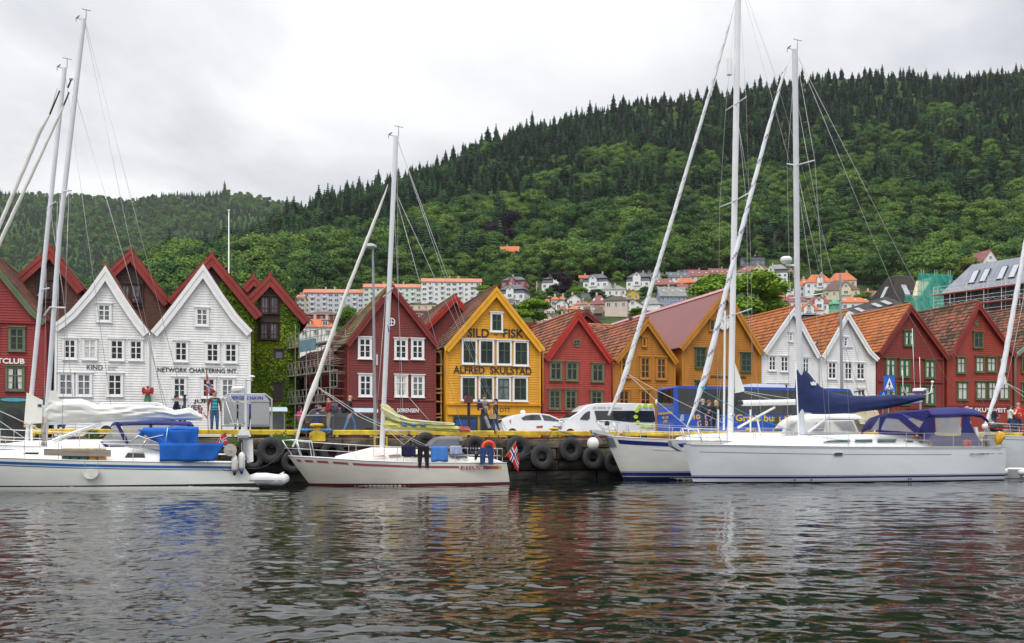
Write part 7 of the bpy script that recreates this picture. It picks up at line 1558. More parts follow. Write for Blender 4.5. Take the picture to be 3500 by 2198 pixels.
    for q in ([(3008, 1424), (3018, 1424), (3040, 1415), (3080, 1414), (3145, 1465), (3170, 1485), (3140, 1490), (3130, 1482), (3070, 1432), (3030, 1424), (3008, 1470), (3130, 1478), (3130, 1490), (3002, 1482)], [(3145, 1462), (3172, 1420), (3195, 1420), (3195, 1485), (3210, 1490), (3285, 1490), (3290, 1420), (3302, 1420), (3330, 1475), (3362, 1523), (3200, 1523), (3175, 1505), (3140, 1490)], [(3172, 1418), (3302, 1414), (3304, 1424), (3172, 1428)], [(3080, 1412), (3172, 1402), (3190, 1424), (3172, 1430), (3155, 1440)]): 
        b.poly(q, dv, navyc, 'canopy_panel', .02)
    for q in ([(2976, 1470), (3008, 1424), (3022, 1426), (3008, 1470)], [(3022, 1430), (3075, 1434), (3130, 1480), (3010, 1474)], [(3100, 1432), (3140, 1422), (3156, 1440), (3142, 1462)], [(3196, 1428), (3284, 1424), (3282, 1484), (3200, 1484)], [(3292, 1425), (3300, 1425), (3326, 1480), (3290, 1482)]): b.poly(q, dv+.016, clear, 'canopy_window', .01)
    o = b.bundle([(3222, 1448, 1486, .3), (3245, 1440, 1486, .4), (3268, 1450, 1486, .35)], gelw, 'cockpit_cushions', 3, n=14, folds=.1)
    b.lifelines(.02, .985, (.14, .34, .515, .695, .75, .84, .93), .64); b.pulpit(.005, .12, .68, ext=.1); b.pulpit(.92, .992, .7, False)
    # netting inside the guard wires near the stern
    mb = MB(); p0 = b.hp(.75, 0); p1 = b.hp(.935, 0); y_ = -b.hb(.85)+.05; L_ = p1.x-p0.x; H_ = .58; n = 26
    for i in range(-6, n+6):
        for sg in (1, -1):
            xa = i/n*L_; xb = xa+sg*H_*.9; za, zb = 0, H_
            if xb < 0: zb *= (xa/(xa-xb)) if xa > 0 else 0; xb = 0
            if xb > L_: zb *= (L_-xa)/(xb-xa) if xa < L_ else 0; xb = L_
            if 0 <= xa <= L_ and zb > .02: mb.tube([(p0.x+xa, y_, p0.z+za+.02), (p0.x+xb, y_, p0.z+zb+.02)], .006, 4, cap=False)
    mb.build('guard_net', rope, b.root)
    # radar post with antennas
    b.tube([(3146, 1530, .3), (3146, 1345, .3)], .04, ALU(), 'radar_post', n=10)
    b.tubes([[(3085, 1266, .3), (3086, 1318, .3), (3094, 1342, .3), (3110, 1348, .3), (3165, 1348, .3), (3181, 1342, .3), (3187, 1310, .3)]], .022, gelw, 'antenna_bracket', 8); b.tubes([[(3146, 1330, .3), (3143, 1220, .3)], [(3126, 1330, .3), (3118, 1122, .3)]], .014, gelw, 'whip_antenna', 6)
    mb = MB(); p = b.P(3143, 1342, .3); mb.lathe([(.03, 0), (.30, .0), (.31, .06)], tuple(p), 22); mb.build('radar_base', M('radar_blue', (.02, .07, .28), .4), b.root, smooth=2); mb = MB(); mb.lathe([(.31, .061), (.31, .15), (.28, .2), (.03, .21)], tuple(p), 22); mb.build('radar_dome', gelw, b.root, smooth=2)
    lettering('FURUNO', p.x-.02, p.x+.24, p.z+.08, p.z+.13, p.y-.33, navyp, b.root, bold=.02, depth=.01)
    mb = MB(); p = b.P(3187, 1306, .3); mb.ball(tuple(p), .07, 10); mb.build('gps_antenna', gelw, b.root, smooth=True)
    o = b.bundle([(3402, 1490, 1520, .08), (3408, 1475, 1521, .13), (3420, 1473, 1519, .15), (3430, 1478, 1500, .1)], M('yellow_rescue_cover', (.62, .34, .015), .6, .1, 3), 'rescue_buoy', 5, n=12, folds=.08, dvc=-1.5); free_part(b, o, 'yellow horseshoe rescue buoy on the stern rail of the long white sloop', 'lifebuoy')
    p = b.P(3305, 1526, -1.55); t = thing('fuel_can', 'red plastic can standing behind the net on the long white sloop', 'canister', b.u0+p.x, b.vc-1.55, p.z); mb = MB(); mb.lathe([(.15, 0), (.19, .05), (.19, .2), (.13, .28), (.03, .3)], n=16, sc=(1.1, .7)); mb.build('body', M('red_plastic', (.42, .06, .06), .5, .08), t, smooth=2); mb = MB(); mb.tube([(-.08, 0, .27), (-.06, 0, .34), (.06, 0, .34), (.08, 0, .27)], .015, 6); mb.build('handle', M('red_plastic'), t)
    b.poly([(3330, 1460), (3338, 1460), (3346, 1500), (3336, 1508)], -1.3, M('rescue_case_white', (.74, .74, .72), .5), 'dan_buoy_case', .12)
    mb = MB(); p = b.P(2330, 1517, -.05); mb.prism([(p.x-.55, p.z+.12), (p.x+.3, p.z+.16), (p.x+.3, p.z+.04), (p.x-.2, p.z+.0)], -.12, .12); mb.prism([(p.x-.55, p.z+.1), (p.x-.35, p.z+.08), (p.x+.0, p.z-.28), (p.x-.08, p.z-.33), (p.x-.5, p.z-.1)], -.2, .2); mb.build('anchor', M('galvanised_anchor', (.45, .47, .5), .45, .1, 4, metal=.5), b.root)
    # ---------- boat 6 at the right edge
    b = Boat('white yacht cut off by the right edge with furled jib and small triangular clew', 3720, 41.6, 3.2)
    b.hull([(3372, 1487), (3450, 1492), (3700, 1500), (4050, 1503)], 3420, 4070, cool, tr=.8, full=.5, boot=((.1, .2, navyp),)); b.band(.02, .98, .14, .16, M('charcoal_line'))
    b.cabin([(3560, 1484, 1498, .5), (3700, 1472, 1500, 1.0), (3950, 1472, 1503, 1.1)], gelw)
    b.furled([(3366, 1455, .05), (3376, 1430, .07), (3400, 1360, .10), (3420, 1300, .14), (3432, 1240, .12), (3500, 857, .10), (3620, 230, .06), (3640, 120, .02)], .1, M('white_furled_cloth'))
    b.poly([(3413, 1318), (3424, 1262), (3437, 1290), (3441, 1310), (3404, 1326)], -.05, sail, 'sail_clew', .04); b.tubes([[(3441, 1310), (3500, 1340, -.4), (3700, 1440, -.8)], [(3441, 1310), (3505, 1360, .3), (3700, 1450, .6)], [(3441, 1308), (3470, 1165), (3560, 700)]], .011, rope, 'jib_sheet')
    b.mast([(3680, 1480), (3650, 100)], .12, mat=M('white_mast'), top=False); b.pulpit(.005, .13, .62, ext=.05); b.lifelines(.02, .98, (.2, .4, .6, .8), .62)
    mb = MB(); p = b.P(3366, 1458); mb.lathe([(.12, -.1), (.14, -.06), (.14, .06), (.1, .1)], tuple(p), 14); mb.build('furling_drum', gelw, b.root, smooth=2)
    t = thing('gear_bag', 'black and red bag lashed on the foredeck rail of the rightmost yacht', 'bag', b.u0+b.P(3408, 1478, -.4).x, b.vc-.4, b.P(3408, 1478, -.4).z); mb = MB(); mb.ball((0, 0, .2), .42, 14, sy=.5, sz=.55); mb.build('bag', M('black_bag_cloth', (.02, .02, .022), .8, .3, 5), t, smooth=True); mb = MB(); mb.box(-.3, .2, -.22, -.2, .14, .2); mb.build('red_band', M('red_cloth', (.45, .02, .02), .8), t)
    dinghy(3452, 3600, 1585, 1626, 38.3, 'white inflatable dinghy with yellow strake behind the stern of the long white sloop', M('yellow_strake', (.5, .42, .1), .6))
# ================= vehicles
ZG = 2.0
def loc_fn(xm, v):
    u0 = US(xm, v)
    return u0, (lambda x, dv=0: US(x, v+dv)-u0), (lambda x, y, dv=0: CZ+(HY-y)*DV(x, v+dv)/F-ZG)
def wheel(parent, x, y, r=.33, w_=.22, name='wheel'):
    mb = MB(); mb.lathe([(r*.6, -w_/2), (r*.93, -w_/2), (r, -w_*.3), (r, w_*.3), (r*.93, w_/2), (r*.6, w_/2)], (x, y, r), 24, ax='y'); o = mb.build(name, M('tyre_rubber'), parent, smooth=2)
    mb = MB(); mb.lathe([(r*.6, -w_*.4), (r*.2, -w_*.5), (.03, -w_*.5)], (x, y, r), 16, ax='y')
    mb.build('rim', STEEL(), o, smooth=2)
def car_body(parent, side, hw, mat, name='body', inset=.0, tumble=.16, belt=None, zt=None):
    """side outline (x,z) lofted over the width with rounded shoulders and leaning upper sides"""
    mb = MB(); rows = []
    belt = belt or .8; zt = zt or max(p[1] for p in side)
    for f in (-1, -.97, -.85, 0, .85, .97, 1):
        row = []
        for x, z in side:
            k = max(0, (z-belt)/(zt-belt)); w_ = hw-tumble*k; e = 0 if abs(f) < .9 else (.03 if abs(f) < .98 else .09)
            cz = sum(p[1] for p in side)/len(side); cx = sum(p[0] for p in side)/len(side)
            row.append((x+(cx-x)*e*.25, f*w_, z+(cz-z)*e*.5))
        rows.append(row+[row[0]])
    mb.grid(rows); n = len(side); mb.add(rows[0][:-1], [tuple(range(n))[::-1]]); mb.add(rows[-1][:-1], [tuple(range(n))])
    return mb.build(name, mat, parent, smooth=2)
def side_glass(parent, pts, hw, belt, zt, tumble, mat=None, name='side_window', th=.012):
    q = []
    for o in (th, -.02): q += [(x, -(hw-tumble*max(0, (z-belt)/(zt-belt)))-o, z) for x, z in pts]
    n = len(pts); mb = MB(); mb.add(q, [tuple(range(n)), tuple(range(2*n-1, n-1, -1))]+[(i, n+i, n+(i+1) % n, (i+1) % n) for i in range(n)]); return mb.build(name, mat or glass(), parent)
def build_vehicles():
    wp = M('white_car_paint', (.74, .75, .77), .25, .03, 1, coat=.5); dk = M('dark_car_paint', (.02, .022, .028), .2, .2, 1, coat=.6); bl = M('bus_blue_paint', (.008, .07, .42), .3, .06, 1, coat=.3); dg = M('black_trim', (.02, .02, .022), .5); yel = M('yellow_bus_letters', (.75, .48, .02), .5, .05); tint = M('tinted_glass', (.018, .022, .024), .06, .5, .6, spec=.9)
    # bus
    v = VF-10.9; u0, X, Z = loc_fn(2305, v); t = thing('bus', 'long blue coach with big yellow lettering and white roof unit behind the masts', 'bus', u0, v, ZG); Lb = X(2918); H = Z(2305, 1318); mb = MB()
    mb.prism([(.15, .3), (Lb-.1, .3), (Lb, .6), (Lb, H-.5), (Lb-.25, H-.05), (Lb-.7, H), (.25, H), (.02, H-.12), (-.02, 1.4), (0, .5)], 0, 2.5); mb.build('body', bl, t)
    mb = MB(); zb, zt = Z(2400, 1414), Z(2400, 1329); mb.prism([(.32, zb), (Lb-.2, zb), (Lb-.12, zt-.25), (Lb-.4, zt), (.22, zt)], -.02, .03); mb.build('side_window', tint, t)
    for i in range(6): mb = MB(); x = .3+Lb*(i+1)/7; mb.box(x, x+.05, -.026, -.021, zb, zt); mb.build('window_pillar', dg, t)
    mb = MB(); mb.prism([(.15, Z(2270, 1388)), (2.35, Z(2270, 1384)), (2.3, Z(2270, 1330)), (.25, Z(2270, 1326))], -.03, .02); mb.xf(Matrix.Rotation(R(90), 4, 'Z')); mb.build('rear_window', tint, t)
    mb = MB(); a, c = X(2538), X(2696); mb.prism([(a, H+.01), (c, H+.01), (c-.1, H+.2), (a+.9, H+.24), (a+.3, H+.12)], .3, 2.2); mb.build('roof_unit', wp, t)
    mb = MB(); mb.box(X(2647), X(2662), -.03, -.005, .3, zb-.05); mb.build('door', tint, t)
    L1 = lambda s, x0, x1, y0, y1: lettering(s, X(x0), X(x1), Z(x0, y1), Z(x0, y0), -.012, yel, t, bold=.04)
    L1('Gratis buss til', 2514, 2704, 1416, 1440); L1('10-22', 2370, 2428, 1417, 1433); L1('(20)', 2382, 2430, 1438, 1459)
    for s, y0, y1, a, c in (('Gratis buss til IKEA', 1407, 1416, .2, 2.3), ('10-22', 1423, 1431, .8, 1.7), ('(20)', 1436, 1446, .95, 1.5)):
        o = lettering(s, -c, -a, Z(2270, y1, 1), Z(2270, y0, 1), -.03, yel, t, bold=.03); o.rotation_euler = (0, 0, -R(90)); o.location = (-.0, 0, 0); o.rotation_euler = (0, 0, R(-90))
    for x0, x1 in ((2323, 2337),):
        mb = MB()
        for i in range(5): mb.box(X(x0)+.02*i, X(x1), -.014, -.004, Z(x0, 1438-4.4*i), Z(x0, 1435-4.4*i))
        mb.build('striped_emblem', M('pale_decal', (.5, .55, .6), .5), t)
    for x in (2.2, 8.6, 10.0): wheel(t, x, .18, .48, .3)
    mb = MB(); mb.tube([(Lb+.02, 0, H-.2), (Lb+.45, -.25, H-.15), (Lb+.6, -.3, H-.5)], .05, 8); mb.box(Lb+.5, Lb+.75, -.4, -.2, H-.95, H-.5); mb.build('mirror', dg, t)
    # minibus
    v = VF-6; u0, X, Z = loc_fn(2090, v); t = thing('minibus', 'white high roof minibus with lime green dots in front of the coral red house', 'minibus', u0, v, ZG); S = [(1938, 1462), (1940, 1432), (1962, 1420), (1985, 1404), (2008, 1386), (2040, 1378), (2100, 1376), (2236, 1380), (2241, 1400), (2242, 1462)]
    side = [(X(x), Z(x, y)) for x, y in S]; side = [(side[0][0], .35)]+side+[(side[-1][0], .35)]; zt = max(p[1] for p in side)
    mb = MB(); car_body(t, [(x, z) for x, z in side], 1.0, wp, belt=1.2, zt=zt, tumble=.12).location = (0, 1.0, 0)
    for pts, nm in (([(2033, 1404), (2236, 1404), (2240, 1440), (2230, 1443), (2040, 1440)], 'side_window'), ([(1982, 1433), (1997, 1415), (2010, 1406), (2018, 1405), (2016, 1430), (2008, 1436)], 'cab_window')): side_glass(t, [(X(x), Z(x, y)) for x, y in pts], 1.0, 1.2, zt, .12, tint, nm).location = (0, 1.0, 0)
    a = [(X(1950), Z(1950, 1428)), (X(1984), Z(1984, 1407))]; mb = MB(); mb.add([(a[0][0]-.03, .15, a[0][1]+.02), (a[0][0]-.03, 1.85, a[0][1]+.02), (a[1][0]-.05, 1.75, a[1][1]+.02), (a[1][0]-.05, .25, a[1][1]+.02)], [(0, 1, 2, 3)]); mb.build('windscreen', tint, t)
    lime = M('lime_decal', (.50, .70, .03), .5, .05)
    for i, (x, y) in enumerate([(2186, 1390), (2206, 1386), (2226, 1388), (2176, 1404), (2173, 1425), (2180, 1444), (2196, 1456), (2214, 1460), (2228, 1458)]): mb = MB(); mb.prism([(X(x)+.15*math.cos(q*.5236), Z(x, y)+.13*math.sin(q*.5236)) for q in range(12)], -.035, .03); mb.build('lime_dot', lime, t)
    for i, s in enumerate((('tlf. 05505', 2028, 2072), ('07000taxi.no', 2078, 2126))): lettering(s[0], X(s[1]), X(s[2]), Z(2050, 1396), Z(2050, 1390), -.012+.06, M('grey_sign_paint'), t, bold=0)
    for x in (X(1965), X(2205)): wheel(t, x, .15, .36)
    mb = MB(); mb.box(X(1940)-.04, X(1944), .2, .5, .85, 1.05); mb.build('headlight', M('headlight_glass', (.5, .5, .5), .1), t)
    # white hatchback
    v = VF-9.6; u0, X, Z = loc_fn(1860, v); t = thing('car', 'white hatchback with dark side windows in front of the yellow timber house', 'car', u0, v, ZG)
    S = [(1716, 1444), (1717, 1436), (1735, 1430), (1760, 1419), (1800, 1413), (1840, 1412), (1880, 1416), (1915, 1432), (1955, 1440), (1978, 1450), (1987, 1462)]; side = [(X(1720), .3)]+[(X(x), Z(x, y)) for x, y in S]+[(X(1988), .3)]; zt = max(p[1] for p in side)
    car_body(t, side, .88, wp, belt=.95, zt=zt, tumble=.2).location = (0, .9, 0)
    for pts, nm in (([(1783, 1429), (1800, 1420), (1822, 1417), (1847, 1417), (1853, 1436), (1790, 1437)], 'side_window'), ([(1854, 1417), (1880, 1421), (1912, 1437), (1911, 1440), (1861, 1437)], 'side_window'), ([(1919, 1434), (1916, 1439), (1932, 1441)], 'quarter_window')): side_glass(t, [(X(x), Z(x, y)) for x, y in pts], .88, .95, zt, .2, tint, nm).location = (0, .9, 0)
    mb = MB(); mb.box(X(1716)-.06, X(1726), .15, 1.65, Z(1720, 1437)-.05, Z(1720, 1435)); mb.build('rear_spoiler', dg, t); mb = MB(); mb.box(X(1716)-.03, X(1719), .25, 1.55, Z(1720, 1444), Z(1720, 1437)-.06); mb.build('rear_window', tint, t)
    for nm, pts, m in (('tail_light', [(1743, 1434), (1748, 1436), (1747, 1448), (1742, 1444)], M('tail_light_red', (.5, .05, .04), .3)), ('red_decal', [(1834, 1456), (1856, 1455), (1854, 1463), (1834, 1463)], M('red_decal_paint', (.5, .06, .03), .4))): o = side_glass(t, [(X(x), Z(x, y)) for x, y in pts], .88, .95, zt, .2, m, nm); o.location = (0, .9, 0)
    lettering('7000', X(1890), X(1920), Z(1900, 1467), Z(1900, 1456), -.005, dg, t, bold=.02); mb = MB(); mb.ball((X(1802), .9, zt+.07), .17, 12, sz=.8); mb.build('roof_dome', M('roof_sign_white', (.75, .75, .75), .4), t, smooth=True); mb = MB(); mb.ball((X(1918), -.08, 1.0), .11, 8, sy=.7, sz=.7); mb.build('mirror', wp, t)
    for x in (X(1752), X(1950)): wheel(t, x, .12, .32)
    # dark estate car and silver van
    for (lb, xs, v, S, mat, wins) in (('dark estate car with pale roof bars parked behind the large yellow bollard', 1175, VF-9, [(1040, 1455), (1045, 1425), (1068, 1399), (1090, 1394), (1190, 1394), (1215, 1410), (1240, 1427), (1290, 1437), (1300, 1452)], dk, [[(1055, 1426), (1075, 1402), (1120, 1400), (1120, 1427)], [(1126, 1400), (1185, 1400), (1205, 1412), (1215, 1428), (1126, 1427)]]),
                                      ('silver white van parked behind the stowed white sail in front of the left white house', 450, VF-10, [(325, 1460), (330, 1390), (345, 1374), (540, 1374), (560, 1384), (590, 1414), (620, 1428), (626, 1460)], wp, [[(350, 1384), (440, 1384), (440, 1412), (346, 1412)], [(530, 1384), (555, 1390), (580, 1413), (528, 1413)]])):
        u0, X, Z = loc_fn(xs, v); t = thing('car' if mat is dk else 'van', lb, 'car' if mat is dk else 'van', u0, v, ZG); side = [(X(S[0][0]), .3)]+[(X(x), Z(x, y)) for x, y in S]+[(X(S[-1][0]), .3)]; zt = max(p[1] for p in side); car_body(t, side, .92, mat, belt=1., zt=zt, tumble=.16).location = (0, .95, 0)
        for w_ in wins: side_glass(t, [(X(x), Z(x, y)) for x, y in w_], .92, 1., zt, .16, tint).location = (0, .95, 0)
        for x in (X(S[0][0]+38), X(S[-1][0]-40)): wheel(t, x, .14, .34)
# ================= street furniture
def build_street():
    gm = M('galvanised_lamp_post', (.30, .31, .33), .45, .1, 3, metal=.4); gp = M('grey_board_panel', (.32, .33, .35), .5, .06, 1); fr = M('light_grey_frame', (.42, .43, .45), .5, .05)
    def post(x, y, v, lb, nm, cat, r=.09, lean=0): u0, X, Z = loc_fn(x, v); t = thing(nm, lb, cat, u0, v, ZG); mb = MB(); mb.tube([(0, 0, 0), (lean, 0, Z(x, y))], r, 10, r1=r*.6); mb.build('pole', gm, t, smooth=2); return t, X, Z
    t, X, Z = post(1283, 846, VQ+3.2, 'tall grey street lamp with a round cap beside the middle mast', 'street_lamp', 'street lamp', .085, -.12); z = Z(1283, 846); mb = MB(); mb.lathe([(.03, 0), (.30, .02), (.28, .1), (.16, .17), (.03, .18)], (-.25, 0, z-.02), 20, sc=(1.1, 1)); mb.build('lamp_head', M('lamp_cap_grey', (.4, .4, .42), .4), t, smooth=2); mb = MB(); mb.box(.02, .1, -.12, -.02, z-5.6, z-5.1); mb.build('number_plate', M('pale_decal'), t)
    t, X, Z = post(2880, 935, VF-6, 'tall thin grey lamp post with low blue lamp head before the white house', 'street_lamp', 'street lamp', .12, -.2); z = Z(2880, 1192); mb = MB(); mb.tube([(-.1, 0, z), (.15, -.1, z+.05)], .04, 6); mb.prism([(0, z-.05), (.65, z-.02), (.55, z+.07), (.15, z+.12)], -.35, -.05); mb.build('lamp_head', M('lamp_blue_grey', (.26, .34, .42), .4), t)
    # crossing signs
    for x0, x1, y0, y1, lb in ((3018, 3056, 1286, 1336, 'large blue pedestrian crossing sign on a pole in front of the dark red house'), (3005, 3030, 1337, 1366, 'lower blue pedestrian crossing sign half hidden by the navy sail cover')):
        xm = (x0+x1)/2; t, X, Z = post(xm, y0+2, VF-7.5 if x0 == 3018 else VF-7, lb, 'road_sign', 'road sign', .045); a, b, c, d = X(x0), X(x1), Z(xm, y1), Z(xm, y0); w_ = b-a; h = d-c
        mb = MB(); mb.box(a, b, -.09, -.06, c, d, 0); mb.prism([(a+w_*.1, c+h*.1), (b-w_*.1, c+h*.1), ((a+b)/2, d-h*.1)], -.096, -.091, 1); mb.build('panel', [M('sign_blue', (.01, .12, .55), .4, .03), M('sign_white', (.8, .8, .8), .4, .03)], t)
        k = h; m = (a+b)/2; mb = MB(); mb.ball((m, -.1, c+k*.6), k*.045, 8, sy=.2); mb.prism([(m-k*.05, c+k*.36), (m+k*.05, c+k*.36), (m+k*.04, c+k*.55), (m-k*.04, c+k*.55)], -.105, -.098)
        for s in (-1, 1): mb.prism([(m+s*k*.02, c+k*.38), (m+s*k*.10, c+k*.18), (m+s*k*.06, c+k*.17), (m-s*k*.02, c+k*.36)][::s], -.104, -.099); mb.prism([(m+s*k*.03, c+k*.54), (m+s*k*.11, c+k*.42), (m+s*k*.09, c+k*.39), (m+s*k*.02, c+k*.5)][::s], -.104, -.099)
        for i in (-2, -1, 1, 2): mb.box(m+i*k*.13-k*.03, m+i*k*.13+k*.03, -.103, -.098, c+k*.11, c+k*.2)
        mb.build('pedestrian_symbol', M('black_sign_paint'), t)
    # harbour information board
    v = VQ+1.6; u0, X, Z = loc_fn(840, v); t = thing('information_board', 'grey steel harbour board of three panels with blue lettering', 'information board', u0, v, ZG)
    mb = MB(); mb.prism([(X(762), Z(840, 1373)), (X(922), Z(840, 1373)), (X(920), Z(840, 1368)), (X(903), Z(840, 1349)), (X(785), Z(840, 1349)), (X(764), Z(840, 1368))], -.05, .05); mb.build('header', M('header_grey', (.40, .42, .46), .5, .04), t)
    for a, b in ((765, 809), (815, 851), (858, 921)): mb = MB(); mb.box(X(a), X(b), -.03, .03, Z(840, 1452), Z(840, 1375)); mb.build('panel', gp, t)
    mb = MB(); 
    for xx in (757, 929): mb.tube([(X(xx), .06, 0), (X(xx), .06, Z(840, 1364)), (X(780 if xx == 757 else 908), .06, Z(840, 1347))], .04, 8)
    mb.tube([(X(780), .06, Z(840, 1347)), (X(908), .06, Z(840, 1347))], .04, 8); mb.tube([(X(757), .06, Z(840, 1456)), (X(929), .06, Z(840, 1456))], .035, 8); mb.build('frame', fr, t, smooth=2)
    lettering('BERGEN HAVN', X(788), X(899), Z(840, 1366), Z(840, 1354), -.06, M('royal_blue_letters', (.02, .06, .38), .5), t, bold=.04)
    # shelters with pale blue roofs
    for x0, x1, y0, y1, lb, v in ((1090, 1292, 1393, 1409, 'long shelter with pale blue grey roof in front of the dark red house', VF-6.3), (922, 982, 1390, 1406, 'small glazed kiosk with pale blue curved roof by the ivy covered wing', VF-6)):
        xm = (x0+x1)/2; u0, X, Z = loc_fn(xm, v); t = thing('bus_shelter', lb, 'shelter', u0, v, ZG); mb = MB(); a, b = X(x0), X(x1); c, d = Z(xm, y1), Z(xm, y0); mb.prism([(-.1, c), (1.5, c), (1.45, d-.1), (.7, d), (0, d-.1)], a, b, ax='x'); mb.build('roof', M('pale_blue_roof', (.42, .50, .58), .4, .05, 1), t, smooth=2)
        n = max(1, int((b-a)/2.5))
        for i in range(n+1): x = a+.1+(b-a-.2)*i/n; mb = MB(); mb.box(x-.04, x+.04, 1.2, 1.28, 0, c); mb.build('post', fr, t)
        mb = MB(); mb.box(a+.12, b-.12, 1.3, 1.33, .2, c-.1); mb.build('glass_wall', M('shelter_glass', (.08, .10, .10), .1, .3, 1, spec=.8), t)
    # pale awnings near the crosswalk
    v = VF-3; u0, X, Z = loc_fn(2968, v); t = thing('kiosk', 'beige slatted kiosk front between the white sprayhood and navy canopy', 'kiosk', u0, v, ZG); mb = MB()
    for i in range(6): mb.prism([(-.5+.12*i, Z(2968, 1450-8*i)), (-.35+.12*i, Z(2968, 1442-8*i)), (-.3+.12*i, Z(2968, 1450-8*i))], X(2928), X(3006), ax='x')
    mb.build('slatted_awning', M('beige_awning', (.42, .36, .24), .8, .1, 2), t); mb = MB(); mb.box(X(2930), X(3004), .6, 2.2, 0, Z(2968, 1400)); mb.build('booth', M('beige_booth', (.40, .35, .25), .8), t)
    # letter box, black post, bench, figurehead
    v = VQ+1.2; u0, X, Z = loc_fn(1602, v); t = thing('letter_box', 'dark red and grey box on a black post left of the couple with the child', 'letter box', u0, v, ZG); mb = MB(); mb.box(-.06, .06, -.06, .06, 0, Z(1602, 1378)); mb.build('post', M('black_fitting', (.02, .02, .022), .5), t); mb = MB(); a, b, c, d = X(1588), X(1616), Z(1602, 1378), Z(1602, 1353); mb.prism([(a, c), (b-.05, c), (b, d-.08), (b-.06, d), (a+.05, d), (a, d-.08)], -.16, .12); mb.build('box', M('dull_red_box', (.10, .03, .025), .5, .3, 2), t)
    v = VQ+4; u0, X, Z = loc_fn(631, v); t = thing('post', 'square black post standing before the right white house', 'post', u0, v, ZG); mb = MB(); mb.box(-.06, .06, -.06, .06, 0, Z(631, 1353)); mb.box(-.08, .08, -.08, .08, Z(631, 1353)+.002, Z(631, 1353)+.05); mb.build('shaft', M('black_fitting'), t)
    v = VQ+1.8; u0, X, Z = loc_fn(1073, v); t = thing('bench', 'metal framed bench with dark slatted back behind the large yellow bollard', 'bench', u0, v, ZG); a, b = X(1008), X(1138); hz = Z(1073, 1421); mb = MB(); mb.tube([(a, 0, 0), (a, 0, hz), (b, 0, hz), (b, 0, 0)], .04, 8); mb.tube([(a, 0, hz-.62), (b, 0, hz-.62)], .03, 8); mb.build('frame', M('bench_frame', (.22, .23, .26), .4), t, smooth=2); mb = MB()
    for i in range(24): x = a+.15+(b-a-.3)*i/23; mb.box(x-.012, x+.012, -.01, .01, hz-.6, hz-.03)
    mb.build('backrest', M('dark_slat', (.05, .055, .06), .5), t); mb = MB(); mb.box(a, b, .05, .5, hz-.55, hz-.48); mb.build('seat', M('dark_slat'), t)
    v = VF-.45; u0, X, Z = loc_fn(505, v); z0 = Z(505, 1372); t = thing('angel_figure', 'small red winged figure on a green base fixed where the two white houses meet', 'statue', u0, v, ZG+z0); rd = M('figure_red', (.33, .02, .02), .4, .2, 5); mb = MB(); mb.lathe([(.24, 0), (.2, .1), (.17, .35), (.03, .36)], n=12); mb.build('base', M('figure_green', (.02, .12, .05), .5), t, smooth=2)
    mb = MB(); mb.lathe([(.17, .36), (.13, .5), (.15, .68), (.06, .76), (.05, .8), (.08, .86), (.075, .94), (.02, .98)], n=12); mb.tube([(-.12, -.02, .68), (-.2, -.1, .55), (-.08, -.2, .6)], .035, 6); mb.tube([(.12, -.02, .68), (.2, -.1, .55), (.08, -.2, .6)], .035, 6); mb.build('body', rd, t, smooth=True)
    for s in (-1, 1): mb = MB(); mb.prism([(s*.08, .55), (s*.28, .42), (s*.36, .6), (s*.34, .85), (s*.2, .88), (s*.1, .72)][::s], .04, .08); mb.build('wing', rd, t)
    # mooring lines
    rp = M('dark_mooring_rope', (.03, .035, .06), .9, .2, 5)
    for i, (p, q, sag, lb) in enumerate([((846, 1600, 39.0), (1010, 1478, VQ-.1), .5, 'dark mooring line running from the left stern up to the quay'), ((992, 1562, 40.6), (1072, 1482, VQ-.1), .1, 'short mooring line from the middle bow to the big bollard'), ((1722, 1575, 40.8), (1890, 1470, VQ-.1), .35, 'blue mooring line from the middle boat stern to the quay'), ((2072, 1492, 42.4), (1896, 1468, VQ), .15, 'thin mooring line from the navy striped bow to the bollard')]):
        a = W(US(p[0], p[2]), p[2], CZ+(HY-p[1])*DV(p[0], p[2])/F); b = W(US(q[0], q[2]), q[2], CZ+(HY-q[1])*DV(q[0], q[2])/F); mb = MB(); mb.tube([a.lerp(b, j/10)-Vector((0, 0, sag*4*(j/10)*(1-j/10))) for j in range(11)], .014, 5); tag(mb.build('mooring_line', rp, smooth=True), lb, 'rope', 'mooring lines')
    u0, X, Z = loc_fn(1083, VQ+.1); t = thing('line_floats', 'blue sleeves on the line wrapped round the large yellow bollard', 'floats', u0, VQ+.05, ZG); mb = MB()
    for x in (1035, 1047, 1116, 1126): mb.lathe([(.05, -.07), (.08, -.04), (.08, .04), (.05, .07)], (X(x), -.1, Z(x, 1471)), 10, ax='x')
    mb.tube([(X(1030), -.1, Z(1030, 1471)), (X(1075), -.25, Z(1075, 1470)), (X(1132), -.1, Z(1132, 1471))], .015, 5); mb.build('sleeve', M('blue_sleeve', (.03, .2, .55), .5), t, smooth=True)
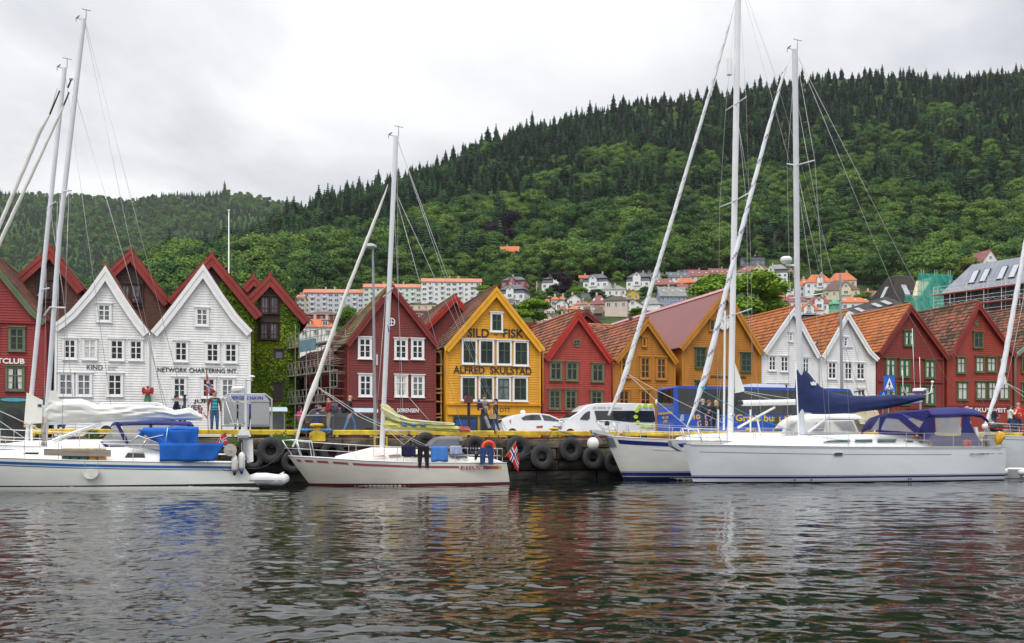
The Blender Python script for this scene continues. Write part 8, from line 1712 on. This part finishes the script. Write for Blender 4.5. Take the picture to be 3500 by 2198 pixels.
# ================= people
def person(label, x, v, H, yaw, shirt, legs, hair, pose='stand', z0=2.08, hairst='short', shoes=None, skin=None, sleeves=None):
    k = H/1.75; u0 = US(x, v); t = thing('person', label, 'person', u0, v, z0, rot=TH+R(yaw)); V = {}; E = []; Rd = {}; tagm = {}
    sit = pose == 'sit'; dz = -.42 if sit else 0
    def j(n, p, r, par=None, m=0): V[n] = Vector(p); Rd[n] = r; (E.append((par, n)) if par else None); tagm[n] = m
    j('pel', (0, 0, .95+dz), (.155, .115), None, 2); j('waist', (0, 0, 1.10+dz), (.14, .10), 'pel', 1); j('chest', (0, -.005, 1.30+dz), (.165, .115), 'waist', 1); j('neck0', (0, .01, 1.43+dz), (.10, .08), 'chest', 1); j('neck', (0, .0, 1.50+dz), (.052, .055), 'neck0', 0); j('head', (0, -.015, 1.60+dz), (.078, .092), 'neck', 0); j('top', (0, 0, 1.70+dz), (.068, .08), 'head', 0)
    st = {'walk': .26, 'walk2': -.26}.get(pose, .03)
    ARM = {'stand': (((.05, .02, -.27), (.05, -.06, -.52)), ((.05, .02, -.27), (.05, -.06, -.52))), 'walk': (((.04, .1, -.26), (.04, .02, -.5)), ((.04, -.1, -.26), (.02, -.25, -.46))), 'hips': (((.1, .06, -.26), (-.02, -.06, -.46)), ((.06, .02, -.27), (.05, -.06, -.52))),
           'hold': (((.05, -.05, -.26), (-.1, -.26, -.22)), ((.05, -.05, -.26), (-.12, -.24, -.3))), 'photo': (((.08, -.12, -.22), (-.06, -.28, -.02)), ((.08, -.12, -.22), (-.06, -.28, -.02))), 'sit': (((.05, -.02, -.27), (.0, -.2, -.4)), ((.05, -.02, -.27), (.0, -.2, -.4)))}
    ar = ARM.get(pose.rstrip('2'), ARM['stand'])
    for i, s in enumerate((-1, 1)):
        n = 'lr'[i]; sh = Vector((s*.185, .01, 1.405+dz)); e1, e2 = ar[i]; m = 3 if sleeves else 1
        j('sh'+n, sh, (.062, .062), 'neck0', 1); j('el'+n, sh+Vector((s*e1[0], e1[1], e1[2])), (.044, .044), 'sh'+n, m); wr = sh+Vector((s*e2[0], e2[1], e2[2])); j('wr'+n, wr, (.03, .034), 'el'+n, m)
        d = (wr-V['el'+n]).normalized(); pm = wr+d*.075; j('pm'+n, pm, (.016, .034), 'wr'+n, 0); sd = Vector((0, 1, 0)) if abs(d.y) < .7 else Vector((0, 0, 1))
        for q, (off, ln) in enumerate(((-.027, .07), (-.009, .085), (.009, .08), (.026, .062))):
            a = pm+sd*off+d*ln*.55; j('f%d%s' % (q, n), a, (.0095,)*2, 'pm'+n, 0); j('g%d%s' % (q, n), a+d*ln*.4+Vector((-s*.018, 0, 0)), (.0075,)*2, 'f%d%s' % (q, n), 0)
        j('th'+n, wr+d*.045-sd*.04+Vector((-s*.012, 0, 0)), (.011,)*2, 'wr'+n, 0); j('ti'+n, wr+d*.08-sd*.055+Vector((-s*.02, 0, 0)), (.009,)*2, 'th'+n, 0)
        f = st*s
        if sit: j('hp'+n, (s*.1, -.02, .50), (.095, .09), 'pel', 2); j('kn'+n, (s*.12, -.42, .5), (.065, .065), 'hp'+n, 2); j('an'+n, (s*.12, -.42, .1), (.042, .045), 'kn'+n, 2); j('to'+n, (s*.12, -.6, .04), (.04, .03), 'an'+n, 4)
        else: j('hp'+n, (s*.095, -f*.1, .86), (.095, .1), 'pel', 2); j('kn'+n, (s*.1, -f*.7-.03, .48), (.064, .066), 'hp'+n, 2); j('an'+n, (s*.105, -f+.03, .10+(.04 if f < -.1 else 0)), (.042, .046), 'kn'+n, 2); j('to'+n, (s*.12, -f-.15, .04), (.042, .03), 'an'+n, 4)
    names = list(V); idx = {n: i for i, n in enumerate(names)}; me = bpy.data.meshes.new('body'); me.from_pydata([tuple(V[n]*k) for n in names], [(idx[a], idx[b]) for a, b in E], []); ob = bpy.data.objects.new('tmp', me); C.objects.link(ob)
    md = ob.modifiers.new('skin', 'SKIN'); sv = me.skin_vertices[0].data
    for n in names: sv[idx[n]].radius = (Rd[n][0]*k, Rd[n][1]*k)
    sv[0].use_root = True; md.use_smooth_shade = True; ss = ob.modifiers.new('sub', 'SUBSURF'); ss.levels = ss.render_levels = 1
    dg = bpy.context.evaluated_depsgraph_get(); bm_ = bpy.data.meshes.new_from_object(ob.evaluated_get(dg)); bpy.data.objects.remove(ob)
    bm_.name = 'body'; bm_.materials.clear(); sk = skin or M('skin', (.52, .30, .21), .55, .06, 6); mats = [sk, shirt, legs, sleeves or shirt, shoes or M('dark_shoes', (.03, .028, .028), .6)]
    for m in mats: bm_.materials.append(m)
    seg = [(V[a]*k, V[b]*k, tagm[b]) for a, b in E]+[(V['neck']*k, V['top']*k, 0)]
    for p in bm_.polygons:
        c = p.center; best = 1e9; mi = 1
        for a, b, m in seg:
            d = b-a; tt = max(0, min(1, (c-a).dot(d)/d.length_squared)); q = (c-a-d*tt).length
            if q < best: best = q; mi = m
        if c.z > (1.475+dz)*k and abs(c.x) < .12*k and mi == 1: mi = 0
        p.material_index = mi; p.use_smooth = True
    o = bpy.data.objects.new('body', bm_); C.objects.link(o); o.parent = t
    # face and hair
    hz = (1.615+dz)*k; mb = MB(); mb.ball((0, -.10*k, hz-.012*k), .02*k, 6, sx=.7, sz=1.2)
    for s in (-1, 1): mb.ball((s*.083*k, .0, hz-.005), .022*k, 6, sx=.4, sz=1.2)
    mb.build('nose_and_ears', sk, o, smooth=True); mb = MB()
    for s in (-1, 1): mb.ball((s*.032*k, -.094*k, hz+.015*k), .011*k, 6, sy=.5)
    mb.box(-.025*k, .025*k, -.1*k, -.09*k, hz-.062*k, hz-.055*k); mb.build('eyes_and_mouth', M('dark_features', (.06, .03, .03), .5), o)
    if hair:
        mb = MB(); n = 12; rows = []
        for a in range(7):
            ph = math.pi*a/6*(.62 if hairst == 'short' else .72)
            rows.append([(.092*k*math.sin(ph)*math.cos(2*math.pi*q/n)*1.03, .018*k+.108*k*math.sin(ph)*math.sin(2*math.pi*q/n), hz+.03*k+.105*k*math.cos(ph)+(.045*k if math.sin(2*math.pi*q/n) < -.3 and a > 3 else 0)+.004*math.sin(q*2.7+a)) for q in range(n+1)])
        mb.grid(rows)
        if hairst == 'long': mb.ball((0, .055*k, hz-.06*k), .09*k, 8, sy=.6, sz=1.5)
        mb.build('hair', hair, t, smooth=True)
    return t, k, dz
def backpack(u, v, z, mat, lb, yaw, s=1, mat2=None):
    t = thing('backpack', lb, 'backpack', u, v, z, rot=TH+R(yaw)); mb = MB(); rows = []
    for f, w_, d in ((0, .12, .07), (.04, .15, .1), (.2, .16, .12), (.36, .14, .1), (.44, .1, .05)): rows.append([(s*w_*math.copysign(abs(math.cos(a))**.6, math.cos(a)), s*d*math.copysign(abs(math.sin(a))**.6, math.sin(a)), s*f) for a in [2*math.pi*i/14 for i in range(15)]])
    mb.grid(rows[::-1]); mb.add(rows[-1][:-1], [tuple(range(14))]); mb.add(rows[0][:-1], [tuple(range(14))[::-1]]); mb.build('pack', mat, t, smooth=2); mb = MB(); mb.box(-.1*s, .1*s, .11*s, .15*s, .06*s, .22*s); mb.build('pocket', mat2 or mat, t)
    return t
def build_people():
    c = lambda n, q, v=.12: M(n, q, .85, v, 5)
    navy = c('navy_cloth', (.012, .016, .045)); jeans = c('jeans_blue', (.045, .10, .22), .2); djeans = c('dark_jeans', (.02, .035, .08)); brown = M('brown_leather', (.12, .05, .035), .5, .2, 4); blk = c('black_jacket_cloth', (.012, .012, .014)); grey = c('grey_jersey', (.18, .18, .19)); beige = c('beige_trousers', (.26, .23, .18)); red = c('dark_red_jacket', (.18, .012, .02)); brd = c('bright_red_jacket', (.55, .02, .015)); wh = c('cream_jacket', (.62, .60, .52)); pink = c('pink_jacket', (.60, .03, .17)); bluec = c('royal_blue_jacket', (.01, .06, .28)); maroon = c('maroon_sleeves', (.12, .025, .035))
    hg = c('grey_hair', (.34, .31, .28)); hd = c('dark_hair', (.02, .014, .01)); hb = c('brown_hair', (.08, .045, .025)); hr = c('reddish_hair', (.20, .085, .035)); hbl = c('blond_hair', (.42, .30, .13))
    person('man in a navy hooded jacket walking right past the white houses', 604, VQ+2.2, 1.78, 85, navy, djeans, hd, 'walk')
    t, k, _ = person('grey haired man in open brown leather jacket and turquoise striped shirt', 733, VQ+.95, 1.93, 6, brown, jeans, hg, 'stand')
    mb = MB()
    for i in range(11): z = .97+.043*i; w_ = .095 if i < 8 else .07; rows = [[(w_*math.sin(a), -.128-.028*math.cos(a)-.004, q) for a in (-1.2, -.6, 0, .6, 1.2)] for q in (z, z+.043)]; mb.grid(rows, mi=1 if i % 3 == 1 else 0)
    mb.xf(Matrix.Scale(k, 4)); mb.build('striped_shirt', [c('turquoise_shirt', (.02, .38, .52)), c('navy_shirt_stripe', (.02, .05, .12))], t, thick=.01)
    person('seated person in navy and white striped top seen low behind the left mast', 213, VQ+8, 1.7, 0, M('breton_stripe_cloth', (.1, .1, .15), .9, .9, 14, stretch=(.2, .2, 3)), djeans, hb, 'sit', z0=2.1)
    person('person in a blue coat standing behind the harbour board', 856, VQ+2.6, 1.7, 160, bluec, djeans, hb); person('dark clothed person behind the gap of the harbour board', 812, VQ+2.6, 1.68, 180, blk, blk, hd)
    person('woman in bright pink jacket seated on the bench', 1026, VQ+2.2, 1.66, 120, pink, blk, hd, 'sit', z0=2.18, hairst='long'); person('child in royal blue jacket sitting on the bench with back turned', 1085, VQ+2.2, 1.5, 178, bluec, blk, hd, 'sit', z0=2.16)
    person('man in dark red jacket leaning on the bench end with a colourful backpack', 1124, VQ+1.3, 1.78, -75, red, beige, hd, 'hold'); backpack(US(1146, VQ+1.3), VQ+1.35, 2.08+1.0, M('patchwork_pack', (.10, .06, .12), .8, .9, 9), 'small multicoloured backpack worn by the man in dark red jacket', 100, 1.0, c('green_pocket', (.03, .15, .12)))
    person('bald man in black jacket and pale jeans striding right', 1196, VQ+1.1, 1.86, 92, blk, c('pale_jeans', (.10, .20, .38), .2), None, 'walk'); backpack(US(1176, VQ+1.1), VQ+1.1, 2.08+1.0, blk, 'black backpack worn by the bald striding man', -88, 1.15)
    person('smiling man in grey shirt and maroon sleeves holding a small child', 1655, VQ+1.2, 1.93, 10, grey, c('charcoal_trousers', (.05, .055, .06)), hb, 'hold', sleeves=maroon)
    t, _, _ = person('small child in blue bobble hat and navy jacket carried on the man\'s arm', 1637, VQ+.95, 1.0, 40, navy, navy, None, 'sit', z0=2.08+.93); mb = MB(); mb.ball((0, 0, .70), .075, 10, sz=1.0); mb.ball((0, 0, .785), .025, 8); mb.build('bobble_hat', c('blue_knit', (.03, .12, .42)), t, smooth=True)
    person('dark haired woman in black jacket and blue jeans facing the man with the child', 1694, VQ+1.3, 1.76, -80, blk, jeans, hd, 'walk'); t = thing('shoulder_bag', 'beige shoulder bag carried by the woman in black jacket', 'bag', US(1681, VQ+1.1), VQ+1.0, 2.08+.78); mb = MB(); mb.prism([(-.16, 0), (.16, 0), (.18, .14), (.15, .24), (-.15, .24), (-.18, .14)], -.05, .05); mb.build('bag', c('beige_bag_cloth', (.38, .28, .17)), t); mb = MB(); mb.tube([(-.14, 0, .24), (.05, .05, .62), (.14, 0, .24)], .012, 5); mb.build('strap', c('beige_bag_cloth', (.38, .28, .17)), t)
    t = thing('carry_tube', 'long pale grey carry case slung at the man\'s side', 'case', US(1664, VQ+.8), VQ+.75, 2.08+.4, rot=TH); mb = MB(); mb.tube([(-.1, 0, .5), (.12, 0, -.05)], .075, 12); mb.build('case', c('grey_case', (.30, .32, .36)), t, smooth=2)
    person('balding man in dark navy jacket in front of the blue coach', 2402, VQ+1.2, 1.88, 60, navy, djeans, hg, 'hold'); person('reddish haired man half hidden behind the balding man', 2423, VQ+1.9, 1.86, 70, navy, djeans, hr, 'stand'); person('fair haired person in long black coat with back to the water', 2447, VQ+1.1, 1.82, 165, blk, blk, hbl, 'stand', hairst='long')
    person('grey haired man in navy jacket bending behind the navy canopy', 3306, VQ+.9, 1.66, 20, navy, djeans, hg, 'hips'); person('person in pale grey hooded top sitting beside the furled jib at right', 3380, VQ+1.1, 1.62, 30, c('pale_grey_hoodie', (.36, .37, .39)), navy, hd, 'sit', z0=2.35); person('dark haired man in navy jacket looking right behind the furled jib', 3397, VQ+1.7, 1.74, 80, navy, djeans, hd, 'hold')
    person('woman in cream jacket holding a camera to her face', 3452, VQ+1.2, 1.80, 75, wh, djeans, hb, 'photo', hairst='long'); person('man in bright red jacket standing at the right end of the quay', 3480, VQ+1.5, 1.92, -20, brd, djeans, hg, 'hold'); person('person in blue jeans and dark top behind the woman in cream jacket', 3464, VQ+2.4, 1.76, 150, blk, jeans, hd, 'stand')
# ================= thin sea haze round the whole place
def build_haze():
    mb = MB(); mb.box(-4200, 4200, -900, 4300, -1.6, 760); m = bpy.data.materials.new('haze'); m.use_nodes = True; n, l = m.node_tree.nodes, m.node_tree.links; n.clear()
    o = n.new('ShaderNodeOutputMaterial'); pv = n.new('ShaderNodeVolumePrincipled'); pv.inputs['Color'].default_value = (.84, .89, .97, 1); pv.inputs['Density'].default_value = HAZE; pv.inputs['Anisotropy'].default_value = .2; l.new(pv.outputs[0], o.inputs['Volume'])
    h = mb.build('haze', m); tag(h, 'thin pale haze over the harbour and hills', 'haze', None, 'stuff')
# ================= assemble
build_water(); build_land(); build_quay()
H = build_row(); build_hotel(); build_scaffold()
HAZE = .000035
build_haze()
for fn in ('build_town', 'build_boats', 'build_vehicles', 'build_street', 'build_people'):
    if fn in globals(): globals()[fn]()
